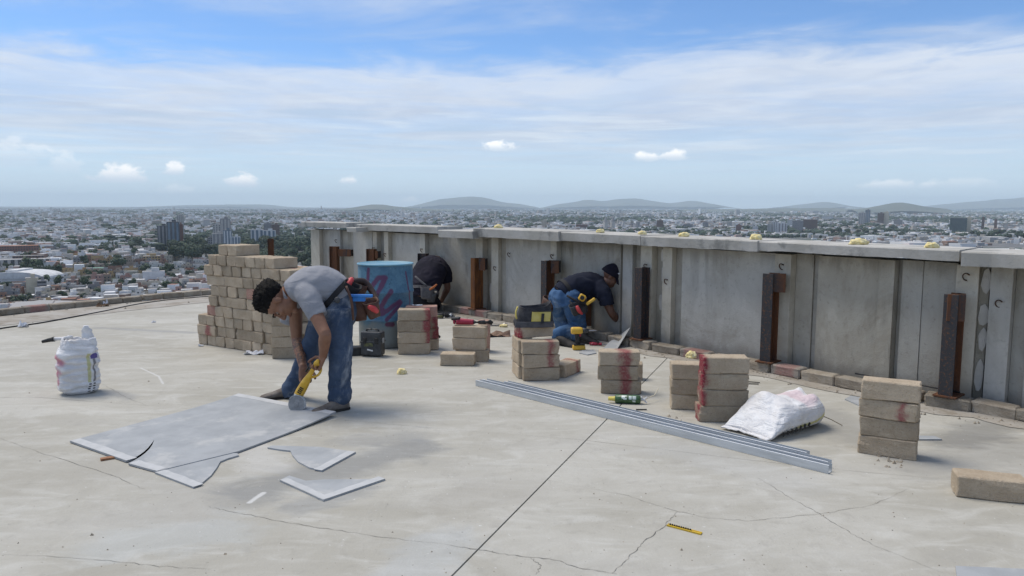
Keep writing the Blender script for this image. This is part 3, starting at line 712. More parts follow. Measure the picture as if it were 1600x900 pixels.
# ================================================================== DRUM
DR = .292; dc = Vector((0, 0, 0)); dg_ = G(604, 545.5); dcx = Vector((dg_.x*(1+DR/dg_.y), dg_.y+DR, 0))
def drum_mat():
    m_, q, b = new_mat('drum_paint'); oc = ocoord(q); x_, y_, z_ = q.xyz(oc)
    U = q.m('MULTIPLY', q.m('ARCTAN2', x_, q.m('MULTIPLY', y_, -1.)), DR)
    n1 = q.noise(oc, 7, 8, .65, .5); n2 = q.noise(oc, 34, 6, .7)
    c = q.mix(q.ss(n1, .35, .65), (.05, .135, .215), (.09, .205, .285))
    c = q.mix(q.m('MULTIPLY', q.ss(n2, .6, .72), .6), c, (.25, .36, .42))
    c = q.mix(q.m('MULTIPLY', q.ss(n2, .45, .31), .75), c, (.022, .06, .10))
    zz = q.m('ADD', z_, q.m('MULTIPLY', q.m('SUBTRACT', n1, .5), .22))
    c = q.mix(q.m('MULTIPLY', q.ss(zz, .30, .22), .85), c, (.235, .26, .255))
    c = q.mix(q.m('MULTIPLY', q.ss(zz, .10, .02), .6), c, (.15, .15, .14))
    def uv(pu, pv):
        sc = 1200/ (dcx.y-.2); dx = max(-.99, min(.99, (pu-604)/sc/DR)); th = math.asin(dx); yy = dcx.y-DR*math.cos(th)
        return th*DR, P(pu, pv, yy).z
    sets = [[(584, 421), (581, 449)], [(588, 450), (600, 434), (611, 434), (592, 470)], [(606, 446), (588, 472)], [(619, 455), (600, 484), (606, 484)], [(631, 471), (604, 491)], [(633, 473), (612, 500)],
            [(640, 425), (645, 470), (642, 500)], [(613, 507), (620, 507)]]
    ww = [.022, .027, .025, .027, .026, .021, .012, .028]
    msk = None; wob = q.m('MULTIPLY', q.m('SUBTRACT', q.noise(oc, 22, 5, .6), .5), .022)
    for ss_, w_ in zip(sets, ww):
        d = q.m('ADD', q.strokes(U, z_, [uv(*p) for p in ss_]), wob); mk = q.ss(d, w_*1.3, w_*.55); msk = mk if msk is None else q.m('MAXIMUM', msk, mk)
    c = q.mix(q.m('MULTIPLY', msk, q.ss(n2, .25, .5, .6, .92)), c, (.105, .022, .072))
    # a ragged white scrap of sticker
    d = q.m('ADD', q.strokes(U, z_, [uv(570, 448), uv(577, 449)]), wob); c = q.mix(q.ss(d, .018, .012), c, (.6, .62, .62))
    d = q.m('ADD', q.strokes(U, z_, [uv(571, 449), uv(573, 447), uv(575, 450)]), 0.); c = q.mix(q.ss(d, .005, .003), c, (.05, .06, .08))
    q.put(b.inputs['Base Color'], c); b.inputs['Roughness'].default_value = .5
    bp = q.n('ShaderNodeBump', {'Strength': .25, 'Distance': .006, 'Height': q.m('ADD', n1, q.m('MULTIPLY', n2, .4))}); q.L.new(bp.outputs[0], b.inputs['Normal']); return m_
M['drum'] = drum_mat(); M['drum_rim'] = pmat('drum_rim_paint', (.10, .27, .38), (.20, .33, .38), 12, .5, bump=.3)
dr = empty('oil_drum', dcx, 0, 'battered blue steel drum with dark red spray scribbles behind the bending worker', 'drum')
H = .885; pr = [(DR-.012, .0), (DR, .012), (DR, .02)]
for zc_ in (.295, .59): pr += [(DR, zc_-.022), (DR+.008, zc_-.009), (DR+.010, zc_), (DR+.008, zc_+.009), (DR, zc_+.022)]
pr += [(DR, H-.02), (DR-.003, H-.002)]
pr += [(DR-.008, H-.006), (DR-.010, .03), (.01, .03)]
MB().lathe(pr, n=56).build('barrel', M['drum'], dr, smooth=True)
MB().lathe([(DR-.004, H-.014), (DR+.008, H-.014), (DR+.011, H-.006), (DR+.008, H+.003), (DR-.003, H+.005), (DR-.008, H-.002)], n=56).build('rim', M['drum_rim'], dr, smooth=True)
MB().lathe([(.02, .74), (DR-.0115, .74)][::-1]+[(.02, .73)], n=40).build('rain_water', pmat('murky_water', (.08, .09, .08), rough=.12), dr)

# ================================================================== SACKS
def sack_mat(name, stripe, pink):
    m_, q, b = new_mat(name); oc = ocoord(q); x_, y_, z_ = q.xyz(oc)
    n1 = q.noise(oc, 6, 7, .6); n2 = q.noise(oc, 28, 6, .65)
    c = q.mix(q.ss(n1, .35, .65), (.66, .65, .65), (.78, .78, .78))
    c = q.mix(q.m('MULTIPLY', q.ss(n2, .55, .75), .35), c, (.48, .47, .46))
    wob = q.m('MULTIPLY', q.m('SUBTRACT', n1, .5), .06)
    for ax, lo, hi, col, am in stripe:
        t = q.m('ADD', (x_, y_, z_)[ax], wob)
        c = q.mix(q.m('MULTIPLY', q.m('MULTIPLY', q.ss(t, lo-.008, lo+.008), q.ss(t, hi-.008, hi+.008, 1., 0.)), am), c, col)
    for pts, w_, am, *cl in pink:
        d = q.m('ADD', q.strokes(x_, z_, pts), wob); c = q.mix(q.m('MULTIPLY', q.ss(d, w_*1.4, w_*.3), am), c, cl[0] if cl else (.52, .10, .16))
    w1 = q.n('ShaderNodeTexWave', {'Scale': 95, 'Distortion': 1.0}, wave_type='BANDS', bands_direction='Z'); q.L.new(oc, w1.inputs['Vector'])
    q.put(b.inputs['Base Color'], c); b.inputs['Roughness'].default_value = .55; b.inputs['Specular IOR Level'].default_value = .35
    w2 = q.noise(q.mapping(oc, (3, 3, 14), (1, 0, 0), (0, .5, 0)), 1.4, 6, .6, 1.2)
    bp = q.n('ShaderNodeBump', {'Strength': .75, 'Distance': .035, 'Height': q.m('ADD', w2, q.m('MULTIPLY', n2, .3))})
    bp2 = q.n('ShaderNodeBump', {'Strength': .12, 'Distance': .002, 'Height': w1.outputs['Fac']}); q.L.new(bp.outputs[0], bp2.inputs['Normal'])
    q.L.new(bp2.outputs[0], b.inputs['Normal']); return m_
M['sack1'] = sack_mat('woven_sack_upright', [], [([(-.15, .30), (-.12, .27)], .035, .75), ([(-.165, .21), (-.15, .19)], .035, .8), ([(-.155, .20), (-.150, .10)], .018, .75)])
M['black'] = pmat('black_plastic', (.012, .012, .013), (.03, .03, .03), 20, .55)
M['white_plastic'] = pmat('white_plastic', (.7, .7, .7), (.6, .6, .6), 20, .5)
M['yellow_print'] = pmat('yellow_print', (.55, .52, .10), (.65, .63, .3), 20, .6)
M['blue_print'] = pmat('violet_print', (.05, .03, .25), rough=.6)
g = G(124, 619); SX, SY = .148, .115
sk = empty('cement_sack', (g.x*1.018, g.y+SY, 0), .48, 'white woven sack standing upright with an open crumpled top and pink smears', 'sack')
def sack_surface(nz=70, na=96):
    rs = []; Hs = .43
    for i in range(nz):
        t = i/(nz-1); z_ = Hs*t
        bul = (1-.10*abs(2*t-.9)**2.5)*(1-.28*max(0, (.035-z_)/.035)**2)
        if t > .78: bul *= 1-.20*((t-.78)/.22)**1.5
        ring = []
        for j in range(na):
            a = 2*math.pi*j/na; ca, sa = math.cos(a), math.sin(a)
            e = .72; px = SX*bul*math.copysign(abs(ca)**e, ca); py = SY*bul*math.copysign(abs(sa)**e, sa)
            d = noise.noise((px*7, py*7, z_*13+px*4))*.014+noise.noise((px*14+3, py*14, z_*34))*.007
            # slumped folds running round the bag
            for zf, am, sl_ in ((.30, .014, .05), (.245, .010, -.06), (.19, .012, .07), (.11, .010, -.03), (.05, .009, .03)):
                q_ = (z_-zf-sl_*ca*.6-.02*noise.noise((ca*2, sa*2, zf*30)))/.012
                d += am*(-math.exp(-q_*q_)+.7*math.exp(-(q_-2.2)**2/2))*(.4+.6*noise.noise((ca*1.5+zf*9, sa*1.5, 0))+.4)
            l = math.hypot(px, py)+1e-6; px += px/l*d; py += py/l*d
            zz = z_+noise.noise((px*9, py*9, 7))*.012*t
            if t > .9: zz += .02*(t-.9)/.1*noise.noise((ca*3, sa*3, 1))
            ring.append(Vector((px, py, max(zz, .001))))
        rs.append(ring)
    # rolled rim and inside
    top = rs[-1]
    for f, dz in ((.93, .012), (.84, .004), (.78, -.04), (.70, -.075), (.3, -.08), (.02, -.075)):
        rs.append([Vector((p.x*f, p.y*f, p.z+dz+(noise.noise((p.x*20, p.y*20, f*3))*.012))) for p in top])
    return rs
mb = MB(); mb.rings(sack_surface()); mb.build('sack_body', M['sack1'], sk, smooth=True)
# crumpled ear standing up at the right and the small flap beside it
def ear(base, h, w_, th, lean, seed, name='sack_ear'):
    mb = MB(); rs = []
    for i in range(9):
        t = i/8; ww = w_*(.55+.75*math.sin(t*2.6))*(1-.55*t**4); ring = []
        for j in range(14):
            a = 2*math.pi*j/14
            p = Vector((math.cos(a)*ww+lean*t*h, math.sin(a)*th*(1-.3*t), h*t))
            p += Vector((noise.noise((p.x*30+seed, p.y*30, p.z*26)), noise.noise((p.x*30, p.y*30+seed, p.z*26+4)), 0))*.016
            ring.append(Vector(base)+p)
        rs.append(ring)
    mb.rings(rs).build(name, M['sack1'], sk, smooth=True)
ear((.085, .0, .385), .155, .034, .022, -.1, 3)
ear((.10, -.045, .36), .085, .036, .022, .15, 8)
ear((-.03, -.05, .375), .045, .06, .02, -.5, 15)
# printed edge: a yellow band with black and violet marks down the right side, as thin print pieces lying on the bag
def on_sack(x0, x1, z0, z1, m_, name, yside=-1, n=8):
    mb = MB(); rs = []; S = MB()
    for i in range(n+1):
        z_ = z0+(z1-z0)*i/n; row = []
        for x_ in (x0, (x0+x1)/2, x1):
            cx = max(-.999, min(.999, x_/(SX*1.005))); ca = math.copysign(abs(cx)**(1/.72), cx); sa = math.sqrt(max(0, 1-ca*ca)); y_ = SY*sa**.72*yside*(1-.10*abs(2*z_/.4-.9)**2.5)
            row.append(Vector((x_*1.03, y_*1.06, z_)))
        rs.append(row)
    vs = [p for r_ in rs for p in r_]; mb.add(vs, [(3*i+j, 3*i+j+1, 3*i+j+4, 3*i+j+3) for i in range(n) for j in (0, 1)])
    return mb.build(name, m_, sk)
def paint_sack_side(m_, bands, dots):
    q = NT(m_.node_tree); b = next(n_ for n_ in q.N if n_.type == 'BSDF_PRINCIPLED'); src = b.inputs['Base Color'].links[0].from_socket
    x_, y_, z_ = q.xyz(ocoord(q)); n_ = q.noise(ocoord(q), 25, 4, .6); wb = q.m('MULTIPLY', q.m('SUBTRACT', n_, .5), .02)
    ang = q.m('ADD', q.m('ARCTAN2', y_, x_), q.m('MULTIPLY', wb, 3.)); c = src; zz = q.m('ADD', z_, wb)
    for a0, a1, z0, z1, col, am in bands:
        mk = q.m('MULTIPLY', q.m('MULTIPLY', q.ss(ang, a0-.03, a0+.03), q.ss(ang, a1-.03, a1+.03, 1., 0.)), q.m('MULTIPLY', q.ss(zz, z0-.004, z0+.004), q.ss(zz, z1-.004, z1+.004, 1., 0.)))
        c = q.mix(q.m('MULTIPLY', mk, am), c, col)
    for a0, a1, z0, z1, per in dots:
        fr = q.m('LESS_THAN', q.m('FRACT', q.m('DIVIDE', z_, per)), .5)
        mk = q.m('MULTIPLY', q.m('MULTIPLY', q.ss(ang, a0-.02, a0+.02), q.ss(ang, a1-.02, a1+.02, 1., 0.)), q.m('MULTIPLY', q.ss(z_, z0-.003, z0+.003), q.ss(z_, z1-.003, z1+.003, 1., 0.)))
        c = q.mix(q.m('MULTIPLY', mk, fr), c, (.03, .03, .04))
    q.put(b.inputs['Base Color'], c)
paint_sack_side(M['sack1'], [(-1.02, -.84, .10, .33, (.50, .50, .20), .8), (-.80, -.45, .285, .325, (.05, .03, .25), .9), (-.72, -.60, .10, .285, (.09, .09, .10), .8)], [(-1.0, -.86, .015, .10, .020), (-.76, -.62, .015, .10, .020)])
# tool sticking out behind the sack on the left
g2 = G(80, 560); h0, h1 = P(66, 534, g.y+.10), P(83, 531, g.y+.11); h2 = P(108, 527, g.y+.115)
tb = empty('scraper_tool', h1, 0, 'black handled tool with a pale shaft lying across the top of the upright sack', 'tool')
MB().tube([h0-h1, (h0-h1)*.3+Vector((0, 0, .004)), Vector((.012, 0, .006))], [.012, .017, .021], 10).build('handle', M['black'], tb, smooth=True)
MB().tube([Vector((.010, 0, .006)), (h2-h1)*.5, (h2-h1)*1.2], [.017, .013, .012], 10).build('shaft', M['white_plastic'], tb, smooth=True)

M['sack2'] = sack_mat('woven_sack_lying', [], [([(.40, .20), (.50, .23)], .035, .25), ([(.24, .050), (.40, .062), (.57, .10)], .017, .85, (.62, .58, .12))])
# lying sack: a filled pillow with a sewn flat seam at its left end and a gathered tail
c0, c1 = G(1136, 669), G(1208, 691); e_b = (c1-c0); wv = e_b.length; lx = Vector((-e_b.y, e_b.x, 0)).normalized()   # lx: along the sack, away from the seam
lying = empty('cement_sack', (c0+c1)/2, math.atan2(lx.y, lx.x), 'full white woven sack lying on its side between the studs and the block stacks', 'sack')
# local frame: x along the sack (seam at 0), y across (camera side is negative)
def lying_sack():
    LS_ = .64; rs = []; n = 64; m_ = 70
    S_ = [0, .04, .12, .25, .40, .60, .80, .90, .96, 1.0]; ZT = [.022, .060, .135, .205, .228, .215, .222, .215, .18, .10]; WY = [.50, .50, .50, .50, .51, .52, .49, .43, .34, .18]
    for i in range(m_+1):
        s = i/m_; zt = np.interp(s, S_, ZT); wy = np.interp(s, S_, WY)*wv; ring = []
        zt = zt*.5+.25*(np.interp(min(1, s+.05), S_, ZT)+np.interp(max(0, s-.05), S_, ZT))
        pin = max(0, 1-s/.22)                                   # toward the sewn end the section turns flat
        for j in range(n):
            a = 2*math.pi*j/n; c, q_ = math.cos(a), math.sin(a); e1_ = .75-.25*pin
            y_ = wy*math.copysign(abs(c)**e1_, c); z_ = zt/2+zt/2*math.copysign(abs(q_)**.80, q_)
            x_ = s*LS_-.035*(abs(c)**3)*pin
            up_ = max(0, q_)
            d = .020*noise.noise((s*3.2, y_*7, 1.2))+.012*noise.noise((s*8, y_*15, 4+z_*9))
            # creases fanning from the near sewn corner and gathers at the far end
            fan = math.atan2(y_+wv*.55, x_+.04); d += .008*math.sin(fan*17+2.5*noise.noise((x_*6, y_*8, 0)))*(1-s)
            d += .012*math.sin(y_*52+4*noise.noise((x_*7, y_*6, 3)))*max(0, (s-.55)/.45)
            d *= min(1, s*6)
            z_ += d*(.35+.65*up_); y_ += d*.8*c
            if s > .78: z_ += .045*math.exp(-((y_-.07)/.07)**2)*((s-.78)/.22)*up_*(1 if s < .93 else .75)
            z_ += .035*math.exp(-((s-.33)/.10)**2-((y_-.06)/.08)**2)*up_
            ring.append(Vector((x_+.012*noise.noise((s*6, y_*9, 7)), y_, max(.003, z_))))
        rs.append(ring)
    mb = MB(); mb.rings(rs); return mb
lying_sack().build('sack_body', M['sack2'], lying, smooth=True)
mb = MB(); rs = []
for j in range(21):
    t = -1+2*j/20; y_ = t*wv*.5; x_ = -.03*t*t-.006+.012*noise.noise((t*4, 0, 3)); z_ = .018+.01*noise.noise((t*5, 3, 3))
    rs.append([Vector((x_-.03, y_, z_+.004)), Vector((x_+.022, y_, z_+.010)), Vector((x_+.022, y_, z_+.002)), Vector((x_-.03, y_, z_-.003))])
mb.rings(rs).build('sewn_seam', M['sack2'], lying, smooth=True)
MB().tube([(.60, -.12, .07), (.66, -.16, .04), (.70, -.22, .006)], .003, 5).build('tie_string', pmat('tie_string', (.2, .17, .12), rough=.9), lying)
# black print on the front flank
for k_ in range(7):
    x_ = .10+.045*k_; MB().box((x_, -wv*.5*.985-.004, .035+.004*k_), (.018, .004, .028), Matrix.Rotation(.4, 3, 'Y')).build('printed_mark', M['black'], lying)

# ================================================================== STUDS, BOARDS, CASES, TOOLS
M['galv'] = pmat('galvanised_steel', (.47, .50, .52), (.57, .60, .62), 9, .40, metal=.35, stretch=(.4, 4, 4), bump=.05, bscale=30)
M['galv_lip'] = pmat('stud_lip_painted_sheen', (.74, .76, .78), (.66, .68, .70), 9, .45)  # same steel; sky reflection along the lip painted in as a lighter colour
def stud(a, b, w_, h, label):
    d = b-a; L_ = d.length; r_ = empty('metal_stud', a, math.atan2(d.y, d.x), label, 'metal stud', 'galvanised studs lying on the floor'); th = .003
    MB().box((L_/2, w_/2, th/2+.001), (L_, w_, th)).build('web', M['galv'], r_)
    MB().box((L_/2, th/2, h/2+th), (L_, th, h-th)).build('flange', M['galv'], r_)
    MB().box((L_/2, w_-th/2, h/2+th), (L_, th, h-th)).build('flange', M['galv'], r_)
    MB().box((L_/2, .0045, h+.0017), (L_, .009, .0028)).build('lip', M['galv_lip'], r_)
    return r_
sa, sb = G(743, 603), G(1294, 741); sd = (sb-sa).normalized(); sn = Vector((-sd.y, sd.x, 0))
stud(sa, sb, .050, .048, 'front galvanised steel stud of the bundle lying across the floor')
stud(sa+sn*.056+sd*.02, sb+sn*.056-sd*.03, .060, .048, 'middle galvanised steel stud of the bundle lying across the floor')
stud(sa+sn*.138+sd*.20, sb+sn*.134-sd*.19, .050, .048, 'back galvanised steel stud, a little apart from the other two')

M['board'] = pmat('fibre_cement_board', (.295, .31, .32), (.35, .365, .375), 5, .8, bump=.15, bscale=80, c3=(.42, .425, .42), s3=3.0)
M['board_edge'] = pmat('board_pale_edge', (.43, .44, .44), (.49, .495, .495), 14, .85, bump=.2)
TH = .010
def sheet(pts_px, label, z=0., band=None, lift=None, name='cement_board', cat='cement board', group='cut cement boards'):
    # outline read on the floor plane; band: list of pairs of outline points whose edge carries the pale factory strip
    w = [G(u, v, z+TH) for u, v in pts_px]; c = sum(w, Vector())/len(w); o = Vector((c.x, c.y, z))
    loc = [(p-o) for p in w]
    r_ = empty(name, o, 0, label, cat, group)
    a = sum(p.x*q_.y-q_.x*p.y for p, q_ in zip(loc, loc[1:]+loc[:1]))
    if a < 0: loc = loc[::-1]
    bm = bmesh.new(); vs = [bm.verts.new((p.x, p.y, 0)) for p in loc]; f = bm.faces.new(vs)
    res = bmesh.ops.triangulate(bm, faces=[f]); 
    if lift: bmesh.ops.subdivide_edges(bm, edges=bm.edges[:], cuts=9, use_grid_fill=True)
    ex = bmesh.ops.extrude_face_region(bm, geom=bm.faces[:]); 
    for v in [g_ for g_ in ex['geom'] if isinstance(g_, bmesh.types.BMVert)]: v.co.z = TH
    bmesh.ops.recalc_face_normals(bm, faces=bm.faces[:])
    if lift:
        for v in bm.verts: v.co.z += lift(v.co+o)
    me = bpy.data.meshes.new('board'); bm.to_mesh(me); bm.free(); me.materials.append(M['board']); b = link('board', me, r_)
    for bi, (pa, pb, w_) in enumerate(band or []):
        A, B = G(*pa, z+TH)-o, G(*pb, z+TH)-o; A.z = B.z = 0; d = (B-A).normalized(); nn = Vector((-d.y, d.x, 0))
        if nn.dot(-(A+B)/2) < 0: nn = -nn
        mb = MB(); rs = []
        for i in range(13):
            t = i/12; p = A.lerp(B, t); ww = w_*(1+.12*noise.noise((t*7, A.x, 0))); lf = (lift(p+o) if lift else 0); lf2 = (lift(p+nn*ww+o) if lift else 0)
            rs.append([p+nn*.001+Vector((0, 0, TH-z*0+lf+.0009+bi*.0005)), p+nn*ww+Vector((0, 0, TH+lf2+.0009+bi*.0005))])
        for q_ in rs:
            for p in q_: p.z -= 0
        vs = [p for q_ in rs for p in q_]; vs = [Vector((p.x, p.y, p.z)) for p in vs]
        fs = [(2*i, 2*i+2, 2*i+3, 2*i+1) for i in range(12)]
        # thin coating strip: top face and a short turned-down edge
        MB().add(vs, fs).build('factory_edge', M['board_edge'], b)
    return r_
QA, QB, QC, QD = (107, 689), (373, 619), (525, 648), (245, 736)
gc_, gd_ = G(*QC), G(*QD); ldir = (gc_-gd_).normalized()
def lift1(p):
    t = (Vector((p.x, p.y, 0))-gd_).dot(ldir)/(gc_-gd_).length
    return .026*max(0, t-.55)**2/.2
sheet([(109, 689), QB, QC, (372, 705), QD, (200.5, 724), (210, 719), (218.5, 714), (226.5, 708.2), (233.2, 701.7), (238, 695), (241, 687), (236, 694), (231, 700), (224, 706.5), (216, 712), (207, 716.5), (197, 720)],
      'large grey cement board being cut by the bending worker, with a curved slit', .004, [((200.5, 724), QD, .065), (QB, QC, .06), ((109, 689), (197, 720), .065)], lift1)
sheet([(242, 738), (302, 761), (316, 754), (330, 742), (339, 730), (344, 721), (356, 716), (373, 711), (371, 708), (345, 708)], 'curved cement board offcut tucked under the front of the large sheet', .0, [((242, 738), (302, 761), .06)])
sheet([(418, 699), (425, 696), (500, 698), (556, 706), (503, 735), (483, 730), (466, 721), (457, 711), (454, 704), (436, 702)], 'curved cement board offcut with a narrow tail, right of the large sheet', 0., [((503, 735), (556, 706), .055)])
sheet([(437, 750), (452, 743), (478, 751), (505, 749), (602, 748), (505, 781)], 'pointed wedge of cement board nearest the camera on the floor', 0., [((505, 781), (602, 748), .055), ((437, 750), (505, 781), .045)])
sheet([(1493, 884), (1498, 920), (1680, 960), (1700, 893)], 'corner of a grey cement board entering at the bottom right', 0.)
sheet([(1320, 623), (1345, 634), (1350, 622), (1330, 618)], 'small cement board scrap left of the rightmost block stack', 0.)
sheet([(1415, 686), (1472, 686), (1460, 681), (1418, 680)], 'thin cement board sliver behind the rightmost block stack', 0.)
sheet([(905, 551), (918, 554), (932, 551), (928, 546), (910, 547)], 'small cement board scrap on the floor before the yellow drill', 0.)
strip_ = empty('wood_shim', G(178, 716)+Vector((0, 0, 0)), .6, 'small reddish wooden shim under the left edge of the cement board', 'wood shim')
MB().box((0, 0, .006), (.14, .04, .010), jit=.002).build('shim', pmat('shim_wood', (.26, .12, .06), (.32, .17, .09), 14, .8), strip_)
# board held up against the kerb by the kneeling worker
bp0 = [P(943, 544, 8.05), P(963, 547, 7.98), P(985, 517, 8.22)+Vector((0, 0, .04)), P(970, 522, 8.5), P(952, 534, 8.3)]
mb = MB(); nrm = (bp0[1]-bp0[0]).cross(bp0[2]-bp0[0]).normalized(); o = bp0[0]
mb.rings([[p-o for p in bp0], [p-o-nrm*TH for p in bp0]]); cb = empty('cement_board', o, 0, 'pointed cement board tilted up on the kerb by the kneeling worker', 'cement board', 'cut cement boards')
mb.build('board', M['board'], cb)
bp1 = G(640, 0) if False else None
sc_ = wall_at(s_of(690), .30)[0]
fl = empty('cement_board', (sc_.x, sc_.y, .115), .0, 'thin pale board lying on the kerb before the worker behind the drum', 'cement board', 'cut cement boards')
MB().box((0, 0, .006), (.38, .16, .012), Matrix.Rotation(-.85, 3, 'Z')).build('board', M['board_edge'], fl)

M['foam'] = pmat('expanding_foam', (.72, .58, .24), (.78, .70, .42), 30, .8, bump=.6, bscale=60)
def foam(p, r_, label, sq=(1, .8, .75), seed=0):
    bm = bmesh.new(); bmesh.ops.create_icosphere(bm, subdivisions=4, radius=1)
    for v in bm.verts:
        d = v.co.normalized(); k_ = 1+.28*noise.noise(d*1.7+Vector((seed*7, 0, 0)))+.16*noise.noise(d*4.2+Vector((0, seed*5, 0)))+.05*noise.noise(d*10)
        v.co = Vector((d.x*sq[0], d.y*sq[1], d.z*sq[2]))*k_*r_
        if v.co.z < -r_*.3: v.co.z = -r_*.3
    me = bpy.data.meshes.new('foam_lump'); bm.to_mesh(me); bm.free(); me.materials.append(M['foam']); me.shade_smooth()
    return tag(link('foam_lump', me, None, p+Vector((0, 0, r_*.29))), label, 'foam lump', 'yellow foam lumps')
def cap_pt(u, zt=1.2, off=-.02):
    s = min(range(0, 1500), key=lambda i: abs(pix((*wall_at(max(0, i*.01), off)[0], zt))[0]-u))*.01
    p = wall_at(s, off)[0]; zc_ = next((c_[3] for c_ in capz if c_[0] <= s <= c_[1]), zt); return Vector((p.x, p.y, zc_-.001))
for i, (u, r_, lb) in enumerate(((569, .043, 'small yellow foam lump on the coping above the blue drum'), (779, .047, 'yellow foam lump on the coping left of the kneeling worker'), (938, .043, 'yellow foam lump on the coping above the kneeling worker'),
        (1004, .039, 'small yellow foam lump on the coping above the blackened post'), (1069, .045, 'yellow foam lump on the coping above the smooth panel'), (1182, .050, 'round yellow foam lump on the coping beside a coping joint'),
        (1341, .060, 'largest yellow foam lump on the coping, two lobed'), (1456, .044, 'rightmost flat yellow foam lump on the coping'))):
    foam(cap_pt(u, off=.02), r_, lb, (1.15, .85, .75) if i not in (6,) else (1.3, .8, .62), i)
foam(G(628, 584), .042, 'yellow foam lump lying on the floor right of the bending worker', (1.05, .8, .95), 12)
foam(G(787, 511), .045, 'pale foam lump on the floor left of the tool bag', (1.2, .7, .5), 14)
foam(G(1083, 633)+Vector((.0, .1, BH*3+.006)), .045, 'yellow foam lump on top of the three block column', (.9, .8, .8), 16)
foam(P(579, 398, wall_at(s_of(579), .2)[0].y), .07, 'round yellow foam lump stuck to the short post behind the drum', (.55, .5, 1.0), 18)

# dark hard case and the small charger beside it
M['case'] = pmat('dark_grey_plastic', (.03, .033, .037), (.055, .058, .062), 14, .5, bump=.2)
g = G(580, 559); tc_ = empty('tool_case', g+Vector((0, .1, 0)), -.18, 'dark grey hard plastic tool case standing before the blue drum', 'tool case')
MB().box((0, 0, .13), (.215, .13, .24)).build('shell', M['case'], tc_, bevel=.018, segs=2)
MB().box((0, 0, .148), (.222, .138, .02)).build('lid_band', M['case'], tc_, bevel=.004)
for x_ in (-.06, .06): MB().box((x_, -.072, .165), (.035, .012, .06)).build('latch', M['black'], tc_, bevel=.003)
MB().box((-.02, -.0685, .125), (.09, .004, .035)).build('label_plate', pmat('olive_label', (.12, .13, .05), (.05, .05, .04), 40, .6), tc_)
MB().box((-.005, -.0685, .07), (.06, .005, .014), Matrix.Rotation(.2, 3, 'Y')).build('white_scuff', M['white_plastic'], tc_)
MB().box((.109, .0, .16), (.006, .05, .05)).build('side_label', pmat('grey_label', (.35, .36, .36), rough=.6), tc_)
MB().tube([(-.06, 0, .248), (-.055, 0, .268), (.055, 0, .268), (.06, 0, .248)], .009, 8, smooth=3).build('handle', M['black'], tc_, smooth=True)
g = G(555, 557); ch = empty('battery_charger', g+Vector((-.01, .08, 0)), .3, 'black battery charger with a white tag between the worker and the tool case', 'charger')
MB().box((0, 0, .045), (.14, .12, .09), taper=.85).build('body', M['black'], ch, bevel=.01)
MB().box((.073, -.02, .075), (.012, .03, .075), Matrix.Rotation(-.15, 3, 'Y')).build('white_tag', M['white_plastic'], ch)
# tool bag on the stack
M['bag'] = pmat('charcoal_canvas', (.028, .028, .032), (.05, .05, .055), 25, .9, bump=.5, bscale=150)
M['bag2'] = pmat('grey_canvas', (.07, .068, .075), (.10, .10, .105), 25, .9, bump=.5, bscale=150)
M['bag_y'] = pmat('yellow_canvas', (.50, .40, .09), (.56, .47, .16), 15, .85, bump=.3, bscale=150)
g = G(833, 588); bagz = BH*4-.018
bg_ = empty('tool_bag', g+Vector((-.004, .085, bagz)), .10, 'open grey and yellow canvas tool bag on top of a block stack', 'tool bag'); bg_.scale = (.98, 1.0, .92)
rs = []
for (z_, hx, hy) in ((0, .150, .095), (.012, .172, .115), (.05, .180, .120), (.10, .165, .112), (.16, .148, .098), (.20, .142, .092), (.21, .143, .093), (.208, .133, .083), (.16, .135, .086), (.03, .15, .10)):
    ring = []
    for j in range(40):
        a = 2*math.pi*j/40; ca, sa = math.cos(a), math.sin(a); e = .55
        p = Vector((hx*math.copysign(abs(ca)**e, ca)+.02*(z_/.2), hy*math.copysign(abs(sa)**e, sa), z_))
        p.z += .012*(z_/.2)*math.cos(2*a)+(.022*ca*(z_/.2)); p += p.normalized()*.007*noise.noise(p*20); ring.append(p)
    rs.append(ring)
MB().rings(rs).build('canvas', M['bag'], bg_, smooth=True)
def bag_y(x_, z_): return -(.120-.028*(max(0, z_-.05)/.15))*(1-abs(x_/.185)**6*.2)-.004
mb = MB(); vs = []; nx_, nz_ = 12, 6
def patch(x0, x1, z0, z1, m_, name, th=.005):
    front = [[Vector((x0+(x1-x0)*i/nx_+.02*((z0+(z1-z0)*j/nz_)/.2), bag_y(x0+(x1-x0)*i/nx_, z0+(z1-z0)*j/nz_)-th, z0+(z1-z0)*j/nz_)) for i in range(nx_+1)] for j in range(nz_+1)]
    mb = MB(); vs = [p for r_ in front for p in r_]+[p+Vector((0, th+.012, 0)) for r_ in front for p in r_]; n = nx_+1; N_ = len(vs)//2
    fs = [(j*n+i, j*n+i+1, (j+1)*n+i+1, (j+1)*n+i) for j in range(nz_) for i in range(nx_)]
    fs += [(i, N_+i, N_+i+1, i+1) for i in range(nx_)]+[(nz_*n+i, nz_*n+i+1, N_+nz_*n+i+1, N_+nz_*n+i) for i in range(nx_)]
    fs += [(j*n, (j+1)*n, N_+(j+1)*n, N_+j*n) for j in range(nz_)]+[(j*n+nx_, N_+j*n+nx_, N_+(j+1)*n+nx_, (j+1)*n+nx_) for j in range(nz_)]
    return mb.add(vs, fs).build(name, m_, bg_, smooth=False)
patch(-.175, .172, .008, .062, M['bag2'], 'lower_band'); patch(-.035, .135, .066, .155, M['bag_y'], 'pocket'); patch(.05, .075, .05, .14, M['black'], 'buckle', .014); patch(-.03, .135, .156, .166, M['black'], 'pocket_binding', .007)
MB().tube([(-.145, -.06, .20), (-.165, -.09, .15), (-.16, -.11, .09)], .008, 8, smooth=4).build('strap', M['bag_y'], bg_, smooth=True)

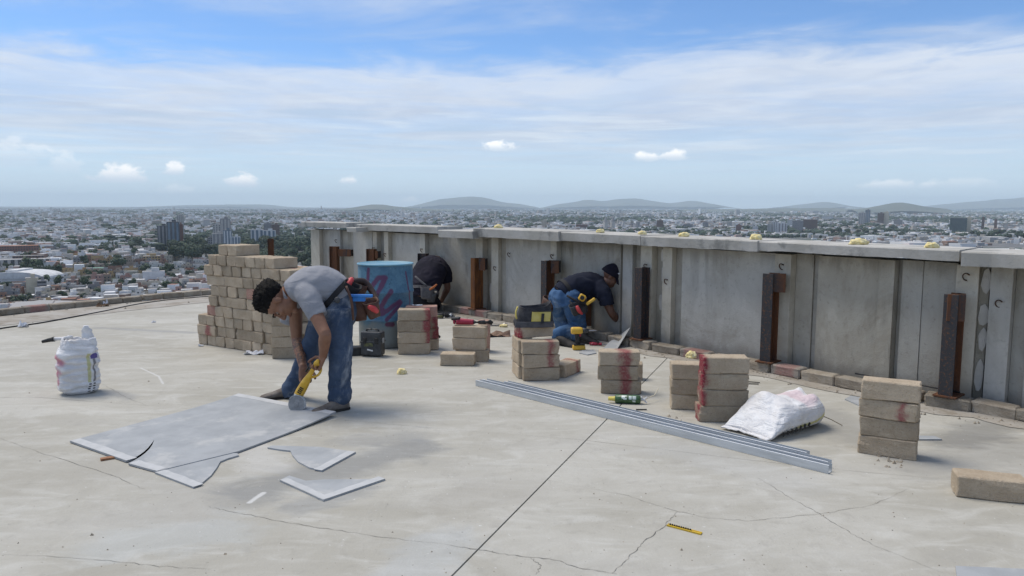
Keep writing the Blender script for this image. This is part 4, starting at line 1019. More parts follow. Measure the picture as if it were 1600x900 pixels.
M['tool_red'] = pmat('red_tool_plastic', (.30, .018, .045), (.36, .03, .06), 20, .4)
M['tool_yellow'] = pmat('yellow_tool_plastic', (.62, .36, .03), (.68, .43, .06), 20, .45)
M['steel'] = pmat('bright_steel', (.45, .45, .46), (.35, .35, .36), 20, .35, metal=.9)
def spin(axis, a): return Matrix.Rotation(a, 3, axis)
# red multi tool on the stack of three
g = G(733, 566)+Vector((.0, .10, BH*3+.006)); mt = empty('power_tool', g, -.12, 'red and black slim power tool lying on the low block stack', 'power tool')
MB().tube([(-.16, 0, .034), (-.13, 0, .036), (-.02, 0, .032), (.04, 0, .030)], [.026, .033, .029, .026], 14, smooth=4).build('body', M['tool_red'], mt, smooth=True)
MB().box((-.135, 0, .062), (.085, .058, .026), spin('Y', -.08)).build('battery_pack', M['black'], mt, bevel=.006)
MB().tube([(.035, 0, .030), (.10, 0, .030), (.15, 0, .032)], [.024, .019, .021], 12).build('neck', M['case'], mt, smooth=True)
MB().tube([(.145, 0, .030), (.20, .005, .034), (.225, .005, .020)], [.020, .024, .017], 12).build('head', M['black'], mt, smooth=True)
# yellow drill standing on its battery
g = G(905, 548); dl = empty('cordless_drill', g+Vector((0, .05, 0)), .08, 'yellow and black cordless drill standing on its battery by the kneeling worker', 'drill')
MB().box((.0, 0, .028), (.135, .075, .050), taper=.93).build('battery_pack', M['tool_yellow'], dl, bevel=.008)
MB().box((.0, 0, .060), (.12, .068, .016)).build('battery_foot', M['black'], dl, bevel=.004)
MB().tube([(-.01, 0, .064, .026, .020), (-.018, 0, .11, .021, .018), (-.022, 0, .17, .027, .021)], 0, 12, smooth=3).build('grip', M['black'], dl, smooth=True)
MB().tube([(-.085, 0, .205), (-.075, 0, .205), (.0, 0, .205), (.035, 0, .205)], [.022, .037, .038, .030], 16, smooth=3).build('motor_housing', M['tool_yellow'], dl, smooth=True)
MB().tube([(.035, 0, .205), (.06, 0, .205), (.10, 0, .205)], [.028, .027, .020], 14).build('chuck', M['case'], dl, smooth=True)
MB().tube([(.098, 0, .205), (.16, 0, .203), (.185, 0, .203)], [.007, .006, .003], 8).build('drill_bit', M['steel'], dl)
MB().box((.012, 0, .158), (.016, .016, .032), spin('Y', .2)).build('trigger', M['tool_red'], dl, bevel=.003)
# red screwdriver and friends near the kerb
g = G(933, 540); sdv = empty('screwdriver', g, -.15, 'red handled screwdriver on the floor beside the tilted cement board', 'screwdriver')
MB().tube([(-.08, 0, .017), (-.06, 0, .019), (0, 0, .016), (.05, 0, .018)], [.014, .019, .015, .016], 10, smooth=3).build('handle', M['tool_red'], sdv, smooth=True)
MB().tube([(.05, 0, .016), (.16, .01, .008)], .005, 6).build('shaft', M['steel'], sdv)
# green foam can
M['can'] = None
def can_mat():
    m_, q, b = new_mat('green_can_print'); oc = ocoord(q); x_, y_, z_ = q.xyz(oc)
    n = q.noise(oc, 18, 4, .6); c = q.mix(q.ss(n, .4, .6), (.035, .085, .03), (.05, .12, .045))
    a = q.m('ARCTAN2', q.m('SUBTRACT', z_, .033), q.m('MULTIPLY', y_, -1.)); blot = q.noise(q.mapping(oc, (40, 60, 60)), 1, 3, .6)
    for x0, x1, a0, a1, tr in ((-.055, -.015, .1, 1.2, .44), (.0, .022, .2, 1.1, .3), (.028, .055, .2, 1.1, .3), (.025, .052, -.5, .0, .5)):
        mk = q.m('MULTIPLY', q.m('MULTIPLY', q.ss(x_, x0-.002, x0+.002), q.ss(x_, x1-.002, x1+.002, 1., 0.)), q.m('MULTIPLY', q.ss(a, a0-.05, a0+.05), q.ss(a, a1-.05, a1+.05, 1., 0.)))
        c = q.mix(q.m('MULTIPLY', mk, q.ss(blot, tr-.03, tr+.03)), c, (.55, .62, .58))
    q.put(b.inputs['Base Color'], c); b.inputs['Roughness'].default_value = .35; return m_
g = G(983, 632); gcn = empty('foam_can', g+Vector((0, .03, 0)), -.12, 'green spray foam can with a yellow cap lying behind the steel studs', 'spray can')
R9 = spin('Y', math.pi/2)
MB().lathe([(.02, -.105), (.033, -.098), (.033, .075), (.026, .09), (.012, .092)], (0, 0, .034), 24, R9).build('can_body', can_mat(), gcn, smooth=True)
MB().lathe([(.006, -.155), (.015, -.155), (.018, -.108), (.022, -.104), (.01, -.103)], (0, 0, .034), 16, R9).build('cap', pmat('yellow_cap', (.62, .52, .12), rough=.5), gcn, smooth=True)
MB().tube([(.09, 0, .034), (.125, 0, .034)], [.012, .010], 10).build('valve', M['white_plastic'], gcn)
for a in (.7, -.7, 2.4): MB().tube([(.115, 0, .034), (.115+.03*math.cos(a), -.01, max(.008, .034+.035*math.sin(a)))], .006, 6).build('trigger', M['white_plastic'], gcn)
MB().tube([(.12, 0, .034), (.20, .09, .05), (.235, .16, .09)], .0032, 6).build('straw', pmat('pale_straw', (.6, .55, .42), rough=.6), gcn)
ns_ = empty('nail', G(1000, 641), .05, 'short black bolt on the floor just below the green can', 'bolt')
MB().tube([(-.03, 0, .006), (.05, 0, .006)], .005, 6).build('shank', M['black'], ns_)
# yellow fastener strip
M['strip'] = pmat('yellow_strip_plastic', (.62, .42, .03), (.55, .36, .03), 30, .45)
a_, b_ = G(1043, 821), G(1096, 835); d_ = b_-a_; ys = empty('fastener_strip', (a_+b_)/2, math.atan2(d_.y, d_.x), 'yellow plastic fastener strip with black holes on the bare floor', 'fastener strip')
L_ = d_.length
MB().box((0, .008, .004), (L_, .006, .007)).build('side_rail', M['strip'], ys); MB().box((0, -.008, .004), (L_, .006, .007)).build('side_rail', M['strip'], ys)
MB().box((L_*.36, 0, .0032), (L_*.28, .0105, .005)).build('tail', M['strip'], ys)
for i in range(10):
    x_ = -L_/2+.008+i*L_*.066
    MB().box((x_, 0, .0035), (.006, .0095, .006)).build('bridge', M['strip'], ys)
    MB().lathe([(.001, 0), (.0046, 0), (.0046, .010), (.003, .013), (.001, .013)], (x_+L_*.033, 0, 0), 8).build('cartridge', M['black'], ys)
# paper, cardboard, scraps
M['paper'] = pmat('white_paper', (.70, .71, .74), (.62, .63, .66), 12, .8)
def scrap(u, v, size, rz, m_, label, cat, curl=.02, seed=0, name='paper_scrap', group=None):
    n = 7; mb = MB(); top = []
    for i in range(n):
        for j in range(n):
            x_, y_ = (i/(n-1)-.5)*size[0], (j/(n-1)-.5)*size[1]
            r_ = 1+.25*noise.noise((i*.7+seed, j*.7, 1)); z_ = .003+curl*max(0, .5+noise.noise((i*.45+seed*3, j*.45, 0)))**2
            top.append(Vector((x_*r_, y_*r_, z_)))
    N_ = n*n; vs = top+[p-Vector((0, 0, .0022)) for p in top]; fs = []
    for i in range(n-1):
        for j in range(n-1):
            q0 = i*n+j; fs += [(q0, q0+n, q0+n+1, q0+1), (N_+q0, N_+q0+1, N_+q0+n+1, N_+q0+n)]
    for i in range(n-1):
        fs += [(i*n, N_+i*n, N_+(i+1)*n, (i+1)*n), (i*n+n-1, (i+1)*n+n-1, N_+(i+1)*n+n-1, N_+i*n+n-1), (i, i+1, N_+i+1, N_+i), ((n-1)*n+i, N_+(n-1)*n+i, N_+(n-1)*n+i+1, (n-1)*n+i+1)]
    o = mb.add(vs, fs).build(name, m_, None, G(u, v), (0, 0, rz)); return tag(o, label, cat, group)
scrap(398, 553, (.19, .12), .1, M['paper'], 'crumpled white and blue paper on the floor before the block pile', 'paper', .035, 1)
scrap(314, 541, (.05, .04), .4, M['paper'], 'tiny white paper scrap at the left foot of the block pile', 'paper', .02, 2)
scrap(342, 539, (.08, .05), .2, M['paper'], 'small white paper scrap against the front of the block pile', 'paper', .03, 3)
scrap(36, 511, (.10, .08), .3, M['paper'], 'white plastic scrap caught on the black cable at the left', 'plastic scrap', .07, 4, 'plastic_scrap')
scrap(240, 504, (.05, .03), .3, M['paper'], 'white paper scrap alone on the floor behind the upright sack', 'paper', .02, 5)
scrap(160, 479, (.16, .10), .5, pmat('brown_card', (.20, .12, .07), (.12, .08, .05), 20, .9), 'crumpled brown packaging by the left kerb', 'packaging', .06, 6, 'packaging')
scrap(165, 477, (.07, .05), .5, M['paper'], 'white scrap on top of brown packaging by the left kerb', 'paper', .09, 9)
scrap(776, 525, (.30, .16), .15, pmat('torn_cardboard', (.24, .16, .11), (.19, .12, .09), 8, .9), 'torn brown cardboard on the floor left of the tool bag stack', 'cardboard', .05, 7, 'cardboard_scrap')
scrap(650, 482, (.10, .06), .15, M['paper'], 'pale scrap lying on the double block stack by the drum', 'paper', .01, 8).location = G(661, 547)+Vector((-.06, .06, BH*4+.008))
tw = empty('trowel', G(785, 509), .1, 'pale metal trowel lying on the floor left of the tool bag', 'trowel')
MB().prism([(-.16, -.03), (.0, -.045), (.0, .045), (-.16, .03)], .008, .011).build('blade', M['steel'], tw)
MB().tube([(0, 0, .01), (.03, 0, .03), (.07, 0, .03)], .005, 6).build('tang', M['steel'], tw)
# grinder-like dark tool lying near the kerb behind the drum stack
g = G(695, 497); ag = empty('angle_grinder', g, .1, 'small black angle grinder on the floor at the foot of the parapet', 'angle grinder')
MB().tube([(-.12, 0, .035), (-.02, 0, .038), (.05, 0, .036)], [.028, .034, .028], 12, smooth=3).build('body', M['black'], ag, smooth=True)
MB().lathe([(.005, 0), (.055, 0), (.055, .006), (.005, .01)], (.08, -.01, .02), 20, spin('X', .5)).build('disc', M['case'], ag)
MB().tube([(.055, 0, .036), (.08, 0, .04), (.10, 0, .036)], [.027, .030, .02], 12).build('gear_head', M['galv'], ag, smooth=True)
MB().tube([(-.12, -.02, .03), (-.09, -.05, .03), (-.03, -.055, .03)], .016, 8).build('side_handle', pmat('olive_grip', (.12, .12, .05), rough=.6), ag, smooth=True)
g = G(684, 531); pl = empty('hand_tool', g, .2, 'small black hand tool poking out behind the double block stack', 'tool')
MB().tube([(-.05, .03, .03), (.0, 0, .05), (.02, -.02, .03)], [.012, .022, .016], 10).build('grip', M['black'], pl, smooth=True)
for i, (u, v, a) in enumerate(((1166, 592, .2), (1170, 601, -.15), (1172, 598, -.35))):
    o = empty('screw', G(u, v), a, ('short dark bolt', 'long thin dark rod', 'second thin dark rod crossing the first')[i]+' on the floor right of the red edged stack', 'metal scrap', 'metal scraps right of the stack')
    MB().tube([(-.06 if i else -.025, 0, .008), (.08 if i else .02, 0, .008)], .004 if i else .012, 7).build('rod', M['black'], o)
g = G(1405, 597); rd = empty('steel_rod', wall_at(s_of(1425), .10)[0].to_3d()+Vector((0, 0, .112)), math.atan2(*reversed(wall_at(s_of(1425))[1])), 'long thin black rod lying on the kerb near the rightmost post', 'rod')
MB().tube([(-.42, 0, .008), (0, .01, .01), (.40, 0, .008)], .007, 6).build('rod', M['black'], rd)
# black cable on the left
pts = [G(-60, 528), G(0, 514.5), G(60, 506), G(110, 497), G(165, 486.5), G(210, 477), G(262, 469.5), G(330, 463.5), G(420, 457), G(470, 462)]
cb_ = [(p[0], p[1], .009) for p in catmull([(p.x, p.y, 0) for p in pts], 8)]
tag(MB().tube(cb_, .0085, 7).build('cable', M['black'], smooth=True), 'long black cable snaking along the left roof edge', 'cable')
# grit and crumbs
mb = MB(); RG = random.Random(5)
def crumb(x_, y_, r_, z_=0.):
    vs = [Vector((x_+RG.uniform(.5, 1)*r_*math.cos(a), y_+RG.uniform(.5, 1)*r_*math.sin(a), z_)) for a in (0, 1.25, 2.5, 3.8, 5.1)]+[Vector((x_+RG.uniform(-.3, .3)*r_, y_, z_+r_*RG.uniform(.5, 1.1)))]
    mb.add(vs, [(0, 1, 5), (1, 2, 5), (2, 3, 5), (3, 4, 5), (4, 0, 5), (4, 3, 2, 1, 0)])
for _ in range(420):
    u, v = RG.uniform(-50, 1650), 480+430*RG.random()**1.3; p = G(u, v)
    if p.x > np.interp(p.y, [3, 5.4, 8.3, 10.7, 13.5][::1], [5., 3.6, 1.3, -.6, -3.6]) or p.x < -7: continue
    crumb(p.x, p.y, RG.uniform(.002, .0065)*(1+.9*(RG.random() < .04)))
for _ in range(420):
    p, t = wall_at(RG.uniform(1, 11.5)); o = .22+abs(RG.gauss(0, .16)); q_ = p+Vector((t.y, -t.x))*o; crumb(q_.x, q_.y, RG.uniform(.004, .018), .004)
for _ in range(160):
    p, t = at(LP, LS, RG.uniform(9, LS[-1]-.3)); o = .12+abs(RG.gauss(0, .35)); q_ = p+Vector((t.y, -t.x))*o; crumb(q_.x, q_.y, RG.uniform(.006, .03), .004)
for (u, v) in ((1400, 722), (1410, 718), (1375, 716), (1395, 727), (1055, 655), (1150, 657)):
    for _ in range(7): p = G(u+RG.uniform(-14, 14), v+RG.uniform(-6, 6)); crumb(p.x, p.y, RG.uniform(.004, .022))
tag(mb.build('concrete_rubble', M['kerb']), 'grey concrete crumbs and grit scattered over the roof floor', kind='stuff')
# ================================================================== CITY FAR BELOW
ZG = -80.0
RC = random.Random(23); NR = np.random.default_rng(5)
def ground_mat():
    m_, q, b = new_mat('city_ground'); geo = q.n('ShaderNodeNewGeometry').outputs['Position']
    n1 = q.noise(geo, .004, 6, .6); n2 = q.noise(geo, .03, 5, .6); n3 = q.noise(geo, .0011, 5, .6)
    c = q.mix(q.ss(n2, .4, .6), (.16, .155, .15), (.10, .10, .098))
    c = q.mix(q.m('MULTIPLY', q.ss(n1, .47, .56), .85), c, (.035, .055, .03))
    c = q.mix(q.m('MULTIPLY', q.ss(n3, .5, .6), .6), c, (.045, .06, .04))
    q.put(b.inputs['Base Color'], c); b.inputs['Roughness'].default_value = .95; return m_
M['ground'] = ground_mat()
tag(MB().prism([(-39000, -4000), (39000, -4000), (39000, 30500), (-39000, 30500)], ZG-.5, ZG).build('city_ground', M['ground']), kind='structure')

# hills on the skyline
M['hill'] = pmat('hill_scrub', (.085, .105, .085), (.13, .14, .115), .0016, .95)
def hills(D, pts, name, base_drop=0, depth=.18, seed=0):
    # ridge through picture points at distance D, real relief falling away to both sides
    P3 = []
    for i, (u, v) in enumerate(pts): P3.append(P(u, v, D))
    n = 140; xs = np.linspace(P3[0].x, P3[-1].x, n); zs = np.interp(xs, [p.x for p in P3], [p.z for p in P3])
    kz = np.ones(9)/9; zs = np.convolve(np.pad(zs, 4, mode='edge'), kz, mode='valid')
    mb = MB(); rs = []
    for k_ in range(-6, 9):
        f = math.cos(min(1, abs(k_)/8.)*math.pi/2)**1.2 if k_ else 1.
        rs.append([Vector((x_*(1+k_*.012), D+k_*D*depth/8+D*.008*noise.noise((x_*.0006, k_*.6, seed)), max(ZG-2, ZG-2+(z_-ZG+2)*f*(1+(.16*noise.noise((x_*.0011, k_*.5, seed+3)) if k_ else .03*noise.noise((x_*.002, 0, seed+3))))))) for x_, z_ in zip(xs, zs)])
    vs = [p for r_ in rs for p in r_]; fs = [(i*n+j, i*n+j+1, (i+1)*n+j+1, (i+1)*n+j) for i in range(len(rs)-1) for j in range(n-1)]
    return tag(mb.add(vs, fs).build(name, M['hill'], smooth=True), kind='structure')
hills(24000, [(620, 326), (655, 320), (690, 312), (715, 308), (740, 307), (762, 310), (785, 316), (815, 319), (850, 326)], 'hill', seed=1)
hills(24500, [(840, 326), (870, 319), (895, 316), (918, 311.5), (940, 315), (965, 311), (992, 310), (1020, 314), (1045, 318), (1068, 315), (1085, 313), (1105, 317), (1140, 325)], 'hill', seed=2)
hills(25000, [(130, 329), (220, 324), (290, 320.5), (370, 319.5), (410, 319), (440, 323), (500, 326), (560, 328)], 'hill', seed=3)
hills(25200, [(-350, 330), (-100, 325), (60, 325), (160, 327), (240, 329)], 'hill', seed=4)
hills(24500, [(1220, 324), (1262, 319), (1285, 315), (1310, 320), (1340, 324)], 'hill', seed=5)
hills(25000, [(1440, 324), (1490, 318), (1540, 314), (1580, 310), (1640, 304), (1760, 303), (1950, 312), (2100, 323)], 'hill', seed=6)
hills(9500, [(1330, 328), (1358, 324.5), (1382, 320), (1396, 317.5), (1410, 317), (1424, 319), (1446, 323), (1480, 327)], 'hill', seed=7, depth=.12)
hills(11000, [(520, 329), (550, 324.5), (580, 319.5), (600, 319.5), (612, 322), (660, 326), (720, 328)], 'hill', seed=8, depth=.12)
hills(12000, [(1060, 328), (1150, 326.5), (1230, 325.5), (1300, 325), (1360, 326), (1420, 328)], 'hill', seed=9, depth=.16)

# materials shared by the buildings: colours are the walls' own
def wallm(name, c, f=.85): return pmat(name, c, tuple(v*f for v in c), .3, .9)
CW = {'white': (.58, .57, .54), 'cream': (.45, .41, .33), 'tan': (.32, .26, .20), 'grey': (.25, .25, .25), 'pink': (.38, .24, .20), 'brick brown': (.24, .14, .10), 'ochre': (.42, .30, .15)}
for n_, c in CW.items(): M['h_'+n_] = wallm('plaster_'+n_.replace(' ', '_'), c)
M['roof_grey'] = pmat('flat_roof', (.26, .255, .25), (.36, .35, .34), .25, .9); M['roof_red'] = pmat('clay_roof', (.27, .11, .06), (.34, .16, .09), .4, .9)
M['glass_dark'] = pmat('window_glass', (.03, .035, .045), (.06, .07, .08), .6, .25); M['tank'] = pmat('water_tank', (.03, .03, .035), rough=.6)
M['roof_white'] = pmat('white_roof', (.62, .63, .63), (.5, .5, .5), .2, .8); M['roof_green'] = pmat('green_roof', (.22, .40, .30), rough=.7)
def house_mesh(i, wm):
    r_ = random.Random(100+i); mb = MB(); win = MB(); W_, D_, H_ = r_.uniform(8, 15), r_.uniform(9, 16), r_.choice([3.6, 6.5, 6.8, 9.2])
    parts = [(0, 0, W_, D_, H_)]
    if r_.random() < .8: parts.append((r_.uniform(-.2, .2)*W_, -D_/2-2.4, W_*.72, 4.8, H_*.55))
    if r_.random() < .6: parts.append((r_.uniform(-.25, .25)*W_, r_.uniform(-.2, .2)*D_, W_*.35, D_*.3, H_+2.6))
    for (x_, y_, w_, d_, h_) in parts:
        mb.mat = 0; mb.box((x_, y_, h_/2), (w_, d_, h_))
        mb.mat = 1; mb.box((x_, y_, h_+.02), (w_-.5, d_-.5, .06)); mb.mat = 0
        for sx, sy, lx_, ly_ in ((0, -d_/2+.12, w_, .2), (0, d_/2-.12, w_, .2), (-w_/2+.12, 0, .2, d_-.5), (w_/2-.12, 0, .2, d_-.5)):
            mb.box((x_+sx, y_+sy, h_+.4), (lx_, ly_, .78))
        nf = max(1, int(h_/3)); nw = max(1, int(w_/3.2))
        for f in range(nf):
            for c in range(nw):
                if r_.random() < .82:
                    for sg in (-1, 1): win.box((x_-w_/2+(c+.5)*w_/nw, y_+sg*(d_/2+.02), f*3+1.7), (1.3, .12, 1.4))
            for c in range(max(1, int(d_/4))):
                if r_.random() < .5: win.box((x_+(w_/2+.02)*(1 if r_.random() < .5 else -1), y_-d_/2+(c+.5)*d_/max(1, int(d_/4)), f*3+1.7), (.12, 1.3, 1.4))
    tk = MB().lathe([(.1, 0), (.6, 0), (.62, .9), (.5, 1.25), (.1, 1.35)], (0, 0, 0), 10)
    return (mb.mesh('house_walls', [M['h_white'], M['roof_grey']]), win.mesh('house_windows', M['glass_dark']), tk.mesh('water_tank', M['tank']), W_, D_, H_)
HT = [house_mesh(i, None) for i in range(12)]
taken = []
def free(p, r_):
    for q_, rr_ in taken:
        if abs(p.x-q_.x) < (r_+rr_) and abs(p.y-q_.y) < (r_+rr_) and (p-q_).length < (r_+rr_)*.86: return False
    return True

# ---- named buildings
def px2m(v0, v1, D): return abs(v1-v0)*D/FPX
def windows_grid(w_, d_, h_, sx, sz, ww, wh, side=True):
    mb = MB(); nx = max(1, int(w_/sx)); nz = max(1, int(h_/sz)); ny = max(1, int(d_/sx))
    for f in range(nz):
        for c in range(nx):
            for sg in (-1, 1): mb.box((-w_/2+(c+.5)*w_/nx, sg*(d_/2+.03), (f+.55)*h_/nz), (ww, .16, wh))
        for c in range(ny):
            for sg in (-1, 1): mb.box((sg*(w_/2+.03), -d_/2+(c+.5)*d_/ny, (f+.55)*h_/nz), (.16, ww, wh))
    return mb
def tower(u0, u1, vt, vb, wm, label, cat='high-rise', depth=.6, yaw=None, style='grid', name='tower_block', top=True, rm='roof_grey', D=None, win='glass_dark'):
    c = G((u0+u1)/2, vb, ZG); D_ = D or c.y
    if D: c = P((u0+u1)/2, 330, D); c.z = ZG
    k_ = D_/FPX; w_ = (u1-u0)*k_; h_ = EYE-ZG-(vt-322)*k_
    d_ = max(8, w_*depth); c = c*1.0; c.z = ZG; c = c+Vector((c.x/c.y, 1, 0))*(d_/2)
    yw = -math.atan2(c.x, c.y) if yaw is None else yaw
    r_ = empty(name, c, yw, label, cat); taken.append((Vector((c.x, c.y, 0)), max(w_, d_)*.62))
    wl = MB().box((0, 0, h_/2), (w_, d_, h_)).build('wall', M[wm], r_)
    if style == 'grid': o = windows_grid(w_, d_, h_, 3.6, 3.3, 2.0, 1.7).build('window_rows', M[win], r_)
    elif style == 'band': o = windows_grid(w_, d_, h_, w_*.98, 3.4, w_*.9, 1.6).build('window_rows', M[win], r_)
    elif style == 'stripe':
        mb = MB(); n = max(3, int(w_/7))
        for i in range(n):
            for sg in (-1, 1): mb.box((-w_/2+(i+.5)*w_/n, sg*(d_/2+.1), h_*.5), (w_/n*.52, .5, h_*.94))
        for i in range(2):
            for sg in (-1, 1): mb.box((sg*(w_/2+.1), -d_/4+i*d_/2, h_*.5), (.5, d_*.3, h_*.94))
        o = mb.build('window_rows', M[win], r_)
    else: o = None
    if o: o['kind'] = 'stuff'
    MB().box((0, 0, h_+.12), (w_-.6, d_-.6, .2)).build('roof', M[rm], r_)
    if top: MB().box((w_*.08, 0, h_+1.8), (w_*.35, d_*.4, 3.4)).build('lift_house', M[wm], r_)
    return r_, w_, d_, h_
M['t_dark'] = pmat('dark_facade', (.05, .058, .068), (.085, .09, .10), .05, .5); M['t_brick'] = wallm('red_brick_facade', (.22, .11, .085))
M['t_glass'] = pmat('blue_glass', (.10, .15, .20), (.14, .19, .24), .1, .25); M['t_green'] = pmat('green_glass', (.045, .085, .085), (.06, .11, .105), .05, .3)
M['t_pale'] = wallm('pale_facade', (.50, .48, .45)); M['t_grey'] = wallm('grey_facade', (.28, .275, .28)); M['t_white'] = wallm('white_facade', (.66, .66, .66)); M['t_brown'] = wallm('brown_facade', (.16, .10, .08)); M['t_cream'] = wallm('cream_facade', (.58, .52, .40))
tower(248, 264, 354, 391, 't_dark', 'left half of the dark twin high-rise beyond the block pile', style='stripe', win='t_grey')
tower(263, 281, 348, 392, 't_dark', 'taller middle slab of the dark high-rise group beyond the block pile', style='stripe', win='t_glass')
tower(280.5, 287, 352, 391, 't_brick', 'narrow brick red stair tower at the right of the dark high-rise', style=None, depth=1.6)
tower(278, 288, 338, 372, 't_pale', 'slim pale tower rising behind the dark high-rise group', style='grid')
tower(334, 346, 352, 392, 't_pale', 'pale slab tower left of the tallest one behind the pile', style='grid')
tower(346, 361, 343, 390, 't_grey', 'tallest grey tower behind the block pile', style='stripe', win='t_pale')
tower(333, 350, 366, 398, 't_pale', 'broad pale office block just above the pile top', style='stripe', win='t_grey')
tower(350, 363, 361, 398, 't_glass', 'blue glass tower with pale edges above the pile top', style='stripe', win='t_white')
tower(363, 376, 371, 398, 't_white', 'low white tower with a rounded cap right of the blue glass tower', style='stripe', win='t_glass')
tower(393, 412, 360, 386, 't_white', 'left half of the wide white and blue office slab', style='stripe', win='t_glass', depth=.4)
tower(412, 431, 361, 386, 't_white', 'right half of the wide white and blue office slab', style='stripe', win='t_glass', depth=.4)
tower(413, 424, 350, 370, 't_grey', 'dull grey tower behind the white and blue slab', style='grid'); tower(425, 437, 352, 372, 't_brown', 'brown grey tower behind the white and blue slab', style='grid')
tower(326, 333, 372, 398, 't_grey', 'thin grey tower at the left of the cluster behind the pile', style='grid')
R_ = tower
R_(1199, 1206, 348, 366, 't_pale', 'leftmost pale tower of the cluster above the coping', style='stripe', win='t_grey'); R_(1207, 1215, 345, 366, 't_grey', 'grey tower with dark stripes in the cluster above the coping', style='stripe', win='t_white'); R_(1215.5, 1229, 347, 365, 't_white', 'white tower beside the grey striped one above the coping', style='stripe', win='t_grey')
R_(1238, 1254, 343, 362, 't_grey', 'broad grey slab left of the brown slabs above the coping'); R_(1255, 1276, 341, 360, 't_brown', 'broad brown slab block above the coping', top=False); R_(1230, 1240, 342, 356, 't_white', 'small white tower behind the grey slab')
R_(1341.5, 1351, 330, 354, 't_pale', 'tall pale tower of the pair above the coping', style='stripe', win='t_grey'); R_(1351.5, 1358.5, 326, 352, 't_grey', 'tall grey tower of the pair above the coping', style='stripe', win='t_glass')
R_(1371, 1380, 331, 352, 't_brown', 'brown tower joined to a cream one above the coping'); R_(1380.3, 1388, 329, 352, 't_cream', 'cream tower joined to a brown one above the coping', style=None)
R_(1397, 1409, 341, 353, 't_grey', 'low grey tower right of the cream tower'); R_(1284, 1300, 336, 345, 't_white', 'long white block far off on the right', top=False); R_(1303, 1330, 338, 346, 't_pale', 'long pale block far off beside the white one', top=False)
R_(1485, 1508, 338, 365, 't_green', 'dark green glass office block near the right edge', style='band', win='t_dark', top=False); R_(1508.4, 1516, 337, 365, 't_cream', 'narrow tan service tower of the green glass office block', style=None, depth=2.0)
R_(1533, 1537, 337, 362, 't_brown', 'thin dark tower right of the green office block'); R_(1553, 1557, 340, 360, 't_brown', 'thin brown chimney like tower near the right edge', style=None, depth=1); R_(1567, 1574, 346, 360, 't_pale', 'small pale tower near the right picture edge')
R_(1150, 1158, 350, 364, 't_brick', 'brick red tower above the coping centre'); R_(1136, 1143, 345, 358, 't_pale', 'pale tower above the coping centre'); R_(1176, 1184, 352, 364, 't_white', 'white tower left of the coping cluster')
R_(676, 684, 340, 347, 't_white', 'small white block far off above the drum', top=False); R_(846, 854, 344, 356, 't_cream', 'cream block far off above the middle of the coping'); R_(1026, 1036, 343, 357, 't_brown', 'brown block above the coping behind the cap')
R_(1098, 1106, 346, 358, 't_grey', 'grey block above the coping left of centre right'); R_(900, 918, 350, 359, 't_brick', 'wide reddish block above the coping', top=False); R_(790, 806, 349, 356, 't_grey', 'wide grey block above the coping', top=False); R_(1068, 1082, 349, 360, 't_grey', 'wide grey block above the coping right of the centre')
# twin church spires
for u, lb in ((946, 'left'), (957, 'right')):
    c = G(u, 359, ZG); k_ = c.y/FPX; h_ = EYE-ZG-(337-322)*k_; r_ = empty('church_spire', c, .3, lb+' of the twin pointed church spires far off above the coping', 'spire'); w_ = 4.2*k_*1.3
    MB().box((0, 0, h_*.3), (w_, w_, h_*.6)).build('wall', M['t_pale'], r_); MB().lathe([(w_*.62, h_*.6), (.1, h_)], n=8).build('roof', M['t_grey'], r_)
# near left: white hall with an arched roof
hc = G(22, 449, ZG); k_ = hc.y/FPX; hw_, hd_ = 88*k_, 60*k_; r_ = empty('sports_hall', hc+Vector((0, hd_/2, 0)), 0.06, 'long white hall with a shallow arched roof at the left edge of the city', 'hall'); taken.append((Vector((hc.x, hc.y+hd_/2, 0)), hw_*.55))
eh = 13*k_; MB().box((0, 0, eh/2), (hw_, hd_, eh)).build('wall', M['t_white'], r_)
mb = MB(); rs = []
for y_ in (-hd_/2-.8, hd_/2+.8): rs.append([Vector((-hw_*.51*math.cos(math.pi*i/14), y_, eh+.05+11*k_*math.sin(math.pi*i/14)**.9)) for i in range(15)])
mb.rings(rs).build('roof', M['roof_white'], r_)
MB().box((-hw_*.1, 0, eh+12*k_), (hw_*.18, hd_*.8, 3*k_)).build('roof_vent', M['roof_white'], r_)
r_, w_, d_, h_ = tower(43, 60, 437, 463, 't_cream', 'plain tan windowless block beside the white arched hall', 'building', style=None, name='apartment_block'); 
tower(60.4, 73, 441, 463, 't_grey', 'grey apartment block with balconies joined to the tan block', 'building', style='band', name='apartment_block')
tower(0, 74, 408, 421, 't_pale', 'long pale block with a sawtooth of windows behind the arched hall', 'building', style='stripe', win='glass_dark', name='long_building', depth=.35, top=False)
tower(60, 76, 412, 432, 't_white', 'white end block right of the long pale building', 'building', style=None, name='apartment_block')
tower(24, 66, 402, 413, 't_brown', 'dark brown terrace with rows of windows behind the long pale building', 'building', style='grid', name='terrace_block', depth=.3, top=False)
tower(225, 257, 426, 446, 't_white', 'large plain white box building just above the left kerb', 'building', style=None, name='warehouse', depth=.5)
tower(123, 134, 397, 409, 't_white', 'small white tower house in the middle of the low houses', 'building', style=None, name='apartment_block')
tower(145, 166, 421, 428, 't_cream', 'low shed with a pale green roof among the houses', 'building', style=None, name='shed', rm='roof_green', top=False)
tower(-20, 55, 387, 399, 't_brick', 'brick housing terrace with red tiled roofs at the left edge', 'building', style='grid', name='terrace_block', rm='roof_red', depth=.3, top=False)
tower(225, 250, 402, 412, 'h_ochre', 'ochre block left of the block pile among the houses', 'building', style='grid', name='apartment_block')
tower(105, 122, 440, 452, 'h_pink', 'pink house block in the middle of the low houses', 'building', style='grid', name='apartment_block')

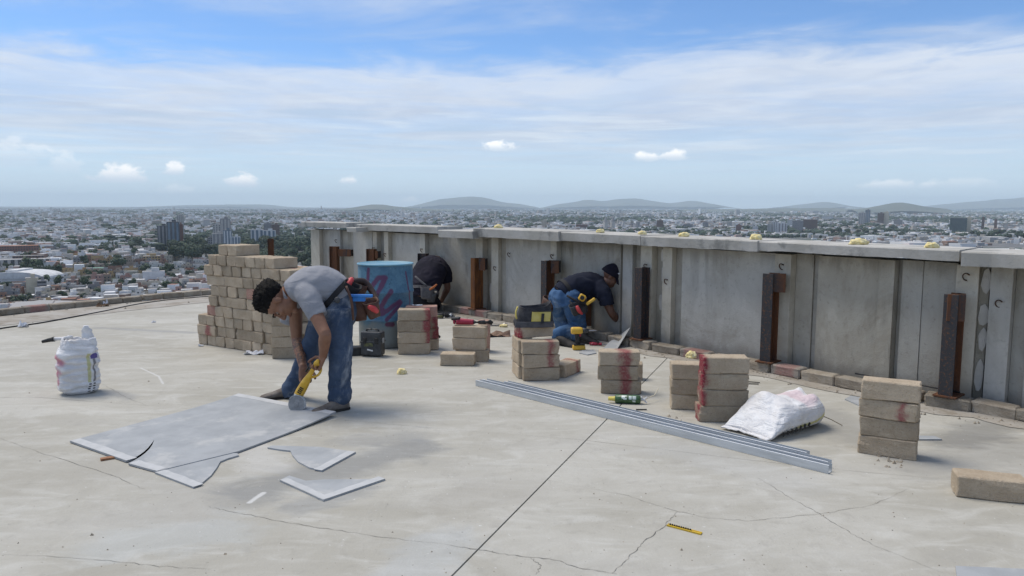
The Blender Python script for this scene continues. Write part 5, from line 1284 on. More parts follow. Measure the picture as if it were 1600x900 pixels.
# ---- trees
def leaf_mat(name, c1, c2):
    m_, q, b = new_mat(name); geo = q.n('ShaderNodeNewGeometry')
    ri = q.n('ShaderNodeObjectInfo').outputs['Random']
    c = q.mix(geo.outputs['Random Per Island'], c1, c2); f = q.m('ADD', .75, q.m('MULTIPLY', ri, .5)); c = q.mix(1., c, q.comb(f, f, f), 'MULTIPLY')
    q.put(b.inputs['Base Color'], c); b.inputs['Roughness'].default_value = .8; return m_
M['leaf'] = leaf_mat('tree_leaves', (.014, .032, .013), (.042, .07, .030)); M['bark'] = pmat('bark', (.08, .06, .045), rough=.95)
def tree_mesh(i):
    r_ = random.Random(300+i); crown = MB(); lobes = []
    for k_ in range(r_.randint(6, 9)):
        a = r_.uniform(0, 6.28); d = r_.uniform(0, .32); lobes.append(Vector((d*math.cos(a), d*math.sin(a), r_.uniform(.42, .82))))
    for L_ in lobes:
        R0 = r_.uniform(.15, .26)
        for _ in range(46):
            d = Vector((r_.gauss(0, 1), r_.gauss(0, 1), r_.gauss(0, 1))).normalized(); c = L_+d*R0*r_.uniform(.55, 1.06)
            n_ = (d+Vector((r_.uniform(-.7, .7), r_.uniform(-.7, .7), r_.uniform(-.2, .9)))).normalized(); F = frame(n_); s = r_.uniform(.035, .075)
            crown.add([c+F @ Vector((s*math.cos(a)*r_.uniform(.7, 1.2), s*math.sin(a)*r_.uniform(.7, 1.2), 0)) for a in (0, 1.3, 2.5, 3.8, 5.1)], [(0, 1, 2, 3, 4)])
        # dim inner mass so the crown is not see-through everywhere
        crown.ell(L_, (R0*.72, R0*.72, R0*.66), n=7, m=5)
    tr = MB().tube([(0, 0, 0, .035), (.01, 0, .25, .026), (0, .01, .5, .014)], 0, 6)
    for L_ in lobes[:5]: tr.tube([(0, 0, .28, .016), (L_.x*.6, L_.y*.6, L_.z*.8, .007)], 0, 5)
    return crown.mesh('crown', M['leaf']), tr.mesh('trunk', M['bark'])
TT = [tree_mesh(i) for i in range(6)]
def tree(p, h, w_, label, group):
    i = RC.randrange(6); r_ = empty('tree', p, RC.uniform(0, 6.28), label, 'tree', group); r_.scale = (w_, w_, h)
    link('crown', TT[i][0], r_); link('trunk', TT[i][1], r_); return r_
big_spots = [(50, 430, 42), (68, 428, 26), (86, 432, 30), (133, 413, 22), (186, 423, 34), (164, 418, 20), (100, 470, 26), (108, 462, 20), (30, 478, 30), (48, 474, 26), (128, 472, 24), (205, 450, 24), (192, 452, 22), (155, 462, 22), (165, 466, 18), (146, 400, 18), (170, 396, 18), (215, 384, 22), (208, 390, 18)]
BIGL = ['large dark tree right behind the white arched hall', 'dark tree at the back right corner of the arched hall', 'rounded tree right of the arched hall, near the pink house', 'small dark tree right of the long pale building', 'largest dark tree left of the white box building',
        'small tree joined to the left of the largest dark tree', 'leafy tree above the left kerb, right of the tan block', 'second leafy tree above the left kerb, right of the tan block', 'spreading tree just over the left kerb below the tan block', 'lower tree just over the left kerb below the tan block',
        'tree close above the left kerb in the middle', 'wide tree under the large white box building', 'smaller tree left of the one under the white box', 'tree above the kerb before the white box', 'low tree touching the kerb line before the white box', 'tree behind the small white tower house', 'tree right of the small white tower house', 'tree in front of the dark high-rise on its left', 'second tree left of the dark high-rise, by the ochre block']
for bi, (u, v, wp) in enumerate(big_spots):
    p = G(u, v+2, ZG); k_ = p.y/FPX
    tree(p, wp*k_*.75, wp*k_*.9, BIGL[bi], 'big trees among the city houses'); taken.append((Vector((p.x, p.y, 0)), wp*k_*.3))
for _ in range(150):     # park behind the block pile and the left end of the parapet
    u = RC.uniform(268, 500); v = RC.uniform(384, 426) if u > 330 else RC.uniform(386, 412)
    p = G(u, v, ZG); h = RC.uniform(15, 26)
    tree(p, h, h*RC.uniform(.9, 1.25), 'dark green tree in the dense park behind the block pile', 'trees of the park behind the pile'); taken.append((Vector((p.x, p.y, 0)), h*.35))
for _ in range(90):
    u = RC.uniform(-40, 320); v = RC.choice([RC.uniform(376, 384), RC.uniform(384, 470), RC.uniform(384, 470)]); p = G(u, v, ZG); h = RC.uniform(8, 15)
    if not free(Vector((p.x, p.y, 0)), h*.4): continue
    tree(p, h, h*RC.uniform(1.0, 1.5), 'small dark green street tree between the low city houses', 'street trees in the city'); taken.append((Vector((p.x, p.y, 0)), h*.32))
for (u, v) in ((1532, 372), (1548, 374), (1560, 371), (1575, 375), (1590, 372), (1600, 376), (1506, 374), (1300, 366), (1312, 366), (1325, 367), (1340, 366), (1352, 367), (1368, 366), (1385, 366), (1520, 370), (1585, 368), (1568, 366)):
    p = G(u, v, ZG); h = RC.uniform(16, 24); tree(p, h, h*1.4, 'dark tree in the clump just above the coping at the right', 'trees above the right coping'); taken.append((Vector((p.x, p.y, 0)), h*.4))

# ---- individual low houses (the nearest, largest ones)
nh = 0; tries = 0
HC = ['white', 'white', 'white', 'cream', 'cream', 'tan', 'grey', 'grey', 'pink', 'brick brown', 'ochre']
while nh < 298 and tries < 6000:
    tries += 1; u = RC.uniform(-60, 330); v = 386+104*RC.random()**.9
    if v > 490-u*.1+5: continue
    p = G(u, v, ZG); i = RC.randrange(12); wm_, win_, tk_, W_, D_, H_ = HT[i]; r0 = max(W_, D_)*.47
    if not free(Vector((p.x, p.y, 0)), r0): continue
    taken.append((Vector((p.x, p.y, 0)), r0)); cn = RC.choice(HC); red = RC.random() < .12
    yw = .35+RC.choice((0, math.pi/2, math.pi))+RC.uniform(-.06, .06)
    h = link('house', wm_, None, p, (0, 0, yw)); nh += 1
    for s_i in (0, 1): h.material_slots[s_i].link = 'OBJECT'
    h.material_slots[0].material = M['h_'+cn]; h.material_slots[1].material = M['roof_red'] if red else (M['roof_white'] if RC.random() < .3 else M['roof_grey'])
    tk = RC.random() < .7; st_ = 'one storey' if H_ < 5 else ('two storey' if H_ < 8 else 'three storey'); rf = 'red roof' if red else 'flat roof'
    tag(h, f'{st_} {cn} house with {rf} and '+('black' if tk else 'no')+' roof tank below left kerb', 'house', f'{st_} {cn} houses with a {rf}'+(' and a tank' if tk else ''))
    w2 = link('windows', win_, h); w2['kind'] = 'stuff'
    if tk: link('water_tank', tk_, h, (RC.uniform(-.25, .25)*W_, RC.uniform(-.25, .25)*D_, H_+.07))

# ---- the rest of the city: tens of thousands of buildings and trees too far to pick apart
def far_mat(name, wallc=True):
    m_, q, b = new_mat(name); a = q.n('ShaderNodeAttribute', attribute_name='col'); q.put(b.inputs['Base Color'], a.outputs['Color']); b.inputs['Roughness'].default_value = .9; return m_
M['far'] = far_mat('far_buildings'); M['fartree'] = far_mat('far_foliage')
hill_list = [o for o in bpy.data.objects if o.name.startswith('hill') and o.location.length == 0]
def far_buildings():
    C_ = []
    def scatter(N, v0, v1, u0, u1, wpx, hmax):
        v = NR.uniform(v0, v1, N); u = NR.uniform(u0, u1, N)
        # project on the plane (vectorised G)
        d = np.stack([(u-800)/FPX, -(v-450)/FPX, -np.ones(N)], 1) @ np.array(RM).T
        ok = d[:, 2] < -1e-4; d = d[ok]; t = (ZG-EYE)/d[:, 2]; x_, y_ = d[:, 0]*t, d[:, 1]*t
        k_ = y_/FPX
        w_ = np.clip(wpx*k_*NR.lognormal(0, .45, len(k_)), 7, 140); dd = np.clip(w_*NR.uniform(.5, 1.6, len(k_)), 7, 160); hh = NR.choice([3.5, 4, 6.5, 7, 9.5], len(k_))*np.clip(k_/2.2, 1, 2.2)*NR.uniform(.8, 1.2, len(k_))
        tall = (NR.random(len(k_)) < .012) & (y_ > 2600); hh[tall] *= NR.uniform(1.8, 3.2, tall.sum())
        C_.append(np.stack([x_, y_, w_, dd, hh], 1))
    scatter(6500, 327.2, 333, -80, 1680, 2.6, 1); scatter(9500, 333, 345, -80, 1680, 3.6, 1); scatter(7000, 345, 362, -80, 1680, 4.6, 1); scatter(4200, 362, 384, -80, 1680, 6.5, 1)
    scatter(4200, 384, 500, -200, 500, 13, 1); scatter(1500, 384, 520, 480, 1800, 18, 1)
    B = np.concatenate(C_)
    # clustered density: leave tree-covered patches open
    f = np.array([noise.noise((x_*.0016, y_*.0008, 3.3))+.6*noise.noise((x_*.005, y_*.003, 1.1)) for x_, y_ in B[:, :2]])
    keep = f > -.36+.25*NR.random(len(B)); B = B[keep]
    T = np.array([(q_.x, q_.y, r_) for q_, r_ in taken])
    near = B[:, 1] < 2600; idx = np.where(near)[0]; bad = np.zeros(len(B), bool)
    for i in idx:
        dd = np.hypot(T[:, 0]-B[i, 0], T[:, 1]-B[i, 1]); bad[i] = (dd < T[:, 2]*.8+max(B[i, 2], B[i, 3])*.5).any()
    B = B[~bad]; N = len(B)
    yaw = NR.choice([.35, .35+math.pi/2, -.1, .8], N)+NR.normal(0, .05, N)
    cx = np.array([-1, 1, 1, -1])*.5; cy = np.array([-1, -1, 1, 1])*.5
    lx_ = cx[None]*B[:, 2:3]; ly_ = cy[None]*B[:, 3:4]; c, s = np.cos(yaw)[:, None], np.sin(yaw)[:, None]
    X = B[:, 0:1]+lx_*c-ly_*s; Y = B[:, 1:2]+lx_*s+ly_*c
    # ground lifts on the near hills
    lo = np.full((N, 4), ZG)
    V = np.stack([np.concatenate([X, X], 1), np.concatenate([Y, Y], 1), np.concatenate([lo, lo+B[:, 4:5]], 1)], 2).reshape(-1, 3)
    F0 = np.array([[4, 5, 6, 7], [0, 1, 5, 4], [1, 2, 6, 5], [2, 3, 7, 6], [3, 0, 4, 7]]); F = (np.arange(N)[:, None, None]*8+F0[None]).reshape(-1, 4)
    pal = np.array([(.68, .67, .65), (.58, .57, .55), (.50, .46, .40), (.40, .36, .31), (.32, .32, .32), (.40, .28, .24), (.25, .16, .12), (.75, .75, .74)])
    wc = pal[NR.choice(8, N, p=[.24, .20, .16, .11, .11, .08, .05, .05])]*NR.uniform(.70, 1.08, (N, 1)); wc[NR.random(N) < .18] = (.82, .82, .81)
    rp = np.array([(.33, .32, .31), (.48, .47, .46), (.25, .245, .24), (.30, .15, .10), (.72, .72, .72)])
    rc = rp[NR.choice(5, N, p=[.28, .24, .14, .14, .20])]*NR.uniform(.8, 1.1, (N, 1))
    FC = np.concatenate([rc[:, None], np.repeat(wc[:, None], 4, 1)], 1).reshape(-1, 3)
    return V, F, FC
def np_mesh(name, V, F, FC, m_):
    me = bpy.data.meshes.new(name); n = len(F); k_ = F.shape[1]
    me.vertices.add(len(V)); me.vertices.foreach_set('co', V.astype(np.float32).ravel()); me.loops.add(n*k_); me.loops.foreach_set('vertex_index', F.astype(np.int32).ravel())
    me.polygons.add(n); me.polygons.foreach_set('loop_start', np.arange(0, n*k_, k_, dtype=np.int32)); me.polygons.foreach_set('loop_total', np.full(n, k_, np.int32)); me.update(calc_edges=True)
    me.shade_flat(); at_ = me.attributes.new('col', 'FLOAT_COLOR', 'FACE'); at_.data.foreach_set('color', np.concatenate([FC, np.ones((n, 1))], 1).astype(np.float32).ravel()); me.materials.append(m_)
    return link(name, me)
tag(np_mesh('distant_buildings', *far_buildings(), M['far']), 'pale mass of small distant city buildings reaching the horizon', kind='stuff')
def far_trees():
    vs0, fs0 = [], []
    bm = bmesh.new(); bmesh.ops.create_icosphere(bm, subdivisions=1, radius=1); v0 = np.array([v.co[:] for v in bm.verts]); f0 = np.array([[v.index for v in f.verts] for f in bm.faces]); bm.free()
    v0 = v0[:, :]; L_ = []
    for N, a, b_, u0, u1, w_ in ((11000, 328.5, 336, -80, 1680, 3.6), (10500, 336, 350, -80, 1680, 4.4), (6000, 350, 372, -80, 1680, 5.2), (900, 372, 392, -80, 520, 7)):
        v = NR.uniform(a, b_, N); u = NR.uniform(u0, u1, N); d = np.stack([(u-800)/FPX, -(v-450)/FPX, -np.ones(N)], 1) @ np.array(RM).T; ok = d[:, 2] < -1e-4; d = d[ok]; t = (ZG-EYE)/d[:, 2]
        x_, y_ = d[:, 0]*t, d[:, 1]*t; k_ = y_/FPX; L_.append(np.stack([x_, y_, np.clip(w_*k_*NR.lognormal(0, .4, len(k_)), 7, 75)*.5], 1))
    B = np.concatenate(L_); f = np.array([noise.noise((x_*.0016, y_*.0008, 3.3))+.6*noise.noise((x_*.005, y_*.003, 1.1)) for x_, y_ in B[:, :2]]); B = B[f < -.06+.30*NR.random(len(B))]; N = len(B)
    jit = 1+NR.uniform(-.28, .28, (N, len(v0), 1)); hz = np.clip(B[:, 2:3]*.7, 5, 11)
    V = v0[None]*jit*np.stack([B[:, 2], B[:, 2], hz[:, 0]], 1)[:, None]+np.stack([B[:, 0], B[:, 1], ZG+hz[:, 0]*.8], 1)[:, None]
    F = (np.arange(N)[:, None, None]*len(v0)+f0[None]).reshape(-1, 3); tc_ = np.array([.024, .042, .024])*NR.uniform(.7, 1.5, (N, 1))
    FC = (tc_[:, None]*NR.uniform(.75, 1.3, (N, len(f0), 1))).reshape(-1, 3)
    return V.reshape(-1, 3), F, FC
tag(np_mesh('distant_trees', *far_trees(), M['fartree']), 'dark scattered mass of distant city trees between the buildings', kind='stuff')

# ---- the air
hz = bpy.data.materials.new('haze_air'); hz.use_nodes = True; hz.node_tree.nodes.clear(); q = NT(hz.node_tree)
pv_ = q.n('ShaderNodeVolumePrincipled', {'Color': (.76, .90, 1.0, 1), 'Density': 4.6e-5, 'Anisotropy': .0}); q.L.new(pv_.outputs[0], q.n('ShaderNodeOutputMaterial').inputs['Volume'])
tag(MB().box((0, 13500, 155), (80000, 35000, 480)).build('haze', hz), 'thin blue haze filling the air over the whole city', kind='stuff')
# ================================================================== PEOPLE
def cloth(name, c1, c2, dust=None, dscale=9, bump=.5, rough=.9, stripes=False):
    m_, q, b = new_mat(name); oc = ocoord(q); n1 = q.noise(oc, 6, 6, .6); n2 = q.noise(oc, 300, 2, .5)
    c = q.mix(q.ss(n1, .35, .65), c1, c2)
    if dust:
        d1 = q.noise(q.mapping(oc, (1, 1, .6)), dscale, 8, .68, .6); d2 = q.noise(oc, 2.6, 4, .5)
        c = q.mix(q.m('MULTIPLY', q.m('MULTIPLY', q.ss(d1, .48, .66), q.ss(d2, .38, .56)), .8), c, dust)
    q.put(b.inputs['Base Color'], c); b.inputs['Roughness'].default_value = rough; b.inputs['Specular IOR Level'].default_value = .2
    fd = q.noise(q.mapping(oc, (6, 6, 15)), 1, 6, .6, 1.0)
    bp = q.n('ShaderNodeBump', {'Strength': bump, 'Distance': .018, 'Height': q.m('ADD', fd, q.m('MULTIPLY', n2, .08))}); q.L.new(bp.outputs[0], b.inputs['Normal']); return m_
M['shirt_grey'] = cloth('grey_polo_cotton', (.255, .262, .285), (.29, .297, .32), bump=.7)
M['shirt_navy'] = cloth('navy_cotton', (.010, .013, .026), (.018, .022, .038), bump=.4)
M['shirt_dark'] = cloth('dark_plum_cotton', (.010, .010, .018), (.018, .016, .027), bump=.4)
M['jeans_dusty'] = cloth('dusty_denim', (.040, .064, .110), (.068, .098, .155), (.36, .39, .42), 5, .7)
M['jeans_blue'] = cloth('blue_denim', (.045, .10, .20), (.07, .14, .26), (.18, .24, .32), 6, .6)
M['jeans_dark'] = cloth('black_trousers', (.012, .013, .017), (.02, .021, .026), bump=.5)
def skin_mat(name, c1, c2, tattoo=None):
    m_, q, b = new_mat(name); oc = ocoord(q); n1 = q.noise(oc, 14, 6, .6); c = q.mix(q.ss(n1, .35, .65), c1, c2)
    if tattoo is not None:
        x_, y_, z_ = q.xyz(oc); tp, tr = tattoo
        d = q.n('ShaderNodeVectorMath', {0: oc, 1: tuple(tp)}, operation='DISTANCE').outputs['Value']
        w_ = q.noise(oc, 34, 5, .6, 1.5); c = q.mix(q.m('MULTIPLY', q.m('MULTIPLY', q.ss(d, tr, tr*.6), q.ss(w_, .45, .53)), .75), c, (.035, .032, .035))
    q.put(b.inputs['Base Color'], c); b.inputs['Roughness'].default_value = .55; b.inputs['Subsurface Weight'].default_value = .08; b.inputs['Subsurface Radius'].default_value = (.01, .004, .002); return m_
M['hair'] = pmat('black_hair', (.004, .0035, .0035), (.009, .008, .0075), 45, .75, bump=1.0, bscale=90, spec=.2)
M['leather'] = pmat('brown_leather', (.075, .033, .022), (.11, .055, .035), 14, .6, bump=.4); M['leather_d'] = pmat('dark_leather', (.03, .018, .016), (.05, .03, .026), 14, .65, bump=.3)
M['shoe'] = pmat('dusty_boot', (.11, .09, .075), (.19, .17, .15), 16, .85, bump=.4); M['shoe_d'] = pmat('black_boot', (.014, .013, .013), (.03, .028, .026), 16, .7, bump=.3)
M['belt'] = pmat('black_webbing', (.012, .012, .014), rough=.8); M['eye_w'] = pmat('eye_white', (.22, .16, .13), rough=.9); M['badge'] = pmat('cap_badge_white', (.6, .6, .6), rough=.6); M['eye_d'] = pmat('eye_iris', (.015, .009, .006), rough=.7)

def head_frame(c, fwd, up, s=1.):
    f = Vector(fwd).normalized(); u_ = (Vector(up)-f*Vector(up).dot(f)).normalized(); r_ = f.cross(u_)
    A = Matrix((r_, f, u_)).transposed()*s
    return lambda p: Vector(c)+A @ Vector(p), A
def add_head(mb, T, A, nose=True):
    R_ = A
    def e(c, r): mb.ell(T(c), (1, 1, 1), R_ @ Matrix.Diagonal(Vector(r)), 18, 12)
    e((0, -.014, .032), (.076, .097, .088)); e((0, .030, -.030), (.060, .066, .086)); e((0, .016, -.072), (.054, .060, .044)); e((0, .064, -.100), (.027, .024, .021))
    e((0, .080, .026), (.050, .016, .010)); e((.036, .060, -.022), (.022, .026, .022)); e((-.036, .060, -.022), (.022, .026, .022))
    for sx in (-1, 1): e((sx*.078, -.006, -.006), (.009, .019, .031)); e((sx*.079, -.010, .012), (.011, .014, .012))
    mb.tube([tuple(T((0, .086, .018)))+(.009,), tuple(T((0, .104, -.008)))+(.011,), tuple(T((0, .113, -.026)))+(.015,)], 0, 10, round_ends=True)
    e((0, .100, -.034), (.018, .013, .009)); e((0, .094, -.060), (.023, .010, .006)); e((0, .092, -.070), (.020, .011, .007))
def add_hand(mb, wrist, dirv, pn, curl=(50, 60, 40), sgn=1, s=1., spread=.02, thumb=(.5, .75, .45)):
    d = Vector(dirv).normalized(); n_ = Vector(pn); n_ = (n_-d*n_.dot(d)).normalized(); a = d.cross(n_)*sgn; w = Vector(wrist)
    mb.tube([tuple(w-d*.02)+(.029*s, .022*s), tuple(w+d*.03*s)+(.038*s, .017*s), tuple(w+d*.07*s)+(.043*s, .016*s), tuple(w+d*.092*s)+(.040*s, .013*s)], 0, 14, hint=tuple(a), round_ends=True)
    for i, (o, L_, r_) in enumerate(((.031, .072, .0092), (.0105, .080, .0096), (-.0105, .074, .0092), (-.031, .058, .0082))):
        p = w+d*(.088-.006*abs(i-1.2))*s+a*o*s; q_ = [tuple(p-d*.012*s)+(r_*s,)]; ang = 0; cr = [c*(1+.06*(i-1.5)) for c in curl]; dd = d+a*(o*spread*30)
        for k_, f in enumerate((.45, .31, .24)):
            ang += rad(cr[k_]); v = (dd.normalized()*math.cos(ang)+n_*math.sin(ang)); mid = p+v*L_*f*s*.5
            q_.append(tuple(mid)+(r_*s*(1-.07*k_),)); p = p+v*L_*f*s; q_.append(tuple(p)+(r_*s*(1.02-.1*k_),))
        mb.tube(q_, 0, 9, round_ends=True)
    t0 = w+d*.022*s+a*.030*s; t1 = t0+(d*thumb[0]+a*thumb[1]+n_*thumb[2]).normalized()*.045*s; t2 = t1+(d*.8+a*.1+n_*.6).normalized()*.032*s; t3 = t2+(d*.7-a*.25+n_*.65).normalized()*.026*s
    mb.tube([tuple(t0)+(.014*s,), tuple(t1)+(.0125*s,), tuple(t2)+(.0115*s,), tuple(t3)+(.009*s,)], 0, 9, round_ends=True)
def hair_mesh(name, T, A, thick=.022, seed=0):
    mb = MB(); rs = []; n, m_ = 84, 54
    for i in range(m_+1):
        t = math.pi*min(max(i/m_, .004), .996); ring = []
        for j in range(n):
            a = 2*math.pi*j/n; d = Vector((math.sin(t)*math.cos(a), math.sin(t)*math.sin(a), math.cos(t)))
            p = Vector((d.x*.076, d.y*.097-.014, d.z*.088+.032))
            # hairline: low at the nape, over the ear at the side, high on the forehead
            hl = np.interp(p.y, [-.11, -.07, -.02, .015, .035, .055, .075], [-.045, -.040, .0, .018, .036, .048, .058])
            hl += .012*noise.noise((p.x*60, p.y*60, p.z*60)); k_ = max(0, min(1, (p.z-hl)/.022)); fade = (.10+.90*max(0, min(1, (p.z-hl-.015)/.07)))*(1-.45*max(0, min(1, (p.y-.02)/.05)))
            nz = noise.noise(d*8+Vector((seed, 0, 0)))*.45+noise.noise(d*19+Vector((0, seed, 0)))*.35+noise.noise(Vector((d.x*40, d.y*40, d.z*22+seed)))*.40
            r_ = (1-.10*(1-k_))+k_*fade*thick/.088*(1+nz)
            c = Vector((0, -.014, .032)); ring.append(T(c+(p-c)*r_))
        rs.append(ring)
    return mb.rings(rs).mesh(name, M['hair'], smooth=True)
def folds(seed, amp, fz=(5, 5, 16), a2=.35):
    def f(c, n_):
        v = noise.noise((c.x*fz[0]+seed, c.y*fz[1], c.z*fz[2]+3*noise.noise((c.x*6, c.y*6, c.z*5))))
        w_ = noise.noise((c.x*14, c.y*14+seed, c.z*24)); return amp*(v*1.0+a2*w_)
    return f
def shoe(name, heel, d, m_, root, L_=.28, up=(0, 0, 1)):
    d = Vector(d).normalized(); u_ = (Vector(up)-d*Vector(up).dot(d)).normalized(); s_ = d.cross(u_); mb = MB(); rs = []
    for t, w, h in ((-.02, .026, .05), (.0, .036, .085), (.10, .040, .09), (.28, .041, .095), (.45, .042, .075), (.65, .048, .055), (.82, .046, .045), (.95, .032, .034), (1.0, .014, .02)):
        ring = []
        for j in range(14):
            a = 2*math.pi*j/14; x_ = math.cos(a)*w; z_ = h/2+math.sin(a)*h/2; z_ = max(z_, .012) if math.sin(a) > -.5 else z_*.5
            ring.append(Vector(heel)+d*t*L_+s_*x_+u_*z_)
        rs.append(ring)
    mb.rings(rs); mb.shift(root.location); o = mb.build(name, m_, root, smooth=True)
    mb = MB(); rs = []
    for t, w in ((-.03, .03), (.05, .042), (.3, .042), (.5, .043), (.7, .052), (.88, .048), (1.02, .018)):
        rs.append([Vector(heel)+d*t*L_+s_*w*a+u_*b for a, b in ((-1, .002), (1, .002), (1, .018), (-1, .018))])
    mb.rings(rs); mb.shift(root.location); mb.build('sole', M['shoe_d'], o)
def pv5(p, *r): return tuple(p)+tuple(r)
def grow(root, mb, m_, vox, name, sm=2, disp=None):
    mb.shift(root.location); me = mb.mesh(name, m_); return link(name, remesh(me, vox, sm, disp, name), root)
def loft_ring(c, axis, hint, rx, ry, n=48):
    F = frame(axis, hint); return [Vector(c)+F @ Vector((math.cos(t)*rx, math.sin(t)*ry, 0)) for t in (2*math.pi*i/n for i in range(n))]
def belt(root, c, axis, hint, rx, ry, hgt=.022, th=.006, m_='belt', name='belt'):
    F = frame(axis, hint); az_ = Vector(axis).normalized(); rs = []
    for i in range(48):
        t = 2*math.pi*i/48; o = F @ Vector((math.cos(t), math.sin(t), 0)); p = Vector(c)+F @ Vector((math.cos(t)*rx, math.sin(t)*ry, 0))
        rs.append([p-az_*hgt, p-az_*hgt+o*th, p+az_*hgt+o*th, p+az_*hgt])
    mb = MB(); mb.rings(rs, close=True); mb.shift(root.location); return mb.build(name, M[m_], root)
def pouch(root, c, w, h, d, up, face, m_='leather', name='tool_pouch', flare=1.15):
    # open topped pocket: up = towards its mouth, face = its outer side
    u_ = Vector(up).normalized(); f = (Vector(face)-u_*Vector(face).dot(u_)).normalized(); s_ = u_.cross(f); rs = []
    for k_, (t, sc) in enumerate(((-.5, .55), (-.47, .8), (-.3, .92), (.1, 1.0), (.5, flare), (.5, flare*.9), (.1, .88), (-.35, .75))):
        ring = []
        for j in range(24):
            a = 2*math.pi*j/24; e = .6; x_ = w/2*sc*math.copysign(abs(math.cos(a))**e, math.cos(a)); y_ = d/2*sc*math.copysign(abs(math.sin(a))**e, math.sin(a))
            zt = t*h+(.14*h*(-(y_/(d/2))*.5) if k_ in (4, 5) else 0)+.012*noise.noise((x_*20, y_*20, t*3+w*50))
            ring.append(Vector(c)+s_*x_+f*y_+u_*zt+f*.006*noise.noise((x_*30, t*6, d*90)))
        rs.append(ring)
    mb = MB(); mb.rings(rs); mb.shift(root.location); o = mb.build(name, M[m_], root, smooth=True)
    return o

# ---------------- worker one: bending over the boards with a cutter
wc = G(517, 640)
w1 = empty('person', (wc.x, wc.y, 0), 0, 'man in a grey polo shirt and dusty jeans bending down to cut a cement board', 'person')
hipN, hipF, kneN, ankN, kneF, ankF = P(528, 482, 5.57), P(513, 480, 5.77), P(532, 556, 5.53), P(530, 627, 5.55), P(482, 553, 5.82), P(453, 614, 5.90)
shN, elN, wrN = P(479, 458, 5.50), P(508, 523, 5.33), P(505, 557, 5.42)
shF, elF, wrF = P(460, 464, 5.83), P(464, 530, 5.84), P(474, 576, 5.64)
tor = [(530, 470, 5.67, .165, .132), (518, 453, 5.67, .170, .142), (500, 445, 5.66, .176, .140), (482, 445, 5.66, .186, .132), (466, 451, 5.66, .182, .113), (454, 457, 5.66, .135, .088), (446, 461, 5.65, .078, .068)]
Th, Ah = head_frame(P(435, 471, 5.60), (.10, -.13, -.98), (-.96, -.14, -.10), 1.14)
sk_ = MB()
sk_.tube([pv5(P(u, v, Y), a*.86, b*.86) for u, v, Y, a, b in tor], 0, 20, 3, hint=(0, 1, 0))
sk_.tube([pv5(P(452, 459, 5.65), .066), pv5(P(444, 465, 5.64), .058), pv5(P(436, 470, 5.62), .060)], 0, 14, round_ends=True)
add_head(sk_, Th, Ah)
for a, b, c, rr_ in ((hipN, kneN, ankN, .08), (hipF, kneF, ankF, .08)): sk_.tube([pv5(a, rr_*.7), pv5((a+b)/2, rr_*.9), pv5(b, .06), pv5((b+c)/2, .055), pv5(c, .042)], 0, 12, 3, round_ends=True)
for a, b, c in ((shN, elN, wrN), (shF, elF, wrF)):
    sk_.tube([pv5(a, .058), pv5(a.lerp(b, .5), .052), pv5(a.lerp(b, .85), .045), pv5(b, .043), pv5(b.lerp(c, .3), .044), pv5(b.lerp(c, .65), .036), pv5(c, .028, .026)], 0, 14, 3, round_ends=True)
hdN = Vector((-.42, .12, -.90)); pnN = Vector((-.75, -.50, .2)); hdF = Vector((.18, -.30, -.93)); pnF = Vector((.45, -.85, .3))
add_hand(sk_, wrN, hdN, pnN, (52, 68, 45), 1, 1.05); add_hand(sk_, wrF, hdF, pnF, (50, 62, 42), -1, 1.05)
grow(w1, sk_, skin_mat('tan_skin_arm_ink', (.20, .095, .055), (.245, .12, .07), (elF.lerp(wrF, .45)-w1.location, .15)), .0052, 'body', 2)
link('hair', hair_mesh('hair', lambda p: Th(p)-w1.location, Ah, .034, 2), w1)
for sx in (-1, 1):
    e_ = MB().ell(Th((sx*.030, .0735, .006)), (.0120,)*3, None, 12, 8); e_.shift(w1.location); eo = e_.build('eye', M['eye_w'], w1, smooth=True)
    e_ = MB().ell(Th((sx*.030, .0820, -.001)), (.0062,)*3, None, 10, 6); e_.shift(w1.location); e_.build('iris', M['eye_d'], eo, smooth=True)
    e_ = MB().tube([tuple(Th((sx*.014, .099, .030)))+(.0045,), tuple(Th((sx*.032, .096, .036)))+(.006,), tuple(Th((sx*.050, .080, .030)))+(.004,)], 0, 8, 3, round_ends=True); e_.shift(w1.location); e_.build('eyebrow', M['hair'], w1, smooth=True)
e_ = MB().ell(Th((0, .101, -.065)), (1, 1, 1), Ah @ Matrix.Diagonal(Vector((.021, .006, .0075))), 12, 8); e_.shift(w1.location); e_.build('lips', pmat('lips', (.20, .075, .06), rough=.5), w1, smooth=True)
sh = MB(); sh.tube([pv5(P(u, v, Y), a, b) for u, v, Y, a, b in tor[:-1]]+[pv5(P(449, 460, 5.65), .095, .078)], 0, 28, 4, hint=(0, 1, 0))
sh.tube([pv5(P(476, 452, 5.56), .095), pv5(P(482, 464, 5.49), .090), pv5(P(489, 478, 5.45), .080), pv5(P(497, 495, 5.42), .069)], 0, 18, 4)
sh.tube([pv5(P(464, 458, 5.78), .09), pv5(P(459, 470, 5.83), .082), pv5(P(454, 486, 5.86), .072), pv5(P(450, 503, 5.88), .064)], 0, 18, 4)
grow(w1, sh, M['shirt_grey'], .0075, 'shirt', 3, folds(3, .009, (7, 5, 7)))
mb = MB(); rs = []; ca = (P(446, 470, 5.64)-P(460, 462, 5.66)); F = frame(ca, (0, 1, 0))
for i in range(40):
    t = 2*math.pi*i/40; o = F @ Vector((math.cos(t), math.sin(t), 0)); p = P(448, 468, 5.645)+F @ Vector((math.cos(t)*.080, math.sin(t)*.084, 0)); an = ca.normalized()
    rs.append([p+an*.030-o*.012, p+an*.034-o*.006, p-an*.012+o*.012, p-an*.016+o*.006])
mb.rings(rs, close=True); mb.shift(w1.location); mb.build('collar', M['shirt_grey'], w1, smooth=True)
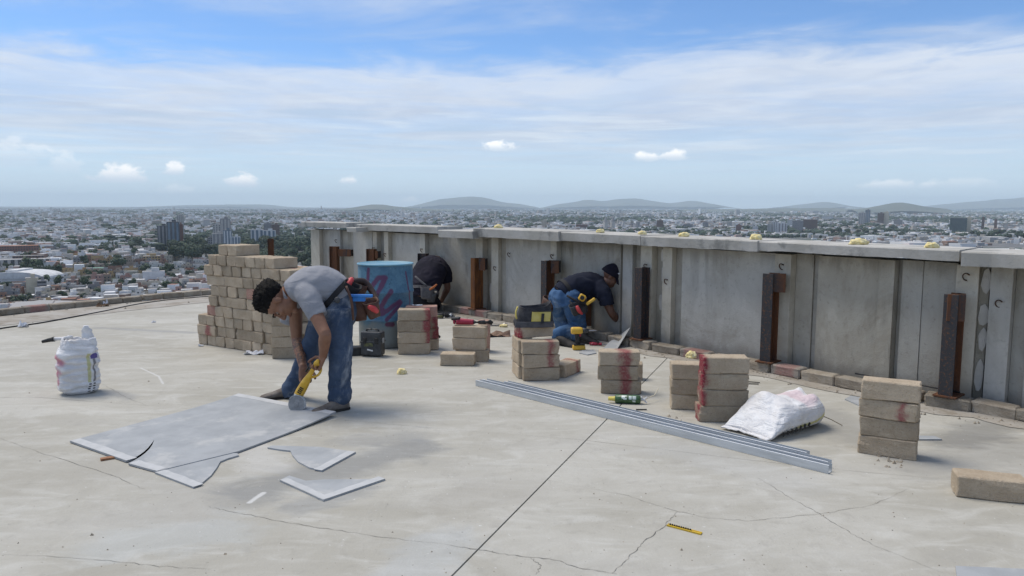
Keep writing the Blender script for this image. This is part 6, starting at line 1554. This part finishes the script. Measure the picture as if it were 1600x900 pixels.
tr = MB(); tr.tube([pv5(P(523, 462, 5.67), .160, .130), pv5(P(528, 474, 5.67), .172, .142), pv5(P(529, 490, 5.67), .178, .140), pv5(P(525, 505, 5.68), .15, .11)], 0, 24, 4, hint=(0, 1, 0))
tr.tube([pv5(hipN, .108, .112), pv5(hipN.lerp(kneN, .5), .098, .104), pv5(kneN, .086, .092), pv5(kneN.lerp(ankN, .5), .082, .084), pv5(kneN.lerp(ankN, .86), .082, .080), pv5(ankN+Vector((0, 0, .035)), .088, .084), pv5(ankN-Vector((0, 0, .002)), .078, .074)], 0, 20, 4, hint=(1, 0, 0))
tr.tube([pv5(hipF, .108), pv5(hipF.lerp(kneF, .5), .094), pv5(kneF, .080), pv5(kneF.lerp(ankF, .5), .070), pv5(kneF.lerp(ankF, .85), .068), pv5(ankF+Vector((0, 0, .02)), .074), pv5(ankF-Vector((-.01, 0, .025)), .066)], 0, 20, 4)
zk = kneN.z
def jfold(c, n_):
    z_ = c.z; a = .002+.011*max(0, 1-abs(z_-.12)/.13)+.005*max(0, 1-abs(z_-.50)/.10)
    v = noise.noise((c.x*4+c.z*3, c.y*4, z_*17+2*noise.noise((c.x*5, c.y*5, z_*4)))); return a*v*1.5+.003*noise.noise((c.x*20, c.y*20, z_*30))
grow(w1, tr, M['jeans_dusty'], .008, 'trousers', 2, jfold)
shoe('shoe', ankN+Vector((.055, .02, -ankN.z)), (-.72, -.62, 0), M['shoe'], w1, .30); shoe('shoe', ankF+Vector((.045, .03, -ankF.z)), (-.85, -.35, 0), M['shoe'], w1)
wax = P(500, 445, 5.66)-P(530, 470, 5.67); belt(w1, P(524, 462, 5.67), wax, (0, 1, 0), .178, .148, .020)
# keys and tape on the belt
mb = MB().lathe([(.003, -.010), (.020, -.010), (.023, 0), (.020, .010), (.003, .010)], P(527, 469, 5.475)-w1.location, 18, Matrix.Rotation(math.pi/2, 3, 'X')); mb.build('belt_tape', M['case'], w1, smooth=True)
up_ = Vector((-.35, .0, .94))
pA = pouch(w1, P(557, 452, 5.76), .15, .125, .085, (.35, .0, .9), (.55, -.8, 0)); pB = pouch(w1, P(562, 484, 5.68), .105, .165, .08, (-.1, -.05, 1), (.2, -1, .1)); pC = pouch(w1, P(582, 483, 5.66), .105, .135, .085, (-.22, -.15, .95), (.3, -1, .2)); pD = pouch(w1, P(548, 452, 5.60), .12, .09, .06, (.45, -.1, .85), (.2, -1, 0), 'belt')
mb = MB(); mb.tube([P(548, 440, 5.70), P(568, 440, 5.78), P(582, 456, 5.76), P(590, 472, 5.70)], [.02, .026, .024, .016], 10, smooth=4); mb.shift(w1.location); mb.build('pouch_strap', M['leather_d'], w1, smooth=True)
mb = MB(); mb.tube([P(541, 447, 5.52), P(549, 470, 5.50), P(552, 500, 5.52)], [.009, .010, .008], 8, smooth=4); mb.shift(w1.location); mb.build('pouch_edge', M['leather'], w1, smooth=True)
M['red_grip'] = pmat('bright_red_grip', (.50, .045, .05), (.56, .07, .07), 20, .5); M['blue_tool'] = pmat('blue_tool', (.02, .15, .48), (.03, .20, .55), 20, .45)
def held(name, pts, r_, m_, label, cat, n=10):
    o = pts[0]; e_ = empty(name, o, 0, label, cat); MB().tube([p-o for p in pts], r_, n, smooth=3, round_ends=True).build('grip', m_, e_, smooth=True); return e_
held('hand_tool', [P(540, 447, 5.60), P(545, 443, 5.62), P(549, 437, 5.65)], [.020, .024, .020], M['red_grip'], 'red tool grip sticking out of the upper pouch on the bending worker', 'hand tool')
held('hand_tool', [P(588, 486, 5.64), P(583, 482, 5.62), P(578, 480, 5.60)], [.020, .024, .018], M['red_grip'], 'red tool grip in the lower outer pouch on the bending worker', 'hand tool')
lv = P(565, 462, 5.56); e_ = empty('spirit_level', lv, 0, 'bright blue bar tool lying across the pouches of the bending worker', 'level')
MB().box((0, 0, 0), (.160, .035, .020), Matrix.Rotation(.02, 3, 'Y')).build('bar', M['blue_tool'], e_, bevel=.003); MB().box((-.02, .01, -.025), (.09, .03, .035)).build('body', M['blue_tool'], e_, bevel=.004)
# the cutter held in both hands
gp_ = wrN+hdN.normalized()*.082+pnN.normalized()*.030; gh = P(467, 616, 5.48)
ax_ = (gh-gp_).normalized(); gr = empty('angle_grinder', gh, 0, 'yellow angle grinder with a grey disc held by the bending worker', 'angle grinder')
L = lambda p: Vector(p)-gh
side = Vector((0, -1, 0))-ax_*Vector((0, -1, 0)).dot(ax_); side.normalize(); upg = ax_.cross(side)
MB().tube([L(gp_-ax_*.045), L(gp_-ax_*.03), L(gp_), L(gp_+ax_*.06), L(gp_+ax_*.10)], [.014, .019, .017, .017, .022], 12, smooth=3, hint=tuple(side), round_ends=True).build('rear_handle', M['tool_yellow'], gr, smooth=True)
MB().tube([L(gp_+ax_*.09), L(gp_+ax_*.13), L(gh-ax_*.10), L(gh-ax_*.03), L(gh+ax_*.01)], [.020, .027, .032, .035, .033], 16, smooth=3, hint=tuple(side), round_ends=True).build('motor_body', M['tool_yellow'], gr, smooth=True)
lo_ = -upg if (-upg).x > 0 else upg
MB().tube([L(gp_-ax_*.035), L(gp_-ax_*.01+lo_*.045), L(gp_+ax_*.05+lo_*.052), L(gp_+ax_*.105+lo_*.012)], .009, 9, smooth=4).build('handle_loop', M['tool_yellow'], gr, smooth=True)
for o_ in (-1, 1): MB().tube([L(gp_+ax_*.005+upg*.030*o_*0+upg*.034), L(gp_+ax_*.08+upg*.036)], .007, 8).build('trigger_bar', M['black'], gr, smooth=True) if o_ > 0 else None
for t in (.035, .05, .065, .08): MB().box(L(gh-ax_*t+side*.036), (.006, .006, .030), frame(upg, tuple(ax_))).build('vent_slot', M['black'], gr)
dcn = P(463.5, 631.5, 5.43); dn = Vector((-.10, -.985, .12)).normalized()
MB().tube([L(gh+ax_*.0), L((gh+dcn)/2+Vector((0, .012, 0))), L(dcn+Vector((0, .022, 0)))], [.034, .033, .027], 14, smooth=3, round_ends=True).build('gear_head', M['galv'], gr, smooth=True)
FD = frame(dn)
MB().lathe([(.001, -.0015), (.060, -.0015), (.062, 0), (.060, .0015), (.020, .002), (.018, .006), (.001, .007)], L(dcn+Vector((0, -.004, 0))), 36, FD).build('cutting_disc', pmat('worn_disc', (.24, .24, .24), (.32, .32, .315), 30, .6, metal=.2), gr, smooth=False)
mb = MB(); rs = []; v0 = FD.transposed() @ ax_
a0 = math.atan2((FD.transposed() @ -ax_).y, (FD.transposed() @ -ax_).x)
for i in range(15):
    a = a0-1.5+3.0*i/14; d = FD @ Vector((math.cos(a), math.sin(a), 0)); c = L(dcn)
    rs.append([c+d*.060-dn*.014, c+d*.067-dn*.014, c+d*.067+dn*.008, c+d*.064+dn*.008, c+d*.064-dn*.010, c+d*.060-dn*.010])
mb.rings(rs).build('guard', M['galv'], gr)
sp_ = P(476, 592, 5.50)
cd = [tuple(p) for p in catmull([tuple(gp_-ax_*.045), tuple(gp_-ax_*.10+Vector((.03, .06, .02))), (gp_.x+.09, gp_.y+.14, .22), (gp_.x+.14, gp_.y+.20, .012), (gp_.x+.25, gp_.y+.55, .008), (gp_.x+.15, gp_.y+1.3, .008)], 7)][:1]

# ---------------- worker three: kneeling at the parapet in navy shirt and blue jeans
kc = G(885, 532); w3 = empty('person', (kc.x, kc.y, 0), 0, 'man in a navy shirt, blue jeans and black cap kneeling at the parapet', 'person')
hN, kN, aN = P(893, 466, 8.55), P(905, 516, 8.62), P(870, 522, 8.28); hF, kF, aF = P(873, 464, 8.72), P(879, 511, 8.95), P(897, 524, 8.40)
t3 = [(879, 461, 8.64, .165, .135), (888, 453, 8.66, .168, .142), (904, 448, 8.70, .172, .155), (920, 446, 8.74, .185, .160), (934, 446, 8.78, .19, .135), (943, 442, 8.80, .14, .095), (950, 438, 8.82, .08, .07)]
T3, A3 = head_frame(P(955, 431, 8.68), (.74, -.05, -.67), (.64, -.12, .74), 1.08)
sN, eN, wN = P(940, 451, 8.60), P(955, 488, 8.55), P(970, 507, 8.72); sF, eF, wF = P(951, 446, 9.0), P(962, 480, 8.95), P(972, 506, 8.95)
b3 = MB(); b3.tube([pv5(P(u, v, Y), a*.85, b*.85) for u, v, Y, a, b in t3], 0, 18, 3, hint=(.35, 1, 0)); b3.tube([pv5(P(946, 441, 8.78), .065), pv5(P(956, 435, 8.74), .06)], 0, 12, round_ends=True); add_head(b3, T3, A3)
for a, b, c in ((hN, kN, aN), (hF, kF, aF)): b3.tube([pv5(a, .08), pv5((a+b)/2, .078), pv5(b, .06)], 0, 12, 3, round_ends=True); b3.tube([pv5(b, .06), pv5((b+c)/2, .055), pv5(c, .042)], 0, 12, 3, round_ends=True)
for a, b, c in ((sN, eN, wN), (sF, eF, wF)): b3.tube([pv5(a, .058), pv5(a.lerp(b, .5), .052), pv5(b, .044), pv5(b.lerp(c, .35), .044), pv5(c, .029)], 0, 12, 3, round_ends=True)
add_hand(b3, wN, (.45, .12, -.88), (.5, .5, .4), (30, 40, 25), 1, 1.05); add_hand(b3, wF, (.3, -.1, -.9), (.3, -.6, .3), (30, 40, 25), -1, 1.05)
M['skin_dark'] = skin_mat('brown_skin', (.115, .055, .035), (.145, .07, .045))
grow(w3, b3, M['skin_dark'], .0065, 'body', 2)
s3 = MB(); s3.tube([pv5(P(u, v, Y), a, b) for u, v, Y, a, b in t3[:-1]], 0, 26, 4, hint=(.35, 1, 0))
s3.tube([pv5(P(934, 447, 8.66), .10), pv5(P(941, 456, 8.60), .098), pv5(P(947, 466, 8.56), .088), pv5(P(949, 477, 8.55), .078)], 0, 16, 4); s3.tube([pv5(P(945, 444, 8.92), .09), pv5(P(954, 456, 8.98), .085), pv5(P(960, 470, 8.96), .075)], 0, 16, 4)
grow(w3, s3, M['shirt_navy'], .010, 'shirt', 3, folds(9, .009, (6, 6, 10)))
j3 = MB(); j3.tube([pv5(P(881, 455, 8.65), .155, .125), pv5(P(881, 464, 8.64), .172, .145), pv5(P(884, 476, 8.64), .17, .14)], 0, 22, 4, hint=(.3, 1, 0))
for a, b, c in ((hN, kN, aN), (hF, kF, aF)):
    j3.tube([pv5(a, .122), pv5((a+b)/2, .112), pv5(b+Vector((0, 0, .012)), .088)], 0, 18, 4, round_ends=True); j3.tube([pv5(b+Vector((0, 0, .01)), .085), pv5((b+c)/2+Vector((0, 0, .01)), .078), pv5(c, .068)], 0, 18, 4, round_ends=True)
grow(w3, j3, M['jeans_blue'], .009, 'trousers', 2, folds(4, .009, (5, 5, 18)))
shoe('shoe', Vector((aN.x+.02, aN.y-.02, .03)), (.55, -.55, -.12), M['shoe_d'], w3, .28, (-.5, -.2, .8)); shoe('shoe', Vector((aF.x+.03, aF.y, .03)), (.75, -.45, -.1), M['shoe_d'], w3, .28, (.5, -.3, .8))
# cap
def cap3(p): return T3(p)-w3.location
mb = MB(); rs = []
for i in range(9):
    t = math.pi/2*(i/8)*.98; rs.append([cap3((math.cos(t)*.090*math.cos(a), -.014+math.cos(t)*.110*math.sin(a), .008+.024*math.sin(a)+math.sin(t)*(.130-.024*math.sin(a)))) for a in (2*math.pi*j/24 for j in range(24))])
mb.rings(rs).build('cap', M['shirt_dark'], w3, smooth=True)
mb = MB(); top, bot = [], []
for j in range(13):
    a = math.pi*(.12+.76*j/12); top += [cap3((math.cos(a)*.084, -.012+math.sin(a)*.108, .036)), cap3((math.cos(a)*.086, -.006+math.sin(a)**.7*.190, .034-.014*math.sin(a)-.040*math.cos(a)**2))]; bot += [cap3((math.cos(a)*.084, -.012+math.sin(a)*.108, .030)), cap3((math.cos(a)*.086, -.006+math.sin(a)**.7*.190, .026-.014*math.sin(a)-.040*math.cos(a)**2))]
N_ = len(top); fs = [(2*j, 2*j+1, 2*j+3, 2*j+2) for j in range(12)]+[(N_+2*j, N_+2*j+2, N_+2*j+3, N_+2*j+1) for j in range(12)]+[(2*j+1, N_+2*j+1, N_+2*j+3, 2*j+3) for j in range(12)]
mb.add(top+bot, fs).build('cap_visor', M['shirt_dark'], w3)
mb = MB(); mb.ell(cap3((-.076, .035, .080)), (.013, .013, .010), None, 10, 6); mb.ell(cap3((.076, .035, .080)), (.013, .013, .010), None, 10, 6); mb.build('cap_badge', M['badge'], w3)
belt(w3, P(884, 456, 8.65), P(904, 448, 8.70)-P(879, 461, 8.64), (.35, 1, 0), .176, .148, .022)
pouch(w3, P(906, 479, 8.42), .17, .17, .10, (-.25, -.1, .95), (.3, -1, .1), 'bag'); pouch(w3, P(899, 484, 8.38), .10, .12, .08, (-.3, -.1, .95), (.2, -1, .1), 'case'); pouch(w3, P(856, 478, 8.75), .16, .18, .10, (.35, -.1, .9), (-.6, -.8, 0), 'leather')
mb = MB(); mb.tube([P(886, 462, 8.42), P(900, 470, 8.36), P(914, 478, 8.36)], [.012, .014, .012], 8, smooth=3); mb.shift(w3.location); mb.build('pouch_strap', M['belt'], w3, smooth=True)
o = P(909.5, 465, 8.36); e_ = empty('tape_measure', o, 0, 'yellow tape measure clipped to the belt of the kneeling worker', 'tape measure')
MB().box((0, 0, 0), (.075, .04, .075), Matrix.Rotation(.5, 3, 'Y')).build('case', M['tool_yellow'], e_, bevel=.012); MB().lathe([(.002, 0), (.024, 0), (.024, .006), (.012, .007), (.002, .007)], (0, -.02, 0), 16, Matrix.Rotation(math.pi/2, 3, 'X')).build('dial', M['black'], e_)
o = P(923, 471, 8.36); e_ = empty('marker', o, 0, 'yellow marker tool jutting out right of the kneeling worker pouch', 'marker')
MB().box((0, 0, 0), (.115, .035, .030), Matrix.Rotation(-.62, 3, 'Y')).build('body', M['tool_yellow'], e_, bevel=.006)
held('pliers', [P(902, 480, 8.33), P(905, 486, 8.32), P(909, 490, 8.33)], [.020, .022, .014], M['red_grip'], 'red handled pliers in the black pouch of the kneeling worker', 'pliers')
# reddish steel offcut leaning behind him
o = P(919, 478, 8.95); e_ = empty('steel_strip', (o.x, o.y, .1), 0, 'dark red steel strip standing behind the kneeling worker', 'steel strip'); MB().box((0, 0, .21), (.075, .03, .42)).build('strip', M['rust'], e_)

# ---------------- worker two: crouched behind the drum
cc2 = G(672, 489); w2 = empty('person', (cc2.x, cc2.y, 0), 0, 'man in a dark shirt crouching with his back turned, right of the blue drum', 'person')
t2 = [(661, 466, 10.62, .18, .16), (664, 452, 10.66, .20, .17), (668, 436, 10.76, .225, .17), (673, 421, 10.90, .235, .16), (678, 411, 11.05, .19, .13), (681, 408, 11.16, .10, .09)]
hA, kA, aA = P(654, 470, 10.64), P(648, 474, 11.0), P(655, 484, 10.66); hB, kB, aB = P(670, 470, 10.64), P(680, 474, 11.0), P(673, 486, 10.62)
sA, eA, wA = P(695, 420, 11.0), P(699, 450, 11.0), P(690, 470, 11.15); sB, eB, wB = P(655, 420, 11.0), P(648, 448, 11.1), P(660, 466, 11.2)
T2, A2 = head_frame(P(682, 416, 11.28), (.1, .6, -.8), (.1, .8, .5), 1.05)
b2 = MB(); b2.tube([pv5(P(u, v, Y), a*.85, b*.85) for u, v, Y, a, b in t2], 0, 18, 3); b2.tube([pv5(P(680, 410, 11.12), .065), pv5(T2((0, 0, -.03)), .06)], 0, 12, round_ends=True); add_head(b2, T2, A2)
for a, b, c in ((hA, kA, aA), (hB, kB, aB)): b2.tube([pv5(a, .08), pv5((a+b)/2, .08), pv5(b, .06)], 0, 12, 3, round_ends=True); b2.tube([pv5(b, .06), pv5((b+c)/2, .055), pv5(c, .045)], 0, 12, 3, round_ends=True)
for a, b, c in ((sA, eA, wA), (sB, eB, wB)): b2.tube([pv5(a, .06), pv5(a.lerp(b, .5), .055), pv5(b, .047), pv5(b.lerp(c, .35), .045), pv5(c, .03)], 0, 12, 3, round_ends=True)
add_hand(b2, wA, (-.3, .2, -.9), (-.8, .3, 0), (30, 40, 25), 1, 1.05); add_hand(b2, wB, (.3, .2, -.9), (.8, .3, 0), (30, 40, 25), -1, 1.05)
grow(w2, b2, M['skin_dark'], .0075, 'body', 2)
link('hair', hair_mesh('hair', lambda p: T2(p)-w2.location, A2, .02, 5), w2)
s2 = MB(); s2.tube([pv5(P(u, v, Y), a, b) for u, v, Y, a, b in t2[:-1]], 0, 26, 4)
s2.tube([pv5(P(688, 416, 11.0), .11), pv5(P(695, 426, 11.0), .105), pv5(P(698, 442, 11.0), .085)], 0, 16, 4); s2.tube([pv5(P(663, 416, 11.0), .11), pv5(P(655, 426, 11.02), .10), pv5(P(650, 442, 11.08), .085)], 0, 16, 4)
grow(w2, s2, M['shirt_dark'], .011, 'shirt', 3, folds(6, .010, (6, 6, 8)))
j2 = MB(); j2.tube([pv5(P(662, 460, 10.64), .17, .14), pv5(P(661, 472, 10.64), .18, .15)], 0, 20, 3)
for a, b, c in ((hA, kA, aA), (hB, kB, aB)): j2.tube([pv5(a, .12), pv5((a+b)/2, .105), pv5(b, .085)], 0, 16, 4, round_ends=True); j2.tube([pv5(b, .085), pv5((b+c)/2, .08), pv5(c, .07)], 0, 16, 4, round_ends=True)
grow(w2, j2, M['jeans_dark'], .010, 'trousers', 2, folds(8, .008))
shoe('shoe', Vector((aA.x, aA.y-.08, .0)), (-.05, 1, 0), M['shoe_d'], w2); shoe('shoe', Vector((aB.x, aB.y-.08, 0)), (.1, 1, 0), M['shoe_d'], w2)
belt(w2, P(663, 456, 10.65), P(668, 436, 10.76)-P(661, 466, 10.62), (1, 0, 0), .205, .175, .022, m_='bag2')
pouch(w2, P(667, 458, 10.42), .17, .17, .10, (.1, .1, 1), (.1, -1, 0), 'bag2'); pouch(w2, P(674, 464, 10.44), .12, .15, .09, (.15, 0, 1), (.2, -1, 0), 'case')
mb = MB(); mb.tube([P(649, 432, 10.52), P(658, 440, 10.44), P(667, 447, 10.40)], [.014, .016, .014], 8, smooth=3); mb.shift(w2.location); mb.build('pouch_strap', M['bag2'], w2, smooth=True)
held('chisel', [P(672, 452, 10.38), P(677, 449, 10.36), P(682, 445, 10.35)], [.014, .015, .012], pmat('orange_grip', (.40, .12, .03), rough=.5), 'orange handled tool in the grey pouch of the crouching worker', 'chisel')
